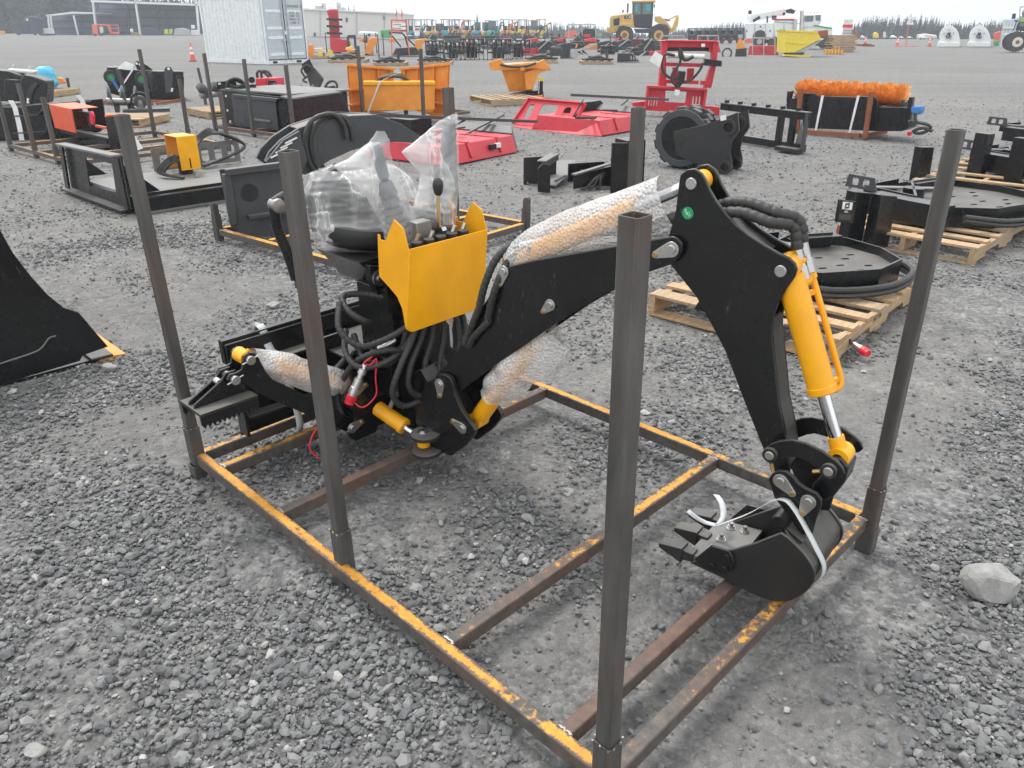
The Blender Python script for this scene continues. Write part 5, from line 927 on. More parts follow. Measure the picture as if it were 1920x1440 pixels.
fx(o, [(14, 129), (45, 131), (66, 133), (64, 138), (38, 137), (14, 134)], .2, 'wrapped_tube', 'sleeper_white', .5, .02); fcyl(o, 22, 124, 3, .05, 'lifting_eye', 'zinc', .6, ring=.5); fcyl(o, 53, 128, 4, .05, 'lifting_eye', 'zinc', .6, ring=.5)
PW = 'far wooden pallets'
pallet('pallet with split boards under the blue tarp at the upper left', (87, 185), (152, 176), 1.3, group=PW, coarse=True); 
o = far('snow_plow', 'orange plow frame half covered on the pallet beside the blue tarp', 'attachment', 95, 178, 'orange plow equipment'); fx(o, [(57, 134), (65, 136), (66, 142), (80, 144), (80, 150), (59, 149)], .1, 'frame', 'orange', .1); fx(o, [(103, 146), (119, 147), (119, 156), (103, 156)], .3, 'hitch_box', 'orange', .1); fbar(o, 104, 156, 125, 154, .05, 'beam', 'orange', .2); fx(o, [(123, 146), (129, 146), (132, 164), (127, 164)], .08, 'leg', 'charcoal', .3)
o = far('blue_tarp', 'crumpled bright blue plastic tarp tied over a machine part', 'tarp', 90, 178); fn = lump(31); c = pl(o, 88, 146, .15); vs = []; na, nr = 26, 14
for j in range(nr):
    t = j / (nr - 1); ph = math.pi * t
    for a in range(na):
        th = 2 * math.pi * a / na; rr = .235 * math.sin(max(.12, ph * .80)) ** .6 * (1.0 if t < .75 else .8); q = V(c[0] + rr * math.cos(th) * 1.05, .15 + rr * .8 * math.sin(th), c[1] + .27 * math.cos(ph)); q += V(math.cos(th), math.sin(th), .3) * (fn(q, 9) * .045 + (.5 - abs(fn(q, 19))) * .05); vs.append(q)
MB().add(vs, [(j * na + a, j * na + (a + 1) % na, (j + 1) * na + (a + 1) % na, (j + 1) * na + a) for j in range(nr - 1) for a in range(na)] + [tuple(range(na - 1, -1, -1))]).build('sheet', 'blue_tarp', o, angle=25)
# wheeled cart, ear bucket, auger
o = far('seeder_cart', 'black seeder with two green hubbed wheels lying on a rust red rack', 'attachment', 240, 190)
for x, y in ((208, 145), (266, 149)):
    k = fcyl(o, x, y, 14, .12, 'tyre', 'rubber', -.1, 28, ring=.55); fcyl(o, x, y, 9, .06, 'hub', 'green', -.06, 24, k); fcyl(o, x, y, 3, .05, 'hub_cap', 'green', -.09, 12, k); fbar(o, x + 1, y + 1, x + 14, y + 23, .06, 'axle_arm', 'blue', -.14, .03)
fx(o, [(200, 126), (222, 126), (262, 132), (285, 132), (285, 186), (262, 190), (202, 174)], .7, 'body', 'black', .05, .02); fx(o, [(219, 129), (235, 115), (252, 122), (246, 132)], .02, 'tag', 'paper', -.06)
fbar(o, 249, 130, 222, 172, .03, 'tie', 'paper', -.16, .01); fbar(o, 221, 130, 233, 172, .10, 'frame_post', 'charcoal', -.12); fbar(o, 280, 135, 292, 195, .10, 'frame_post', 'charcoal', -.12); fx(o, [(252, 118), (256, 114), (264, 116), (278, 124), (288, 132), (258, 132)], .06, 'ear', 'black', .3); fcyl(o, 256, 119, 2.5, .01, 'eye', 'paper', .28, 10); fcyl(o, 263, 121, 3, .01, 'eye', 'paper', .28, 10)
o = far('ear_bucket', 'black narrow bucket with pin ears standing on the rust red rack', 'bucket', 315, 190); fx(o, [(284, 133), (344, 134), (345, 186), (335, 187), (284, 190)], .5, 'shell', 'black', .05, .02); fx(o, [(308, 130), (312, 125), (320, 125), (325, 134), (322, 172), (310, 175)], .05, 'pin_ear', 'charcoal', -.03); fcyl(o, 316, 129, 2.6, .01, 'eye', 'paper', -.04, 12); fx(o, [(332, 157), (340, 157), (339, 163), (333, 163)], .004, 'decal', 'paper', .04); fx(o, [(330, 142), (345, 144), (345, 186), (326, 186)], .05, 'side_plate', 'black', -.01); fx(o, [(321, 165), (325, 165), (324, 172), (320, 172)], .004, 'decal', 'paper', -.035)
frame_rack('rust red angle frame under the wheeled seeder', (292, 198), (372, 184), 1.4, 1.5, [], rmat='rust_red', zt=.06)
pa, _ = pallet('wooden pallet under the auger head behind the left rack', (266, 239), (320, 228), 1.3, group=PW, coarse=True)
def auger(o, p0, p1, R0, turns, mat='charcoal', nseg=20):
    p0, p1 = Vector(p0), Vector(p1); d = (p1 - p0); L_ = d.length; d.normalize(); a = d.orthogonal().normalized(); c = d.cross(a); MB().cyl(p0, p1, R0 * .22, n=12).build('auger_tube', 'worn_steel', o); vs = []; n_ = int(turns * nseg)
    for i in range(n_ + 1):
        th = 2 * math.pi * i / nseg; e = a * math.cos(th) + c * math.sin(th); q = p0 + d * L_ * (.03 + .9 * i / n_); vs += [q + e * R0 * .2, q + e * R0]
    k = MB().add(vs, [(2 * i, 2 * i + 1, 2 * i + 3, 2 * i + 2) for i in range(n_)]).build('auger_flight', mat, o, angle=60); s_ = k.modifiers.new('t', 'SOLIDIFY'); s_.thickness = .012
o = far('auger', 'steel earth auger lying on the pallet with its round drive head', 'auger', 250, 222); a0, a1 = pl(o, 200, 190, .1), pl(o, 262, 192, .1); auger(o, (a0[0], .1, a0[1]), (a1[0], .1, a1[1]), .30, 2.2); fcyl(o, 264, 192, 20, .10, 'drive_ring', 'black', .0, 30, ring=.82); fcyl(o, 263, 192, 12, .25, 'drive_head', 'charcoal', -.05, 20); fcyl(o, 263, 192, 4, .1, 'drive_shaft', 'worn_steel', -.15, 12); fbar(o, 230, 208, 318, 205, .06, 'carry_plate', 'charcoal', -.1, .3); fx(o, [(258, 195), (268, 194), (270, 206), (259, 206)], .02, 'bracket', 'grey_plate', -.12)
# black rack with red gearbox
r7 = frame_rack('tall steel rack with a red gearbox on top of a black box', (405, 246), (475, 256), 3.35, 1.9, [(0, 0, 1.22), (1.12, 0, 1.16), (2.2, 0, 1.10), (1.6, 1.9, 1.32), (3.1, 1.9, 1.3)], rmat='rail_rust', cross=(.3, .6))
o = thing('snow_pusher', 'long black snow pusher box inside the tall steel rack', 'attachment', G(420, 240), R(-37)); fx(o, [(411, 168), (545, 184), (556, 256), (422, 237)], .04, 'front_plate', 'black'); tp = pls(o, [(411, 168), (545, 184)]); bx(o, (tp[0][0], .04, .62), (tp[1][0], 1.25, .65), 'top_plate', 'grey_plate'); bx(o, (tp[0][0] + .02, .05, .1), (tp[0][0] + .06, 1.2, .619), 'end_plate', 'black'); bx(o, (tp[1][0] - .06, .05, .1), (tp[1][0] - .02, 1.2, .619), 'end_plate', 'black'); bx(o, (tp[0][0] + .07, 1.15, .1), (tp[1][0] - .07, 1.2, .619), 'back_plate', 'black')
fx(o, [(433, 176), (520, 185), (516, 192), (434, 182)], .06, 'mount_lip', 'charcoal', -.06); fx(o, [(434, 182), (516, 192), (522, 245), (440, 236)], .02, 'mount_plate', 'charcoal', -.03); fx(o, [(470, 221), (507, 226), (507, 230), (470, 225)], .02, 'ledge', 'grey_plate', -.06)
for a in ((422, 178), (425, 205), (430, 226)): fx(o, [(a[0], a[1]), (a[0] + 3, a[1]), (a[0] + 3, a[1] + 4), (a[0], a[1] + 4)], .004, 'decal', 'paper', -.006)
o = thing('side_pusher', 'black angled wing box at the right end of the tall steel rack', 'attachment', G(560, 262), R(33)); fx(o, [(545, 186), (640, 174), (660, 218), (640, 250), (552, 262)], .04, 'side_plate', 'black'); fx(o, [(545, 184), (640, 172), (640, 176), (545, 188)], .5, 'top_rim', 'charcoal', .04)
o = thing('red_gearbox', 'bright red gearbox with a black splined shaft on the black pusher box', 'gearbox', G(500, 196), R(-10)); o.location.z = 0; fx(o, [(478, 147), (499, 146), (500, 174), (480, 172)], .45, 'housing', 'red', .0, .02); fx(o, [(499, 146), (518, 146), (521, 171), (501, 173)], .40, 'housing', 'red', -.02, .02); fx(o, [(502, 151), (516, 151), (518, 169), (503, 170)], .02, 'face_plate', 'black', -.05); fcyl(o, 511, 160, 4, .08, 'shaft', 'charcoal', -.12, 14); fx(o, [(478, 172), (523, 171), (523, 174), (479, 175)], .5, 'foot', 'red', -.06)
for k in range(2): fhose(o, [(483 + 8 * k, 146), (482 + 8 * k, 138), (486 + 9 * k, 133), (495 + 9 * k, 136), (504 + 5 * k, 144)], .03, .1)
o = far('hose_bundle', 'coiled black hoses and bracket lying on the black pusher box', 'hoses', 440, 240); 
for k in range(7): fhose(o, [(424 + 3 * k, 164), (428 + 2 * k, 152 - k), (440 + k, 147 + k), (452 + k, 150 + k), (458, 158 + k % 3), (445 - k, 163 - k % 2), (430, 160)], .02, -.2 + .06 * k)
fx(o, [(406, 153), (424, 152), (424, 166), (408, 167)], .03, 'bracket', 'black', -.1); fx(o, [(409, 155), (414, 155), (414, 159), (409, 159)], .004, 'decal', 'paper', -.105); fcyl(o, 472, 150, 6, .2, 'end_cap', 'black', .1, 18); fx(o, [(452, 160), (480, 158), (480, 166), (452, 166)], .3, 'valve', 'black', .1)
o = far('auger', 'small black auger leaning behind the tall rack by the left pallet', 'auger', 395, 210); auger(o, (-.15, .2, .30), (.55, .5, .34), .25, 2.3)
frame_post = far('steel_upright', 'thin leaning steel upright behind the small auger', 'post', 378, 196); fbar(frame_post, 371, 127, 382, 172, .06, 'tube', 'raw_steel'); fbar(frame_post, 382, 172, 386, 197, .07, 'sleeve', 'raw_steel')
pallet('empty pale pallet left of the tall rack', (352, 216), (392, 224), 1.2, group=PW, coarse=True)
pallet('pallet behind the red gearbox under the auger drives', (585, 185), (655, 178), 1.4, group=PW, coarse=True)
o = far('auger_drive', 'black hydraulic auger drive with a coiled hose standing behind the tall rack', 'attachment', 590, 180); fx(o, [(565, 121), (580, 110), (589, 128), (572, 138)], .3, 'mount_plate', 'black', .1); fx(o, [(573, 136), (590, 126), (608, 148), (600, 165), (584, 168)], .25, 'motor', 'charcoal', .15, .04); fhose(o, [(572, 145), (565, 132), (574, 122), (585, 128), (580, 140), (568, 150), (576, 155)], .025); fhose(o, [(605, 175), (615, 155), (628, 153), (632, 165), (618, 172)], .03, .1); fx(o, [(608, 162), (628, 160), (634, 174), (612, 176)], .3, 'gear_head', 'black', .1, .03); fcyl(o, 606, 167, 3, .05, 'dust_cap', 'plastic_red', .0)
o = far('auger', 'black auger lying on the black box beside the auger drives', 'auger', 565, 186); a0, a1 = pl(o, 540, 170, 0), pl(o, 598, 170, 0); auger(o, (a0[0], 0, a0[1]), (a1[0], 0, a1[1]), .14, 2.4)

# ---------------------------------------------------------------- centre group
o = far('v_plow', 'bright orange v plow with two wings and a white strap', 'plow', 750, 231)
for sgn, outer, inner, top in ((-1, 649, 738, (120, 131)), (1, 845, 752, (118, 131))):
    f_ = [(outer, top[0]), (inner, top[1]), (inner, 205), (outer + (8 if sgn < 0 else -4), 228)]; c0 = pls(o, f_, .0); vs = []
    for (x, z), y in zip(c0, (.15, .75, .75, .15)): vs.append((x, y, max(z, .02)))
    k = MB().prism(vs, (0, .03, 0)).build('wing', 'orange', o, bevel=.006); w0, w1 = V(*vs[0]), V(*vs[1]); w3, w2 = V(*vs[3]), V(*vs[2])
    MB().bar(w0 - V(0, .03, .02), w1 - V(0, .03, .02), .10, .04).build('wing_rim', 'orange', k)
    for t in (.05, .33, .66, .93): MB().bar(w0.lerp(w1, t) - V(0, .035, .02), w3.lerp(w2, t) - V(0, .035, 0), .02, .07, up=(0, 1, 0)).build('wing_rib', 'orange', k)
    for t in (.45, .72, .95): MB().bar(w0.lerp(w3, t) - V(0, .06, 0), w1.lerp(w2, t) - V(0, .06, 0), .12, .035).build('wing_rail', 'orange', k)
fx(o, [(682, 158), (815, 158), (815, 206), (684, 208)], .03, 'front_box', 'orange', -.25); fx(o, [(681, 153), (816, 153), (816, 159), (681, 160)], .35, 'box_lid', 'yellow', -.28); 
for x in (687, 784): fx(o, [(x, 204), (x + 28, 204), (x + 28, 210), (x, 210)], .25, 'fork_pocket', 'orange', -.22)
for k in range(4): fhose(o, [(705 + 3 * k, 153), (715 + 2 * k, 146 - k), (735 + k, 143 - k), (755, 145 - k), (768 - 2 * k, 153)], .028, .0 + .06 * k)
o = strap('white strap hanging diagonally over the orange v plow', [([o.matrix_basis @ V(*[pl(o, x, y, -.30)[0], -.30, pl(o, x, y, -.30)[1]]) for x, y in [(750, 136), (728, 145), (713, 155), (702, 180), (692, 205), (690, 213)]], .04, (1, 0, .3))], Matrix())
frame_rack('low steel rack under the orange v plow', (690, 238), (905, 214), 2.6, 1.6, [(2.6, 1.3, .52), (.9, .0, .45)], rmat='rail_rust', zt=.09)
pallet('grey pallet under the orange salt spreader', (922, 200), (1020, 196), 1.4, group=PW, coarse=True)
o = far('salt_spreader', 'orange v hopper salt spreader with black chute on a pallet', 'spreader', 975, 186); MB().hexa([V(*q) for q in [(pl(o, 955, 172)[0], 0, pl(o, 955, 172)[1]), (pl(o, 998, 170)[0], 0, pl(o, 998, 170)[1]), (pl(o, 998, 170)[0], .6, pl(o, 998, 170)[1]), (pl(o, 955, 172)[0], .6, pl(o, 955, 172)[1]), (pl(o, 938, 122)[0], -.2, pl(o, 938, 122)[1]), (pl(o, 1014, 118)[0], -.2, pl(o, 1014, 118)[1]), (pl(o, 1014, 118)[0], .9, pl(o, 1014, 118)[1]), (pl(o, 938, 122)[0], .9, pl(o, 938, 122)[1])]]).build('hopper', 'orange', o, bevel=.01)
fx(o, [(983, 137), (1001, 130), (1018, 121), (1034, 132), (1024, 132), (1010, 138), (998, 168), (986, 168)], .06, 'side_brace', 'orange', -.26); fx(o, [(916, 116), (940, 110), (946, 122), (1010, 116), (1020, 111), (1034, 130), (1022, 132), (1008, 128), (940, 132), (920, 131)], .15, 'top_rail', 'orange', -.3); fx(o, [(975, 121), (983, 120), (984, 132), (976, 133)], .1, 'lug', 'orange', -.42); fx(o, [(952, 178), (1018, 168), (1020, 182), (952, 190)], .5, 'base', 'black', -.1); fx(o, [(926, 189), (950, 180), (955, 185), (955, 192), (926, 193)], .3, 'chute', 'black', -.15); fx(o, [(978, 182), (1018, 178), (1018, 188), (978, 190)], .3, 'gear_box', 'orange', -.2); fx(o, [(1010, 146), (1018, 146), (1018, 170), (1008, 172)], .1, 'motor', 'black', -.2); fx(o, [(1008, 146), (1019, 146), (1019, 152), (1008, 152)], .12, 'cap', 'hopper_yellow', -.22); fhose(o, [(938, 121), (958, 125), (985, 124), (1005, 118)], .03, -.4); fbar(o, 1011, 150, 1010, 176, .015, 'tie', 'paper', -.3)
# red mast
o = thing('lift_mast', 'tall red forklift style mast frame with hoses, cylinder and slotted carriage', 'attachment', G(1262, 216), R(3)); Y0 = .0
for xs in ((1243, 77, 1228, 162), (1338, 78, 1312, 165)): fx(o, [(xs[0] - 1, xs[1]), (xs[0] + 10, xs[1]), (xs[0] + 6, 120), (xs[2] + 22, xs[3]), (xs[2] + 8, xs[3]), (xs[0] - 3, 122)], .16, 'mast_rail', 'red', .0, .01)
fx(o, [(1243, 77), (1260, 75), (1345, 78), (1345, 89), (1247, 89)], .25, 'top_beam', 'red', .05, .01); fx(o, [(1238, 77), (1350, 80), (1343, 76), (1252, 75)], .3, 'top_cap', 'red', -.05); fx(o, [(1250, 117), (1318, 119), (1317, 126), (1249, 124)], .10, 'cross_beam', 'red', -.02); fx(o, [(1245, 149), (1310, 151), (1310, 158), (1243, 156)], .10, 'cross_beam', 'red', -.02); fx(o, [(1247, 82), (1330, 84), (1330, 96), (1250, 96)], .05, 'chain_beam', 'black', .25); fx(o, [(1290, 128), (1302, 128), (1300, 150), (1288, 150)], .08, 'inner_rail', 'red_dark', .2); fx(o, [(1262, 126), (1272, 126), (1272, 150), (1262, 150)], .08, 'inner_rail', 'red_dark', .2)
car = pls(o, [(1214, 160), (1326, 166), (1320, 205), (1296, 212), (1212, 207)], -.1); w_ = pls(o, [(1248, 170), (1288, 172), (1285, 193), (1247, 191)], -.1); sl_ = [pls(o, [(1217 + 5 * k, 182), (1219 + 5 * k, 182), (1217 + 5 * k, 198), (1215 + 5 * k, 198)], -.1) for k in range(4)] + [pls(o, [(1299 + 6 * k, 181), (1301.5 + 6 * k, 181), (1300 + 6 * k, 198), (1297.5 + 6 * k, 198)], -.1) for k in range(3)]
xz(o, key(car, w_, *sl_), -.1, -.07, 'carriage', 'red', 0); fx(o, [(1214, 160), (1326, 166), (1326, 171), (1214, 165)], .12, 'carriage_lip', 'red', -.22); fx(o, [(1214, 162), (1218, 162), (1213, 207), (1209, 207)], .10, 'carriage_edge', 'red', -.2); fx(o, [(1322, 167), (1327, 167), (1321, 206), (1316, 206)], .10, 'carriage_edge', 'red', -.2); fx(o, [(1187, 192), (1212, 190), (1212, 203), (1187, 204)], .1, 'outrigger', 'red', .0); fx(o, [(1318, 198), (1350, 201), (1349, 216), (1318, 214)], .1, 'outrigger', 'red', .0); fx(o, [(1316, 151), (1333, 152), (1332, 160), (1314, 159)], .1, 'stub', 'red', -.05)
a0, a1 = pl(o, 1250, 104, -.12), pl(o, 1320, 106, -.12); MB().cyl((a0[0], -.12, a0[1]), (a1[0], -.12, a1[1]), .045, n=14).build('side_ram', 'sleeper_white', o); fx(o, [(1322, 110), (1354, 114), (1353, 125), (1322, 123)], .12, 'ram_head', 'black', -.2); fx(o, [(1217, 114), (1229, 96), (1243, 105), (1237, 127)], .005, 'document', 'paper', -.3); fhose(o, [(1265, 104), (1248, 102), (1241, 115), (1246, 138), (1262, 148), (1278, 145), (1272, 160)], .028, -.25); fhose(o, [(1275, 104), (1275, 118), (1260, 140), (1262, 155), (1272, 162)], .025, -.28); fhose(o, [(1318, 118), (1312, 132), (1295, 150), (1275, 155)], .025, -.25); fhose(o, [(1275, 105), (1275, 92), (1283, 112), (1300, 106)], .035, -.28); fx(o, [(1272, 133), (1287, 134), (1284, 150), (1275, 165), (1266, 163), (1272, 150)], .1, 'valve', 'black', -.3, .02); fx(o, [(1266, 168), (1275, 169), (1273, 180), (1264, 179)], .03, 'tag', 'paper', -.3); fx(o, [(1315, 82), (1322, 82), (1322, 88), (1315, 88)], .004, 'decal', 'paper', -.06)
# sweeper
o, L = spot('sweeper_broom', 'sweeper broom with bright orange bristles, black hood and blue motor', 'sweeper', (1492, 250), (1614, 262)); 
a0, a1 = pl(o, 1500, 176, .55), pl(o, 1698, 186, .55); br = [a0[0], a1[0]]; zc = (a0[1] + a1[1]) / 2 - .08; vs = []; g = np.random.default_rng(4); Lb = br[1] - br[0]; n_ = 46
m = MB()
for i in range(n_):
    x = br[0] + Lb * i / n_
    for k in range(44):
        th = 2 * math.pi * (k + g.random()) / 44; r0, r1 = .08, .285 + .02 * g.random() + .025 * math.sin(i * .9 + 3 * th); dx = g.normal(0, .02); e = V(0, math.cos(th), math.sin(th)); tn = V(1, 0, 0); p0 = V(x, .55, zc) + e * r0; p1 = V(x + dx, .55, zc) + e * r1; m.add([p0 - tn * .008, p0 + tn * .008, p1 + tn * .014, p1 - tn * .014], [(0, 1, 2, 3)])
m.build('bristles', 'bristle', o, smooth=False)['kind'] = 'stuff'; MB().cyl((br[0] - .05, .55, zc), (br[1] + .05, .55, zc), .08).build('brush_core', 'black', o)
fx(o, [(1505, 178), (1509, 174), (1528, 175), (1535, 180), (1608, 182), (1615, 180), (1640, 182), (1646, 190), (1642, 246), (1505, 240)], .04, 'hood', 'black', .12); fx(o, [(1642, 200), (1700, 202), (1704, 240), (1690, 246), (1642, 246)], .35, 'side_hood', 'black', .15); fx(o, [(1475, 186), (1505, 182), (1505, 205), (1474, 208)], .3, 'end_arm', 'black', .2); fx(o, [(1476, 171), (1484, 171), (1480, 190), (1474, 190)], .08, 'stand', 'black', .2); fx(o, [(1704, 182), (1712, 182), (1706, 225), (1697, 225)], .08, 'stand', 'black', .1); fx(o, [(1706, 200), (1728, 198), (1727, 208), (1722, 216), (1707, 212)], .15, 'motor', 'gearbox_blue', .1, .02); fcyl(o, 1708, 232, 6, .1, 'wheel', 'rubber', .0)
for x0, x1 in ((1540, 1526), (1607, 1590)): fx(o, [(x0, 179), (x0 + 5, 179), (x1 + 4, 251), (x1, 251)], .003, 'strap_band', 'paper', .10)
fhose(o, [(1716, 212), (1718, 228), (1735, 232), (1745, 238), (1738, 246), (1722, 250), (1712, 246), (1730, 240), (1748, 246)], .025, -.05); fcyl(o, 1704, 251, 4, .05, 'dust_cap', 'plastic_red', -.1)
fr_ = thing('shipping_rack', 'rust brown steel rack under the orange bristle sweeper', 'rack', o.location, o.rotation_euler.z, 'steel shipping racks')
for x0, y0, x1, y1, yl in ((1502, 166, 1494, 250, .0), (1634, 172, 1622, 258, .0), (1550, 158, 1548, 176, .9), (1677, 164, 1676, 176, .9)): fbar(fr_, x0, y0, x1, y1, .06, 'upright', 'rust_red', yl)
fbar(fr_, 1492, 246, 1612, 254, .06, 'long_rail', 'rust_red', .0); a0 = pl(fr_, 1616, 256); MB().bar((a0[0], .03, .05), (a0[0], .9, .05), .06, .06).build('cross_rail', 'rust_red', fr_)
# ---------------------------------------------------------------- far background
# white shipping container with doors
cA, cB = G(503, 121), G(577, 117.2); ang = R(56)
o = thing('shipping_container', 'pale grey ribbed shipping container with double doors at the upper left', 'container', cA, ang); ex, ey = V(math.cos(ang), math.sin(ang), 0), V(-math.sin(ang), math.cos(ang), 0)
WD, LD, HD = 2.44, 4.4, 2.75
bx(o, (.0, .0, .0), (WD, LD, .16), 'base_frame', 'container_white', .01); bx(o, (.02, .06, .16), (WD - .02, .10, HD), 'door_post', 'container_white')
m = MB(); NN = 16; vs = []; 
for i in range(NN * 4 + 1):
    k = i % 4; y = .10 + (LD - .16) * i / (NN * 4); vs += [(.0 if k in (0, 1) else .085, y, .161), (.0 if k in (0, 1) else .085, y, HD)]
MB().add(vs, [(2 * i, 2 * i + 1, 2 * i + 3, 2 * i + 2) for i in range(NN * 4)]).build('ribbed_side', 'container_white', o, smooth=False); bx(o, (.06, LD - .05, .161), (WD, LD, HD), 'back_wall', 'container_white'); bx(o, (WD - .05, .11, .161), (WD, LD - .06, HD), 'side_wall', 'container_white'); bx(o, (-.01, LD - .10, .0), (.06, LD + .01, HD), 'corner_post', 'container_white'); bx(o, (-.01, -.01, .0), (.06, .055, HD), 'corner_post', 'container_white'); bx(o, (WD - .06, -.01, .0), (WD + .01, .055, HD), 'corner_post', 'container_white'); bx(o, (0, 0, HD), (WD, LD, HD + .08), 'roof', 'container_white'); bx(o, (.06, -.008, .17), (WD - .06, .0, .20), 'sill', 'black')
for x0, x1 in ((.08, 1.19), (1.25, 2.34)):
    d = bx(o, (x0, .0, .21), (x1, .05, HD - .03), 'door', 'door_grey', .006)
    for z in (.35, 1.05, 1.45, 2.15): bx(o, (x0 + .10, -.02, z), (x1 - .12, -.001, z + .13), 'door_rib', 'container_white', .01, d); bx(o, (x0 + .10, -.012, z + .131), (x1 - .12, -.001, z + .20), 'door_rib', 'door_grey', .01, d)
    xb = x1 - .12 if x0 < 1 else x0 + .12; MB().cyl((xb, -.05, .12), (xb, -.05, HD), .022, n=10).build('lock_rod', 'frame_grey', d); MB().bar((xb - .16, -.06, 1.0), (xb + .16, -.06, 1.02), .03, .04).build('door_handle', 'zinc', d); bx(o, (xb - .04, -.065, .93), (xb + .04, -.01, 1.12), 'lock_box', 'door_grey', .004, d)
bx(o, (1.16, -.03, 1.24), (1.28, -.005, 1.40), 'lock_plate', 'white_paint'); bx(o, (1.195, -.004, .21), (1.245, .04, HD), 'door_seal', 'black'); bx(o, (WD - .10, -.006, .21), (WD - .065, -.002, HD), 'door_seal', 'charcoal'); bx(o, (.28, -.004, .03), (.55, -.001, .13), 'fork_slot', 'black'); bx(o, (1.7, -.004, .03), (2.0, -.001, .13), 'fork_slot', 'black')
for i, (s_, z) in enumerate((('CTN 91072  3', 2.42), ('MGW   22.5', 2.16), ('TARE   12.5', 2.02), ('PAYLD  12.5', 1.88), ('CUBE   12', 1.74))): text('container_marking', s_, .15 if i == 0 else .12, 'ink', o, basis((1.85, -.024, z), (1, 0, 0), (0, 0, 1)), .001)
# traffic cones
def cone(label, x, y, h_=.75):
    o = far('traffic_cone', label, 'cone', x, y, 'orange and white traffic cones'); bx(o, (-.19, -.19, 0), (.19, .19, .03), 'base', 'rubber'); 
    for i, (a, c, mt) in enumerate(((.03, .38, 'safety_orange'), (.38, .53, 'white_paint'), (.53, .63, 'safety_orange'), (.63, .78, 'white_paint'), (.78, 1, 'safety_orange'))): r = lambda t: .14 - .115 * t; MB().cyl((0, 0, h_ * a), (0, 0, h_ * c), r(a), r(c), 16, caps=i in (0, 4)).build('cone_body' if i == 0 else 'cone_band', mt, o)
cone('orange traffic cone with white bands left of the grey container', 362, 115, .85); cone('traffic cone at the left foot of the numbered sign', 1682, 86, .75); cone('traffic cone between the numbered sign and the white tanks', 1742, 87, .8); cone('small far traffic cone behind the pallet stack', 1622, 82, .7)
# open sheds at the left
SH_ = 'open storage sheds at the far left'
o = far('storage_shed', 'tall open front storage shed with dark interior behind the container', 'shed', 270, 66, SH_, 0.0); fx(o, [(186, 4), (372, 9), (375, 66), (184, 66)], .2, 'back_wall', 'shed_panel', 8); fx(o, [(170, 0), (372, 7), (372, 11), (170, 4)], 9, 'roof', 'white_paint'); fx(o, [(172, 2), (372, 9), (372, 12), (186, 8)], .1, 'fascia', 'shed_dark', .3)
for x0, x1 in ((172, 180), (252, 262), (366, 372)): fx(o, [(x0, 4), (x0 + 3, 4), (x1 + 2, 66), (x1 - 1, 66)], .4, 'post', 'white_paint')
for x in (237, 292, 308, 345): fx(o, [(x, 8), (x + 3, 8), (x + 6, 66), (x + 1, 66)], .4, 'inner_post', 'shed_dark', 6)
for y in (17, 32, 47, 60): fbar(o, 186, y, 372, y + 2, .25, 'girt', 'shed_dark', 7.6)
o = far('storage_shed', 'lower open shed with a bent white roof line beside the tall shed', 'shed', 130, 66, SH_, 0.0); fx(o, [(96, 33), (138, 28), (176, 28), (178, 66), (98, 66)], .2, 'back_wall', 'shed_panel', 6); fx(o, [(86, 28), (136, 22), (175, 23), (175, 26), (136, 25.5), (87, 31)], 7, 'roof', 'white_paint')
for x0, x1 in ((88, 92), (93, 97), (136, 145)): fx(o, [(x0, 29), (x0 + 2.5, 28), (x1 + 2, 66), (x1, 66)], .3, 'post', 'white_paint')
for y in (40, 53): fbar(o, 96, y, 176, y, .25, 'girt', 'shed_dark', 5.7)
fx(o, [(149, 30), (152, 30), (154, 66), (150, 66)], .3, 'inner_post', 'shed_dark', 4)
# lorry, boom lift and yard clutter in front of the sheds
o = far('highway_tractor', 'dark blue lorry tractor with tall sleeper parked left of the low shed', 'lorry', 55, 67); fx(o, [(40, 64), (41, 40), (44, 33), (54, 31), (56, 64)], 2.4, 'cab', 'navy', 0, .1); fx(o, [(55, 64), (55, 31), (76, 32), (80, 37), (80, 62)], 2.5, 'sleeper', 'navy', -.05, .1); fx(o, [(30, 64), (31, 58), (40, 55), (41, 64)], 2.2, 'hood', 'navy', .1, .1); fx(o, [(44, 40), (49, 33), (54, 33), (54, 40)], .05, 'windscreen', 'cab_glass', -.06); fcyl(o, 51, 37, 2, .1, 'lamp', 'paper', -.15, 10)
for x in (35, 66, 76): fcyl(o, x, 63, 3.6, .5, 'wheel', 'tyre', -.1, 16)
o = far('trailer_panel', 'white panel trailer next to the dark blue lorry', 'trailer', 92, 66.5); fx(o, [(81, 53), (100, 53), (103, 63), (82, 63)], .3, 'panel', 'white_paint'); fbar(o, 78, 65, 104, 65, .3, 'chassis', 'charcoal')
o = far('boom_lift', 'red orange boom lift with basket in front of the tall shed', 'lift', 198, 67.5); fx(o, [(172, 46), (182, 45), (185, 66), (174, 66)], 1.5, 'chassis', 'lift_red', 0, .05); fx(o, [(186, 50), (193, 50), (194, 61), (188, 62)], .8, 'counterweight', 'beige', .2); fbar(o, 180, 46, 205, 47, .25, 'boom', 'lift_red', .3); fx(o, [(201, 46), (206, 46), (211, 64), (206, 64)], .1, 'basket', 'lift_red', .1); fx(o, [(205, 60), (224, 60), (224, 64), (206, 64)], 1, 'basket_floor', 'lift_red', .1)
for y in (47, 53): fbar(o, 203, y, 222, y, .12, 'basket_rail', 'lift_red', .1)
fbar(o, 221, 46, 223, 63, .12, 'basket_post', 'lift_red', .1)
for x in (178, 190): fcyl(o, x, 65, 3, .4, 'wheel', 'tyre', -.1, 14)
JG = 'yard clutter in front of the sheds'
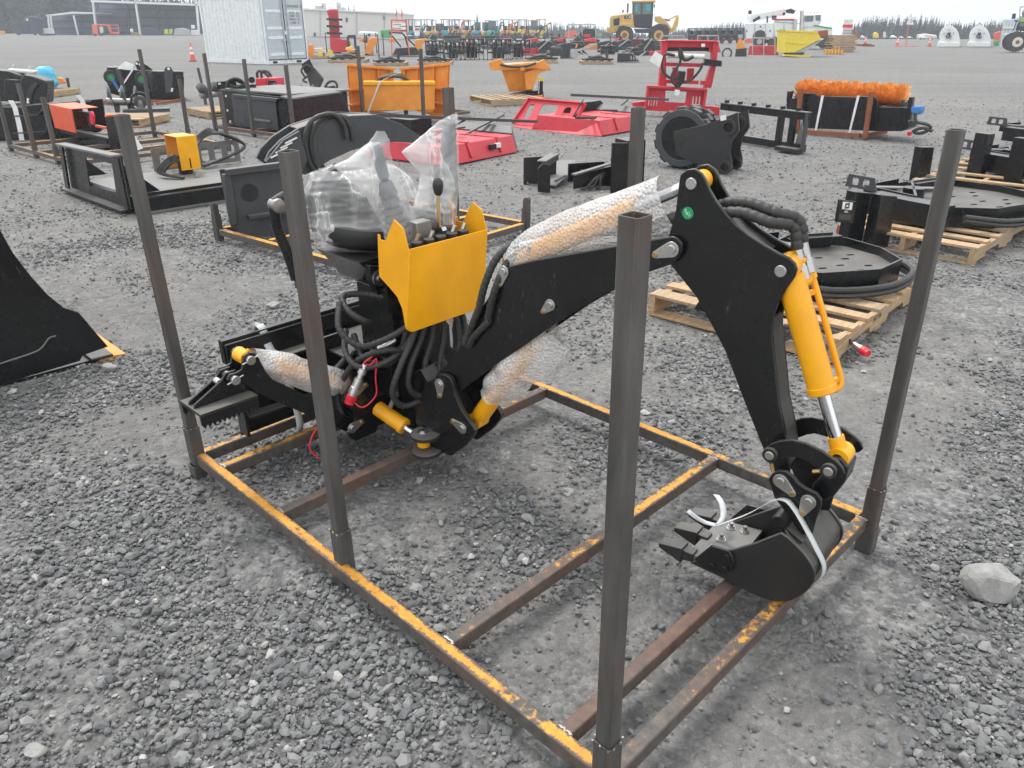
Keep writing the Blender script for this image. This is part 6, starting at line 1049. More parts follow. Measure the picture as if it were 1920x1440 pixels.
for nm, lb, ct, gx, pts, mt in (('sand_pile', 'small tan pile and board in front of the shed post', 'pile', 255, [[(245, 66), (246, 60), (258, 61), (265, 66)], [(244, 54), (249, 54), (250, 60), (244, 60)]], ('dry_grass', 'paper')), ('tarp_heap', 'long dark tarped heap in front of the tall shed', 'heap', 285, [[(266, 66), (268, 54), (280, 52), (300, 58), (306, 66)]], ('navy',)), ('lime_bins', 'two lime green bins standing by the shed', 'bin', 316, [[(307, 63), (309, 55), (315, 55), (316, 65)], [(317, 65), (317, 55), (324, 55), (323, 64)]], ('lime', 'lime')), ('jet_ski_trailer', 'grey and white trailers at the right end of the shed', 'trailer', 348, [[(325, 66), (328, 54), (345, 52), (356, 56), (356, 66)], [(358, 47), (365, 47), (366, 54), (359, 54)], [(356, 66), (358, 56), (370, 56), (374, 66)]], ('frame_grey', 'paper', 'white_paint')), ('orange_block', 'orange machine cut by the far left edge', 'machine', 4, [[(-8, 65), (-8, 57), (10, 58), (10, 64)]], ('orange',))):
    o = far(nm, lb, ct, gx, 66.5, JG)
    for i, (p_, mm) in enumerate(zip(pts, mt)): fx(o, p_, 1.5, 'body' if i == 0 else 'piece', mm, .3 * i, .05)
# beige warehouse
o = far('warehouse', 'long beige flat roofed warehouse behind the red mast', 'building', 655, 67, None, 0.0); fx(o, [(566, 16), (744, 24), (744, 68), (566, 68)], 25, 'wall', 'beige', 0, 0); fx(o, [(566, 15), (745, 23.5), (745, 26), (566, 18)], 25.5, 'parapet', 'white_paint', -.4, 0)
for x in (600, 668, 720): fbar(o, x, 22, x + .5, 67, .15, 'panel_joint', 'frame_grey', -.05)
for x0, y0, x1, y1 in ((591, 11, 607, 17), (603, 6, 606, 14), (631, 5, 635, 16), (633, 14, 645, 19)): fx(o, [(x0, y0), (x1, y0), (x1, y1), (x0, y1)], 2, 'roof_unit', 'frame_grey', 2)
for x, y in ((718, 30), (588, 61), (648, 33)): fx(o, [(x, y), (x + 4, y), (x + 4, y + 8), (x, y + 8)], .1, 'vent', 'charcoal', -.1)
o = far('tank_trailer', 'white tank trailer parked along the warehouse', 'trailer', 690, 69); fx(o, [(672, 60), (676, 59), (706, 60), (710, 62), (710, 67), (672, 68)], 2, 'tank', 'white_paint', 0, .2); fcyl(o, 692, 66, 3, .4, 'wheel', 'tyre', -.2, 12); o = far('skip', 'dark teal steel skip between the warehouse and the sign', 'skip', 725, 72); fx(o, [(713, 56), (734, 55), (734, 71), (714, 71)], 2, 'body', 'green', 0, .1)
# red vertical mast far away
o = far('far_mast', 'tall red lifting mast standing behind the black pallets at the centre left', 'attachment', 640, 100); fx(o, [(612, 20), (618, 17), (634, 17), (640, 100), (620, 100), (616, 32)], .5, 'mast', 'red', 0, .05); fx(o, [(617, 22), (631, 22), (634, 60), (619, 60)], .05, 'mast_inner', 'red_dark', -.06)
for y in (36, 49, 62): fbar(o, 612, y, 642, y + 1, .12, 'crosshead', 'black', -.2)
fx(o, [(620, 70), (656, 76), (660, 97), (622, 99)], .8, 'carriage', 'red', -.3, .03); fbar(o, 652, 68, 654, 100, .15, 'upright', 'charcoal', -.3); fbar(o, 665, 66, 667, 95, .15, 'upright', 'charcoal', .3); fbar(o, 652, 68, 666, 68, .15, 'tie_bar', 'charcoal', .0)
# sign boards
o = far('notice_board', 'red framed white attention notice board on legs with two flags', 'sign', 748, 106); k = fx(o, [(732, 36), (763, 37), (764, 60), (733, 59)], .06, 'board', 'lift_red'); fx(o, [(735, 39), (760, 40), (761, 56), (736, 55)], .01, 'panel', 'paper', -.015, 0, k); c = pl(o, 748, 41.5, -.03); text('notice_text', 'ATTENTION', .14, 'ink_red', k, basis((c[0], -.018, c[1]), (1, 0, 0), (0, 0, 1)), .001)
for i in range(4): q = pl(o, 737 + (i % 2) * 12, 46 + 3.4 * i, -.02); bx(o, (q[0], -.018, q[1] - .02), (q[0] + .45, -.016, q[1] + .01), 'notice_line', 'ink', 0, k)
for x in (734, 762): fbar(o, x, 59, x + (1 if x < 750 else 6), 105, .06, 'leg', 'lift_red')
for x in (743, 753): fbar(o, x, 16, x + 1, 37, .03, 'flag_pole', 'lift_red'); fx(o, [(x, 16), (x + 2, 24), (x + 1, 34), (x - 1, 30)], .01, 'flag', 'safety_orange', -.03)
o = far('notice_board', 'small white notice board right of the attention board', 'sign', 783, 76); fx(o, [(777, 51), (787, 51), (787, 67), (777, 67)], .05, 'board', 'paper'); fx(o, [(778, 53), (786, 53), (786, 57), (778, 57)], .01, 'notice_line', 'ink_red', -.02); fbar(o, 782, 67, 782, 76, .06, 'leg', 'frame_grey')
o = far('row_sign', 'white row number sign on a red post with a flat red base', 'sign', 1698, 86.5); bx(o, (-.9, -.3, 0), (.9, .3, .05), 'base', 'lift_red'); fbar(o, 1698, 86, 1704, 46, .07, 'post', 'lift_red'); k = fx(o, [(1702, 31), (1715, 32), (1712.5, 46.5), (1700, 46)], .04, 'board', 'paper', -.05); c = pl(o, 1707, 39.5, -.06); text('sign_text', 'F 24', .36, 'ink', k, basis((c[0], -.056, c[1]), (1, 0, -.06), (.1, 0, 1)), .001)
# mini excavators
def excavator(label, x, y, col, s=1.0):
    o = far('mini_excavator', label, 'excavator', x, y, 'row of far mini excavators', random.uniform(-.5, .5)); q_ = random.uniform(.85, 1.15)
    for yy in (-.3, .6): bx(o, (-.7 * s, yy, 0), (.7 * s, yy + .3, .38), 'track', 'charcoal', .1)
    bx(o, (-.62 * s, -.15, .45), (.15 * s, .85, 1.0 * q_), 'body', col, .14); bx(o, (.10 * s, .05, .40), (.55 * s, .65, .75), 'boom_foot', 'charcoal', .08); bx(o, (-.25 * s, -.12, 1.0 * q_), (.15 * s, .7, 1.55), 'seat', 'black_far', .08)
    k = random.uniform(-.35, .45)
    if random.random() < .6:
        for dx, dy in ((-.5, -.1), (-.5, .8), (.35, -.1)): MB().bar((dx * s, dy, 1.0), (dx * s, dy, 2.05 + .2 * q_), .07, .07).build('canopy_post', 'black_far', o)
        bx(o, (-.7 * s, -.25, 2.05 + .2 * q_), (.5 * s, .9, 2.12 + .2 * q_), 'canopy', 'charcoal', .03)
    else: bx(o, (-.45 * s, -.12, 1.0), (.30 * s, .75, 2.0 * q_), 'cab', 'cab_glass', .08); bx(o, (-.48 * s, -.15, 2.0 * q_), (.33 * s, .78, 2.08 * q_), 'cab_roof', col, .03)
    for a, c, w_ in (((.4, .3, .6), (.95, .3, 1.6 + k), .16), ((.95, .3, 1.6 + k), (1.35, .3, 1.75 + k), .14), ((1.35, .3, 1.75 + k), (1.55, .3, .75), .11)): MB().bar(V(a[0] * s, a[1], a[2]), V(c[0] * s, c[1], c[2]), w_, w_).build('boom', random.choice([col, 'charcoal', 'black_far']), o)
    bx(o, (1.35 * s, .05, .35), (1.65 * s, .55, .75), 'bucket', 'black_far', .08); bx(o, (.7 * s, -.4, .1), (.78 * s, 1.0, .42), 'dozer_blade', random.choice([col, 'charcoal']), .02)
    return o
cols = ['teal', 'teal', 'loader_yellow', 'orange', 'teal', 'loader_yellow', 'orange', 'teal', 'loader_yellow', 'teal', 'orange', 'loader_yellow', 'hopper_yellow', 'loader_yellow', 'hopper_yellow']; nm_ = {'teal': 'teal', 'loader_yellow': 'tan yellow', 'orange': 'orange', 'hopper_yellow': 'bright yellow'}; od = ['first', 'second', 'third', 'fourth', 'fifth', 'sixth', 'seventh', 'eighth', 'ninth', 'tenth', 'eleventh', 'twelfth', 'thirteenth', 'fourteenth', 'fifteenth']
for i, c in enumerate(cols): excavator('%s mini excavator, %s from the left in the far row' % (nm_[c], od[i]), 772 + i * 17.5 + random.uniform(-4, 4), 71.5 + random.uniform(0, 2.2), c, .9 + .2 * (i % 2))
for i in range(10): excavator('%s mini excavator standing behind the front row, %s from the left' % (('red', 'tan', 'orange')[i % 3], od[i]), 786 + i * 24 + 5 * (i % 3), 68.0 + .3 * (i % 2), ('red', 'loader_yellow', 'orange')[i % 3], .8)
# mid-far rows of attachments
FG = 'far rows of attachments'
def grapple(label, x, y, wpx, hpx):
    o = far('root_grapple', label, 'attachment', x, y, FG); x0 = pl(o, x - wpx / 2, y)[0]; x1 = pl(o, x + wpx / 2, y)[0]; H = pl(o, x, y - hpx)[1]; n_ = 6
    for k in range(n_):
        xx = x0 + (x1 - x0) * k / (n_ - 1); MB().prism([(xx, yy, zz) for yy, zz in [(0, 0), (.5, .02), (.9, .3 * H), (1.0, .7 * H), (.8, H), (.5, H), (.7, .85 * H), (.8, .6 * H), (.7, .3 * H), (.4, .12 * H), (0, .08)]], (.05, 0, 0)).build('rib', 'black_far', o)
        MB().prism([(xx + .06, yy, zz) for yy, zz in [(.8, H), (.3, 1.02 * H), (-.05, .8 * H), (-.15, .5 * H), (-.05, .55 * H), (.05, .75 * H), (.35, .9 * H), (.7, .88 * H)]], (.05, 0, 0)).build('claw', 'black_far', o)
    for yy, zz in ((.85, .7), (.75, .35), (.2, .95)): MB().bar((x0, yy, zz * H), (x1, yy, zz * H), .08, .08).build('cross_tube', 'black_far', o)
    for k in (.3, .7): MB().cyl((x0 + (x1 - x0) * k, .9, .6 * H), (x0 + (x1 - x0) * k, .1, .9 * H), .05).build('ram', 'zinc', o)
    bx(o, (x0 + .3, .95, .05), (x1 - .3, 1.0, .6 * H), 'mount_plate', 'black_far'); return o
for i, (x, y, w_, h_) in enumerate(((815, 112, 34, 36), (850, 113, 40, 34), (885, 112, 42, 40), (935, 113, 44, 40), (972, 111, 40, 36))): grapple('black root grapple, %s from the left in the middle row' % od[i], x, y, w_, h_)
def plates(label, x, y, wpx, mat='black_far', tilt=8, nm='flat_mulcher', cat='attachment', pw=True, hpx=9):
    if pw: pallet('wooden pallet under the ' + ' '.join(label.split()[:8]), (x - wpx / 2, y + 1), (x + wpx / 2, y + 1), 1.2, group='wooden pallets in the far rows', coarse=True, slats=5)
    o = far(nm, label, cat, x, y, FG); o.location.z = .14 if pw else 0; x0, x1 = -(pl(o, x + wpx / 2, y)[0]), pl(o, x + wpx / 2, y)[0]; H = abs(pl(o, x, y - hpx)[1] - pl(o, x, y)[1])
    MB().hexa([(x0, 0, .02), (x1, 0, .02), (x1 * .8, 1.1, .02), (x0 * .8, 1.1, .02), (x0, 0, H * .5), (x1, 0, H * .5), (x1 * .8, 1.1, H * .55), (x0 * .8, 1.1, H * .55)]).build('deck', mat, o, bevel=.02); bx(o, (x0 * .6, .2, H * .56), (x1 * .3, .8, H), 'motor_box', mat, .03); MB().bar((x0 * .9, -.02, H * .3), (x1 * .5, -.05, H * 1.5), .10, .05).build('arm', 'grey_plate', o); MB().bar((x1 * .6, .1, H * .5), (x1 * .55, .15, H * 2.0), .06, .12, up=(1, 0, 0)).build('upright', mat, o); MB().tube([(x0 * .5, -.05, H * .6), (0, -.1, H * .9), (x1 * .5, -.06, H * .5), (x1 * .9, 0, H * .3)], .03, 6, step=.08).build('hose', 'hose', o); return o
plates('black mulcher on a pallet below the red mast', 650, 117, 70); plates('black mulcher plate on a pallet under the attention board', 730, 123, 60); plates('long black mulcher on a dark pallet right of the attention board', 815, 121, 64); plates('black mulcher on a pallet left of the salt spreader', 1015, 118, 62); plates('black mulcher on a broken pallet above the salt spreader', 1120, 120, 60); plates('low black plate on a pallet behind the grapples', 870, 104, 40, hpx=14); plates('black plate attachment in front of the loader rear wheel', 1045, 104, 44, hpx=16, pw=False); plates('black cutter deck below the loader', 1190, 104, 50, hpx=15, pw=False)
o = far('ribbed_bucket', 'small black bucket with slotted side lying below the loader', 'bucket', 1180, 117, FG); fx(o, [(1157, 116), (1158, 100), (1185, 100), (1199, 115)], .7, 'shell', 'black_far'); 
for k in range(3): fx(o, [(1182 + 5 * k, 105 + 2 * k), (1184 + 5 * k, 105 + 2 * k), (1185 + 5 * k, 112), (1182.5 + 5 * k, 112)], .01, 'slot', 'frame_grey', -.02)
fbar(o, 1195, 108, 1210, 98, .06, 'stick', 'frame_grey')
o = far('skeleton_arm', 'tilted black steel frame arm with grey square bracket beside the pallets', 'attachment', 1090, 110, FG); fbar(o, 1083, 95, 1118, 82, .10, 'arm', 'frame_grey'); fbar(o, 1074, 96, 1078, 108, .25, 'bracket', 'frame_grey'); fx(o, [(1068, 107), (1070, 92), (1085, 92), (1083, 107)], .1, 'bracket_plate', 'frame_grey'); fx(o, [(1050, 110), (1055, 82), (1072, 80), (1073, 108)], .6, 'tower', 'black_far', .2)
o = far('forestry_guard', 'black forestry mower with tubular push guard near the attention board', 'attachment', 755, 106, FG); fx(o, [(735, 105), (742, 90), (780, 88), (790, 103)], 1.2, 'body', 'black_far', .1, .05)
for q in ((730, 61, 752, 88), (752, 61, 778, 86), (730, 61, 755, 62), (758, 65, 765, 88)): fbar(o, *q, .08, 'guard_tube', 'black_far', .1)
def blob(nm, lb, ct, x, y, parts):
    o = far(nm, lb, ct, x, y, FG)
    for i, (pts, mt, d) in enumerate(parts): fx(o, pts, d, 'body' if i == 0 else 'part', mt, .25 * i if d > .2 else -.05, .02)
    return o
o = blob('plow_frame', 'orange plow frame with yellow wheels right of the grey container', 'plow', 595, 110, [([(577, 108), (578, 84), (588, 83), (590, 108)], 'orange', .3), ([(582, 92), (600, 90), (612, 96), (610, 100), (584, 98)], 'beige', .5), ([(600, 90), (610, 90), (610, 104), (600, 104)], 'orange', .4)])
for x in (601, 620): fcyl(o, x, 103 if x < 610 else 99, 5, .25, 'wheel', 'hopper_yellow', -.3, 14)
pallet('pallet under the orange plow frame beside the container', (578, 111), (618, 110), 1.2, group='wooden pallets in the far rows', coarse=True, slats=4)
o = blob('spreader_unit', 'orange and black spreader unit behind the v plow', 'spreader', 662, 105, [([(648, 104), (652, 93), (674, 92), (676, 104)], 'orange', .8), ([(648, 90), (660, 86), (660, 91), (648, 94)], 'hopper_yellow', .4), ([(655, 97), (668, 97), (668, 101), (655, 101)], 'black_far', .1)])
blob('spreader_unit', 'orange winged spreader behind the uprights left of the notice board', 'spreader', 697, 104, [([(683, 100), (690, 75), (698, 70), (712, 72), (700, 92), (698, 104)], 'orange', .6), ([(672, 75), (684, 70), (686, 74), (675, 79)], 'orange', .3), ([(688, 85), (700, 85), (700, 104), (686, 104)], 'black_far', .6), ([(679, 78), (688, 64), (690, 82)], 'charcoal', .3)])
blob('spreader_unit', 'orange hopper right of the attention board legs', 'spreader', 790, 98, [([(776, 97), (778, 75), (800, 72), (803, 78), (792, 82), (790, 97)], 'orange', .8), ([(725, 78), (735, 72), (745, 75), (742, 80)], 'orange', .5)])
for i, (x, y) in enumerate(((613, 94), (686, 100), (707, 96), (711, 106), (720, 100))): o = far('steel_upright', 'thin dark rack upright in the far row, %s from the left' % od[i], 'post', x, y + 4, FG); MB().sqtube((0, 0, 0), (0, 0, 1.2), .06).build('tube', 'charcoal', o); MB().sqtube((0, 0, 0), (0, 0, .2), .08).build('sleeve', 'charcoal', o)
RB_ = [('red_tiller', 'red topped tiller in the far row, %s from the left', [(950, 84), (1000, 84), (1052, 84), (1108, 84), (1160, 84)])]
for i, (x, y) in enumerate(RB_[0][2]): o = far('red_tiller', RB_[0][1] % od[i], 'attachment', x, y + 8, FG); fx(o, [(x - 14, y - 10), (x + 8, y - 13), (x + 10, y - 6), (x - 12, y - 5)], .8, 'hood', 'red', 0, .03); fx(o, [(x - 12, y - 5), (x + 12, y - 5), (x + 12, y + 8), (x - 12, y + 8)], .9, 'drum', 'black_far', .1, .03); fbar(o, x - 16, y - 18, x - 15, y + 6, .08, 'stand', 'charcoal', -.1)
for i, (x, y, w_, h_) in enumerate(((985, 103, 30, 26), (1020, 100, 30, 24), (1060, 102, 34, 22), (1140, 98, 40, 22), (1170, 94, 30, 20), (1215, 103, 26, 30))):
    o = blob('bale_crate', 'black boxed attachment with a pale stay, %s from the left of six' % od[i], 'attachment', x, y, [([(x - w_ / 2, y), (x - w_ / 2, y - h_ * .8), (x, y - h_), (x + w_ / 2, y - h_ * .9), (x + w_ / 2, y)], 'black_far', .9), ([(x - w_ * .2, y - h_ * .3), (x + w_ * .1, y - h_ * .3), (x + w_ * .1, y), (x - w_ * .2, y)], 'charcoal', .1)])
    fbar(o, x - w_ * .45, y - 4, x + w_ * .3, y - h_ * 1.05, .08, 'stay', 'frame_grey', -.1)
for i, (x, y) in enumerate(((965, 88), (1075, 96), (1140, 97), (1208, 99))): blob('orange_implement', 'small orange implement among the black ones, %s from the left' % od[i], 'attachment', x + 4, y + 3, [([(x - 8, y), (x - 6, y - 5), (x + 12, y - 6), (x + 14, y), (x, y + 2)], 'orange', .5), ([(x + 2, y - 6), (x + 4, y - 14), (x + 8, y - 14), (x + 8, y - 5)], 'orange', .2)])
g2 = np.random.default_rng(9); od2 = od + ['sixteenth', 'seventeenth', 'eighteenth', 'nineteenth', 'twentieth', 'twenty first', 'twenty second', 'twenty third', 'twenty fourth', 'twenty fifth', 'twenty sixth', 'twenty seventh', 'twenty eighth', 'twenty ninth', 'thirtieth', 'thirty first', 'thirty second', 'thirty third', 'thirty fourth']
def clutter(label, x, y, w_, h_, cm):
    o = far('row_attachment', label, 'attachment', x, y, 'crowded back rows of attachments', g2.uniform(-.8, .8)); W = w_ / 1740 * o.location.y * 1.1; H = h_ / 1740 * o.location.y * 1.1
    k = g2.integers(0, 4)
    if k == 0:
        bx(o, (-W / 2, 0, 0), (W / 2, .06, H * .6), 'plate', cm, .02); bx(o, (-W / 2, .06, 0), (W / 2, .9, .12), 'floor', cm, .02)
        for q in (-.4, 0, .4): MB().bar((q * W, .05, H * .55), (q * W, .8, .1), .06, .10).build('rib', cm, o)
    elif k == 1:
        MB().cyl((-W / 2, .3, H * .35), (W / 2, .3, H * .35), H * .33, n=14).build('drum', cm, o); bx(o, (-W / 2, .0, H * .65), (W / 2, .7, H * .78), 'hood', cm, .03); MB().bar((0, .3, H * .7), (W * .2, .2, H * 1.1), .10, .10).build('tower', cm, o)
    elif k == 2:
        for q in (-.45, -.15, .15, .45): MB().prism([(q * W, a, c) for a, c in [(0, 0), (.7, .1), (.9, .6 * H), (.6, H), (.5, .9 * H), (.7, .55 * H), (.55, .2)]], (.05, 0, 0)).build('tine', cm, o)
        MB().bar((-W / 2, .75, H * .5), (W / 2, .75, H * .5), .10, .10).build('cross_tube', cm, o)
    else:
        bx(o, (-W / 2, .0, .05), (W / 2, .8, H * .35), 'deck', cm, .03); bx(o, (-W * .2, .2, H * .35), (W * .15, .6, H * .8), 'motor', 'charcoal', .04); MB().bar((-W * .45, 0, H * .2), (W * .2, -.05, H), .05, .08).build('strut', 'frame_grey', o)
    if g2.random() < .5: MB().tube([(-W * .3, -.05, H * .5), (0, -.1, H * .9), (W * .3, -.05, H * .6), (W * .35, -.05, H * .2)], .03, 6, step=.1).build('hose', 'hose', o)
row = sorted([(x + g2.uniform(-5, 5), y + g2.uniform(-2, 2), g2.uniform(18, 34), g2.uniform(12, 24)) for y, n_ in ((84, 12), (93, 12), (103, 10)) for x in np.linspace(806, 1232, n_)])
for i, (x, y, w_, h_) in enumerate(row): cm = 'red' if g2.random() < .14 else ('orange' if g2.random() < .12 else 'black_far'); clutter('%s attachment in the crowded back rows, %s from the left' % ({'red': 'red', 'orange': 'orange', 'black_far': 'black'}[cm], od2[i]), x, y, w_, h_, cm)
def cage(label, x0, y0, x1, y1, nb=3, mat='frame_grey'):
    o = far('steel_crate', label, 'crate', (x0 + x1) / 2, y1, FG)
    for yl in (0, 1.0):
        fbar(o, x0, y0, x1, y0, .08, 'top_rail', mat, yl)
        for k in range(nb): x = x0 + (x1 - x0) * k / (nb - 1); fbar(o, x, y0, x, y1, .07, 'post', mat, yl)
cage('tall galvanised steel crate frame left of the loader', 1066, 46, 1117, 86); cage('galvanised crate frame in front of the loader front wheel', 1238, 67, 1282, 90); cage('galvanised crate frame behind the red mast', 1308, 67, 1347, 90); cage('galvanised crate frame above the small red mower', 1411, 71, 1453, 103)
o = blob('arched_cutter', 'black arched flail housing inside the tall galvanised frame', 'attachment', 1100, 86, [([(1085, 86), (1087, 62), (1098, 53), (1116, 55), (1117, 86)], 'black_far', 1.0), ([(1094, 64), (1107, 64), (1107, 70), (1094, 70)], 'red', .1)])
blob('red_machine', 'faded red machine left of the arched housing', 'machine', 1075, 72, [([(1058, 72), (1060, 60), (1075, 56), (1083, 60), (1084, 72)], 'lift_red', .8)])
def flail(label, x0, y0, x1, y1):
    o = far('flail_mower', label, 'mower', (x0 + x1) / 2, y1, FG); c = pls(o, [(x0, y1), (x0 + 4, y0), (x1 - 5, y0), (x1, y1)]); h_ = pls(o, [((x0 + x1) / 2 - 6, (y0 + y1) / 2 + 3), ((x0 + x1) / 2 + 7, (y0 + y1) / 2 + 3), ((x0 + x1) / 2 + 7, (y0 + y1) / 2 - 4), ((x0 + x1) / 2 - 6, (y0 + y1) / 2 - 4)]); xz(o, key(c, h_), 0, .05, 'plate', 'red', 0); xz(o, c, .2, .9, 'hood', 'red', .03)
flail('small red flail mower under the galvanised frame left of the yellow hopper', 1402, 86, 1460, 103); flail('red flail mower half hidden behind the red mast', 1325, 82, 1352, 98)
o = blob('wheel_plow', 'orange triangular plate on black wheeled implement before the service truck', 'attachment', 1378, 106, [([(1379, 92), (1385, 74), (1391, 74), (1399, 90)], 'orange', .1), ([(1378, 107), (1380, 92), (1400, 90), (1400, 105), (1392, 107)], 'black_far', .5)]); fcyl(o, 1363, 100, 10, .3, 'wheel_guard', 'black_far', .0, 20, ring=.7)
# row of dark tractor cages
for i in range(7): x = 1297 + i * 15; o = far('compact_tractor', 'dark caged compact tractor, %s from the left in front of the trees' % od[i], 'tractor', x, 82, 'row of dark caged tractors'); fx(o, [(x - 6, 76), (x - 5, 66), (x + 6, 66), (x + 7, 76)], 1.2, 'body', 'black_far', .1, .05); fbar(o, x - 5, 54, x - 6, 76, .12, 'cage_post', 'black_far'); fbar(o, x + 6, 54, x + 7, 76, .12, 'cage_post', 'black_far'); fx(o, [(x - 7, 53), (x + 8, 53), (x + 8, 55), (x - 7, 55)], 1.4, 'cage_roof', 'black_far', -.1); fx(o, [(x - 4, 57), (x + 4, 57), (x + 4, 65), (x - 4, 65)], .1, 'rear_screen', 'charcoal', .8); fcyl(o, x - 3, 77, 4.5, .3, 'wheel', 'tyre', -.2, 14); fx(o, [(x - 2, 71), (x + 3, 71), (x + 3, 74), (x - 2, 74)], .1, 'lamp_panel', 'red', -.03)
# wheel loader
o = far('wheel_loader', 'big yellow articulated wheel loader with raised bucket standing behind the rows', 'loader', 1203, 85); fx(o, [(1143, 62), (1143, 34), (1147, 29), (1186, 24), (1189, 46), (1180, 48), (1165, 46), (1161, 55), (1160, 62)], 2.2, 'engine_hood', 'loader_yellow', .1, .08); fx(o, [(1136, 62), (1138, 51), (1146, 51), (1148, 62)], 2.2, 'counterweight', 'loader_yellow', .1, .05); fx(o, [(1150, 36), (1162, 33), (1161, 47), (1151, 48)], .05, 'grille', 'black_far', .04)
fx(o, [(1185, 28), (1225, 26), (1222, 54), (1186, 52)], 1.8, 'cab_lower', 'black_far', .2, .05); fx(o, [(1187, 4), (1226, 3), (1224, 27), (1186, 28)], 1.7, 'cab_glass', 'cab_glass', .25, .05); fx(o, [(1184, 1), (1229, 0), (1229, 4), (1185, 5)], 2.0, 'cab_roof', 'loader_yellow', .1, .05)
for x in (1187, 1203, 1223): fbar(o, x, 4, x, 28, .12, 'cab_post', 'black_far', .22)
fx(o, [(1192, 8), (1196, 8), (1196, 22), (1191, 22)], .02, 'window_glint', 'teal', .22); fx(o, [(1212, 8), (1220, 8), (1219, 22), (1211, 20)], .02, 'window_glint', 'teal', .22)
for x, y, r in ((1171, 66, 17), (1235, 66.5, 19)):
    k = fcyl(o, x, y, r, .7, 'tyre', 'tyre', -.3, 32); fcyl(o, x, y, r * .48, .1, 'rim', 'loader_yellow', -.36, 24, k); fcyl(o, x, y, r * .26, .1, 'hub', 'rust_red', -.40, 16, k); k2 = fcyl(o, x, y, r, .7, 'tyre', 'tyre', 1.9, 24)
fx(o, [(1158, 50), (1165, 43), (1185, 43), (1190, 50), (1186, 52), (1168, 48)], .9, 'fender', 'loader_yellow', -.4, .03); fx(o, [(1188, 54), (1224, 54), (1222, 62), (1192, 62)], 1.2, 'frame', 'charcoal', .2); fx(o, [(1216, 60), (1222, 50), (1235, 44), (1250, 46), (1256, 56), (1251, 57), (1238, 48), (1226, 52), (1219, 64)], .9, 'front_fender', 'charcoal', -.4, .03)
fx(o, [(1227, 31), (1238, 30), (1252, 42), (1262, 58), (1254, 62), (1242, 46), (1228, 40)], .25, 'lift_arm', 'loader_yellow', .3, .05); fx(o, [(1253, 62), (1262, 50), (1268, 32), (1271, 28), (1273, 32), (1271, 48), (1264, 60)], 2.4, 'bucket', 'loader_yellow', .1, .03); fx(o, [(1240, 34), (1256, 37), (1256, 40), (1240, 38)], .2, 'tilt_ram', 'charcoal', .7); fbar(o, 1254, 37, 1270, 29, .10, 'tilt_link', 'loader_yellow', .8); fx(o, [(1176, 6), (1179, 7), (1178, 24), (1175, 24)], .2, 'exhaust', 'charcoal', .6); fx(o, [(1166, 19), (1170, 19), (1169, 24), (1167, 24)], .2, 'pre_cleaner', 'charcoal', .6); fbar(o, 1196, 60, 1192, 74, .08, 'ladder', 'frame_grey', .0); fx(o, [(1170, 29), (1183, 28), (1183, 35), (1171, 36)], .02, 'badge', 'black_far', .07); c = pl(o, 1180.5, 31.8, .05); text('badge_text', 'CAT', .34, 'paper', o, basis((c[0], .045, c[1]), (1, 0, .04), (0, 0, 1)), .001); fx(o, [(1226, 8), (1228, 8), (1228, 14), (1226, 14)], .1, 'mirror', 'black_far', -.1)
# service truck
o = far('service_truck', 'white crane service truck with green stripe behind the yellow hopper', 'truck', 1470, 92); fx(o, [(1397, 43), (1451, 43), (1451, 73), (1398, 73)], 2.3, 'utility_body', 'white_paint', 0, .05); fx(o, [(1451, 38), (1490, 38), (1490, 74), (1452, 74)], 2.3, 'tall_cabinet', 'white_paint', -.02, .05); fx(o, [(1450, 35.5), (1490, 35), (1490, 38), (1450, 38)], 2.3, 'cabinet_edge', 'red', -.05)
fx(o, [(1503, 30), (1506, 26), (1540, 27), (1541, 40), (1530, 52), (1504, 52)], 2.2, 'cab', 'white_paint', 0, .08); fx(o, [(1504, 50), (1560, 48), (1561, 72), (1504, 76)], 2.1, 'hood', 'white_paint', .05, .08); fx(o, [(1509, 30), (1526, 29), (1524, 40), (1509, 40)], .05, 'side_window', 'cab_glass', -.05); fx(o, [(1529, 28), (1539, 28), (1538, 39), (1530, 38)], .05, 'quarter_window', 'cab_glass', -.05); fx(o, [(1525, 46), (1560, 52), (1560, 55), (1526, 49)], .02, 'green_stripe', 'green', -.02); fx(o, [(1453, 40.5), (1500, 44), (1500, 45), (1453, 41.5)], .02, 'green_stripe', 'green', -.06)
for x in (1415, 1435, 1470): fbar(o, x, 44, x, 72, .04, 'cabinet_seam', 'frame_grey', -.04)
for x, y in ((1426, 50), (1400, 58), (1444, 58), (1464, 56), (1470, 56)): fcyl(o, x, y, 1.5, .06, 'latch', 'charcoal', -.08, 10)
MB().bar((pl(o, 1408, 34, 1)[0], 1, pl(o, 1408, 34, 1)[1]), (pl(o, 1472, 22, 1)[0], 1, pl(o, 1472, 22, 1)[1]), .35, .45).build('crane_boom', 'white_paint', o, bevel=.03); fx(o, [(1399, 43), (1401, 30), (1409, 30), (1410, 43)], .6, 'crane_post', 'white_paint', .8); fcyl(o, 1406, 23, 3.5, .4, 'crane_head', 'black_far', .8, 14); fbar(o, 1412, 40, 1425, 32, .2, 'crane_ram', 'black_far', .7); fx(o, [(1472, 19), (1483, 16), (1492, 20), (1488, 26), (1474, 24)], .6, 'winch', 'black_far', .8); fcyl(o, 1470, 26, 3, .3, 'hook_block', 'black_far', .7, 12); fx(o, [(1437, 30), (1440, 30), (1440, 43), (1437, 43)], .3, 'box_post', 'black_far', .5); fx(o, [(1447, 29), (1456, 29), (1456, 37), (1447, 37)], .5, 'tool_box', 'charcoal', .6)
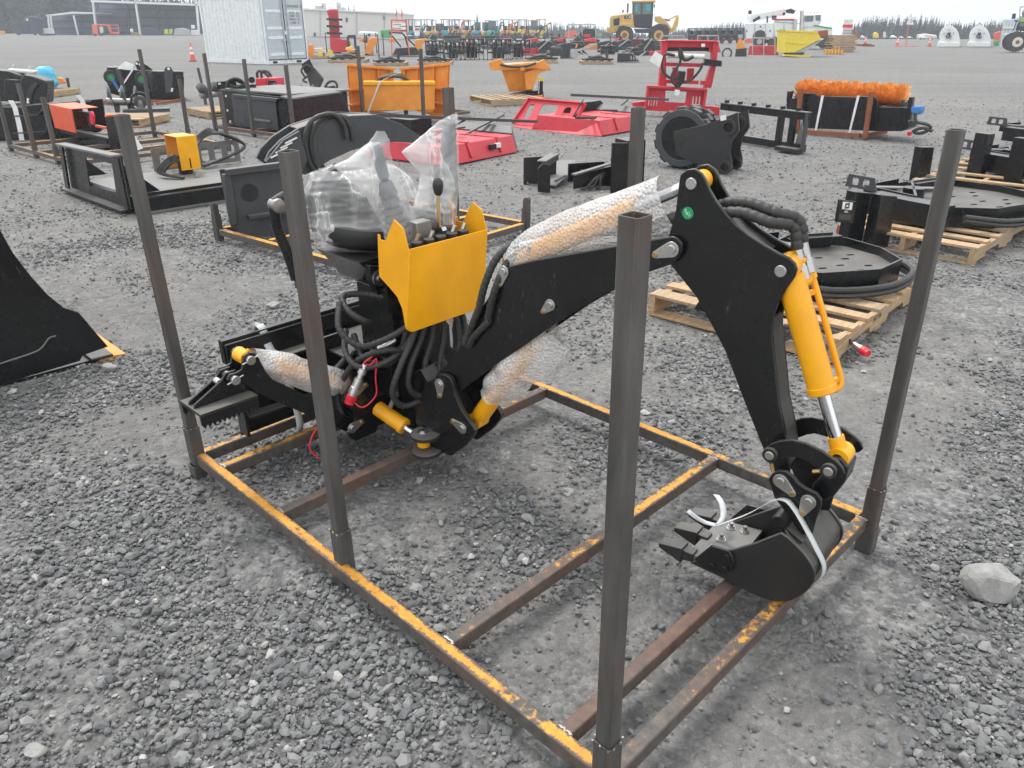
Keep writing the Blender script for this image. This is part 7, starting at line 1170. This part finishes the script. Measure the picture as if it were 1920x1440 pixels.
for x, y in ((1489, 36), (1502, 20)): MB().cyl((pl(o, x + 2, y, -.1)[0], -.1, pl(o, x + 2, y, -.1)[1]), (pl(o, x, 68, -.1)[0], -.1, pl(o, x, 68, -.1)[1]), .14, n=12).build('exhaust_stack', 'zinc', o)
k = fcyl(o, 1424, 78, 12, .8, 'tyre', 'tyre', -.1, 26); fcyl(o, 1424, 78, 5, .1, 'rim', 'frame_grey', -.15, 16, k); fcyl(o, 1424, 70, 13, .05, 'wheel_arch', 'charcoal', -.04, 26); fcyl(o, 1450, 80, 11, .8, 'tyre', 'tyre', -.1, 22); k = fcyl(o, 1545, 80, 11, .6, 'tyre', 'tyre', -.1, 22); fx(o, [(1400, 74), (1505, 76), (1505, 82), (1400, 80)], 1.6, 'chassis', 'black_far', .3); fx(o, [(1396, 74), (1411, 74), (1410, 81), (1396, 81)], .3, 'tail_panel', 'lift_red', -.1); fx(o, [(1384, 65), (1392, 65), (1392, 72), (1384, 72)], .4, 'vise', 'frame_grey', -.1)
for x in (1513, 1520, 1527, 1532): fcyl(o, x, 24, 1, .1, 'marker_lamp', 'safety_orange', .3, 8)
# yellow self-dumping hopper and things behind it
o = thing('dump_hopper', 'yellow self dumping hopper on a skid base before the service truck', 'hopper', G(1495, 107), R(4)); fx(o, [(1474, 57), (1533, 60), (1540, 73), (1490, 99), (1472, 99)], 1.3, 'hopper', 'hopper_yellow', 0, .02); fx(o, [(1473, 56), (1534, 59), (1534, 62), (1474, 60)], 1.4, 'rim', 'hopper_yellow', -.05, .01); fx(o, [(1473, 78), (1512, 82), (1511, 84), (1473, 80)], .03, 'side_rib', 'hopper_yellow', -.03); fx(o, [(1490, 99), (1541, 74), (1546, 72), (1508, 98)], 1.2, 'underside', 'frame_grey', .05); fx(o, [(1482, 96), (1508, 88), (1508, 103), (1480, 103)], .9, 'pedestal', 'charcoal', .2); fx(o, [(1470, 102), (1521, 104), (1519, 108), (1469, 105)], .15, 'skid', 'hopper_yellow', .0); fx(o, [(1470, 102), (1521, 104), (1519, 108), (1469, 105)], .15, 'skid', 'hopper_yellow', 1.1); fx(o, [(1535, 58), (1553, 56), (1554, 70), (1537, 71)], .9, 'load', 'rust_red', .6, .05)
for i in range(7): pallet('worn pallet in the leaning stack right of the yellow hopper, %s from the bottom' % od[i], (1556 + (i % 3) * 2, 98), (1600 + (i % 2) * 4, 98), 1.2, group='pallet stack right of the yellow hopper', coarse=True, slats=4)[0].location.z = i * .15
o = far('wire_crate', 'grey crate with red and white bottles on the pallet stack', 'crate', 1588, 97); o.location.z = 1.06; q0, q1 = pl(o, 1578, 72), pl(o, 1598, 52); bx(o, (q0[0], 0, .0), (q1[0], 1.0, q1[1]), 'crate', 'frame_grey', .02)
for k in range(4): fbar(o, 1578, 55 + 5 * k, 1598, 55 + 5 * k, .04, 'crate_slat', 'white_paint', -.03)
for k in range(5): q = pl(o, 1583 + 3.5 * k, 46, .3); MB().cyl((q[0], .3, q1[1]), (q[0], .3, q[1]), .09, n=10).build('bottle', 'plastic_red', o); MB().cyl((q[0], .3, q[1]), (q[0], .3, q[1] + .3), .06, n=8).build('bottle_neck', 'white_paint', o)
o = far('snow_plow', 'small orange ribbed snow plow in front of the pallet stack', 'plow', 1563, 102); fx(o, [(1545, 93), (1582, 95), (1581, 102), (1547, 102)], .3, 'blade', 'orange')
for k in range(6): fx(o, [(1548 + 6 * k, 93), (1550 + 6 * k, 93), (1549 + 6 * k, 102), (1547 + 6 * k, 102)], .1, 'rib', 'hopper_yellow', -.1)
for x in (1564, 1572): fx(o, [(x, 95), (x + 1, 86), (x + 3, 87), (x + 3, 95)], .2, 'lug', 'orange', .0)
o = far('red_implement', 'low red implement on a dark board behind the yellow hopper', 'attachment', 1540, 86, FG); fx(o, [(1542, 81), (1546, 75), (1553, 75), (1553, 82)], .8, 'body', 'lift_red'); fbar(o, 1529, 84, 1553, 85, .2, 'board', 'charcoal')
o = far('steel_beam', 'flat rusty beam with pallets lying right of the pallet stack', 'beam', 1625, 87); fbar(o, 1602, 84, 1640, 86, .15, 'beam', 'rust_red'); fbar(o, 1618, 83, 1634, 84, .12, 'plate', 'charcoal', .3)
# white domed tanks
for i, (x0, x1) in enumerate(((1756, 1806), (1812, 1864))):
    o = far('domed_tank', ('white domed tank with grey valve, left of the two' if i == 0 else 'white domed tank with grey valve, right of the two beside the grey container'), 'tank', (x0 + x1) / 2, 88.5, 'white domed tanks'); w_ = x1 - x0; xm = (x0 + x1) / 2 - 2
    fx(o, [(x0, 88), (x0 + 6, 74)] + [(xm - w_ * .37 * math.cos(R(a)), 72 - 24 * math.sin(R(a))) for a in range(5, 90, 14)] + [(xm - 1, 46), (xm + 2, 46)] + [(xm + w_ * .40 * math.cos(R(a)), 72 - 24 * math.sin(R(a))) for a in range(80, 0, -14)] + [(x1 - 6, 74), (x1 - 6, 88)], 5, 'shell', 'white_paint', 0, .15); fx(o, [(x0 + 3, 78), (x1 - 8, 79), (x1 - 7, 88.3), (x0, 88.3)], .25, 'skirt', 'sleeper_white', -.3, .05); fcyl(o, xm - 2, 68, 4, .15, 'valve_ring', 'charcoal', -.2, 18, ring=.6); fcyl(o, xm + 2, 70, 3, .15, 'valve_wheel', 'charcoal', -.25, 14, ring=.6); fx(o, [(xm - 3, 61), (xm + 4, 61), (xm + 3, 66), (xm - 2, 66)], .15, 'valve_body', 'charcoal', -.2)
    for dx, dy in ((-9, 63), (9, 62), (0, 56)): fcyl(o, xm + dx, dy, 1.6, .05, 'port', 'frame_grey', -.06, 10)
o = far('shipping_container', 'grey container end with lock rods at the right between tank and tractor', 'container', 1885, 89.5); fx(o, [(1882, 37), (1907, 37), (1900, 90), (1872, 90)], .2, 'door', 'door_grey', 0, .02); fx(o, [(1882, 37), (1907, 37), (1906, 41), (1881, 41)], 4, 'roof', 'container_white', .2)
for k in range(4): fbar(o, 1884 + 6 * k, 42, 1876 + 6.5 * k, 88, .05, 'lock_rod', 'white_paint', -.05)
for y in (52, 64, 72): fbar(o, 1880, y, 1903, y, .12, 'door_rib', 'container_white', -.05)
o = far('red_machinery', 'faded red machinery between the right tank and the container', 'machine', 1872, 86); fx(o, [(1862, 84), (1864, 62), (1874, 58), (1880, 60), (1878, 86)], 1.2, 'body', 'lift_red', .5, .05); fx(o, [(1863, 88), (1864, 76), (1873, 76), (1872, 88)], 1, 'bin', 'green', .0, .05)
# tractor at the right edge
o = far('farm_tractor', 'tractor with a large dusty tyre cut by the right edge', 'tractor', 1903, 99); k = fcyl(o, 1906, 78, 20, .55, 'tyre', 'tyre', 0, 36); fcyl(o, 1908, 79, 10, .1, 'rim', 'beige', -.06, 24, k); fcyl(o, 1908, 79, 4, .1, 'hub', 'rust_red', -.1, 14, k); fcyl(o, 1897, 78, 18, .5, 'tyre', 'tyre', .9, 30)
for kk in range(22): a = 2 * math.pi * kk / 22; c = pl(o, 1906, 78, 0); e = pl(o, 1926, 78, 0); r = e[0] - c[0]; MB().box((c[0] + r * math.cos(a), .27, c[1] + r * math.sin(a)), (.10, .5, .10), (0, -a, 0)).build('tyre_lug', 'tyre', k)
fx(o, [(1904, 57), (1910, 40), (1940, 40), (1940, 60)], 1.6, 'cab', 'black_far', .3, .05); fx(o, [(1912, 42), (1930, 42), (1930, 50), (1912, 50)], .05, 'cab_glass', 'cab_glass', .24); fbar(o, 1913, 13, 1911, 40, .06, 'guard_post', 'frame_grey', .3); fbar(o, 1913, 13, 1950, 13, .06, 'guard_rail', 'frame_grey', .3); fx(o, [(1898, 26), (1905, 25), (1904, 35), (1897, 36)], .15, 'mirror', 'black_far', .2); fbar(o, 1900, 57, 1908, 34, .06, 'mirror_arm', 'charcoal', .25)
o = far('person', 'driver in blue shirt and yellow vest sitting in the tractor at the right edge', 'person', 1914, 99); q = pl(o, 1917, 36, .9)
bm_ = MB(); bm_.tube([(q[0], .9, q[1] - .42), (q[0] - .02, .9, q[1] - .1), (q[0] - .01, .9, q[1] + .22), (q[0] - .02, .9, q[1] + .34), (q[0] - .03, .9, q[1] + .50), (q[0] - .03, .9, q[1] + .62)], .17, 12, step=.04, ell=lambda t: 1.0 if t < .55 else (.38 if t < .66 else .62 * math.sin(math.pi * min(1, max(.08, (t - .60) / .42))))); bm_.tube([(q[0] - .12, .85, q[1] + .15), (q[0] - .22, .75, q[1] - .12), (q[0] - .45, .7, q[1] - .05)], .06, 8, step=.05); pb = bm_.build('body', 'blue', o, angle=80); pb.data.materials.append(MAT['skin']); [setattr(f_, 'material_index', 1) for f_ in pb.data.polygons if f_.center.z > q[1] + .33]; MB().tube([(q[0], .9, q[1] - .40), (q[0] - .01, .9, q[1] + .10)], .18, 12, step=.05).build('vest', 'lime', o)
# distant low clutter on the right
DC = 'low machines before the right wood'
for i, (x0, x1, y0, y1, mt) in enumerate(sorted(((1612, 1622, 66, 74, 'beige'), (1636, 1648, 60, 73, 'hopper_yellow'), (1655, 1662, 59, 73, 'beige'), (1660, 1667, 67, 73, 'blue'), (1668, 1682, 66, 73, 'white_paint'), (1700, 1712, 68, 73, 'white_paint'), (1718, 1757, 63, 74, 'beige'), (1722, 1736, 66, 74, 'white_paint'), (1600, 1610, 57, 74, 'rust_red'), (1685, 1696, 68, 73, 'sleeper_white')))):
    nm_c = {'beige': 'beige', 'hopper_yellow': 'yellow', 'blue': 'blue', 'white_paint': 'white', 'rust_red': 'rust brown', 'sleeper_white': 'off white'}[mt]; o = far('parked_machine', '%s parked machine under the right wood, %s from the left' % (nm_c, od[i]), 'machine', (x0 + x1) / 2, y1, DC); fx(o, [(x0, y1 - 1), (x0 + 1, y0 + 2), (x0 + (x1 - x0) * .4, y0), (x1 - 1, y0 + 3), (x1, y1 - 1)], 2, 'body', mt, 0, .1); fcyl(o, x0 + (x1 - x0) * .25, y1 - 1, 1.6, .3, 'wheel', 'tyre', -.2, 10); fcyl(o, x0 + (x1 - x0) * .75, y1 - 1, 1.6, .3, 'wheel', 'tyre', -.2, 10)
# ---------------------------------------------------------------- trees
def conifer(m, base, H, w_, g, n_=260):
    x, y, z = base; m[1].cyl((x, y, z), (x, y, z + H * .9), H * .015, H * .005, 6)
    for k in range(n_):
        t = 1 - (1 - g.random()) ** .62; hh = z + H * (.06 + .92 * t); lay = .62 + .38 * abs(math.sin(t * 26 + k % 3)); a = g.random() * 6.283; ca, sa = math.cos(a), math.sin(a)
        r = w_ * (1 - t) ** .9 * lay; r0 = r * g.uniform(.0, .6); L = w_ * .30 * (1.2 - t) + .014 * H; dz = (r - r0) * .45 + .3 * L
        m[0].add([(x + ca * r0 - sa * L, y + sa * r0 + ca * L, hh), (x + ca * r0 + sa * L, y + sa * r0 - ca * L, hh), (x + ca * r + sa * L * .25, y + sa * r - ca * L * .25, hh - dz), (x + ca * r - sa * L * .25, y + sa * r + ca * L * .25, hh - dz * .85)], [(0, 1, 2, 3)])
    for a in (0, 2.1, 4.2): m[0].add([(x - .05 * w_ * math.cos(a), y - .05 * w_ * math.sin(a), z + H * .93), (x + .07 * w_ * math.cos(a), y + .07 * w_ * math.sin(a), z + H * .90), (x, y, z + H * 1.03)], [(0, 1, 2)])
def wood(label, items, dist, seed, name='woodland'):
    g = np.random.default_rng(seed); mm = (MB(), MB()); o = thing(name, label, 'woodland', (0, 0, 0)); o['kind'] = 'stuff'
    for x, ytop, ybase in items:
        D = dist * g.uniform(.9, 1.15); P = sight(x, 46); k = D / P.y; X = P.x * k; top = hz((X, D), ytop); zb = float(dip(np.array(X), np.array(D))) - .3; conifer(mm, (X, D, zb), top - zb, max(1.0, min(3.0, (top - zb) * g.uniform(.15, .22))), g, 200)
    a = mm[0].build('foliage', 'conifer', o, smooth=False); c = mm[1].build('trunks', 'bark', o); a['kind'] = 'stuff'; c['kind'] = 'stuff'
g = np.random.default_rng(77)
def prof(x0, x1, n_, f, jit): return [(x0 + (x1 - x0) * (i + g.random()) / n_, f(x0 + (x1 - x0) * i / n_) + g.uniform(-jit, jit), 66) for i in range(n_)]
wood('dark conifer wood behind the white tanks at the right', prof(1592, 1910, 110, lambda x: np.interp(x, [1592, 1612, 1640, 1720, 1750, 1765, 1800, 1850, 1910], [56, 38, 31, 31, 34, 44, 42, 40, 35]), 6) + prof(1597, 1910, 90, lambda x: 46, 4) + prof(1597, 1910, 60, lambda x: 54, 3), 200, 1)
wood('distant conifer wood behind the excavators at the centre', prof(950, 1150, 60, lambda x: np.interp(x, [950, 1000, 1050, 1100, 1150], [50, 46, 43, 46, 56]), 5) + prof(780, 960, 50, lambda x: 53, 4) + prof(780, 1150, 70, lambda x: 57, 2), 240, 2)
wood('distant conifer wood between the loader and the service truck', prof(1150, 1300, 40, lambda x: 59, 3) + prof(1262, 1420, 60, lambda x: np.interp(x, [1262, 1300, 1340, 1380, 1420], [60, 54, 45, 41, 41]), 4) + prof(1262, 1420, 40, lambda x: 54, 3), 240, 3)
wood('tall dark wood rising behind the sheds at the left', prof(-40, 385, 110, lambda x: np.interp(x, [-40, 170, 240, 330, 385], [-70, -60, -24, -14, -6]), 12) + prof(-40, 385, 100, lambda x: np.interp(x, [-40, 170, 385], [0, 0, 10]), 10), 200, 4)
def lone(label, x, ytop, D, seed):
    g_ = np.random.default_rng(seed); mm = (MB(), MB()); P = sight(x, 46); k = D / P.y; o = thing('conifer_tree', label, 'tree', (P.x * k, D, 0), 0, 'lone conifers'); top = hz((P.x * k, D), ytop); conifer(mm, (0, 0, 0), top, top * .2, g_, 220); mm[0].build('crown', 'conifer', o, smooth=False); mm[1].build('trunk', 'bark', o)
lone('tall lone conifer above the mini excavators', 895, 24, 300, 1); lone('smaller lone conifer left of the tall one above the excavators', 868, 38, 320, 2); lone('tree crown left above the warehouse roof', 656, 10, 160, 3); lone('second tree crown just right above the warehouse roof', 666, 10, 165, 4)
m = MB(); gg = np.random.default_rng(5); o = thing('scrub', 'low green scrub under the right wood', 'bushes'); o['kind'] = 'stuff'
for k in range(1500):
    x = gg.choice([1675, 1640, 1720, 1760, 1100, 30, 50]) + gg.normal(0, 16); D = 240 * gg.uniform(.9, 1.1); P = sight(x, 60); q = P * (D / P.y); c = V(q.x, D, 1.8 * gg.random() ** 1.5 - (1.7 if x > 500 else 0)); e = V(gg.normal(), gg.normal(), gg.normal()) * .7; e2 = V(gg.normal(), gg.normal(), gg.normal()) * .7; m.add([c, c + e, c + e + e2, c + e2], [(0, 1, 2, 3)])
m.build('leaves', 'bush', o, smooth=False)['kind'] = 'stuff'
# ---------------------------------------------------------------- haze over the yard
n = N('haze_air'); n.t.nodes.remove(n.b); vo = n.n('VolumePrincipled'); vo.inputs['Color'].default_value = (.86, .92, 1.0, 1); vo.inputs['Density'].default_value = .0014; vo.inputs['Anisotropy'].default_value = .2; n.l(vo.outputs[0], n.out.inputs['Volume'])
hb = MB().bb((-700, -20, -3), (700, 620, 60)).build('haze', MAT['haze_air'], None, smooth=False); hb['kind'] = 'stuff'; tag(hb, 'thin pale summer haze over the yard', 'haze')
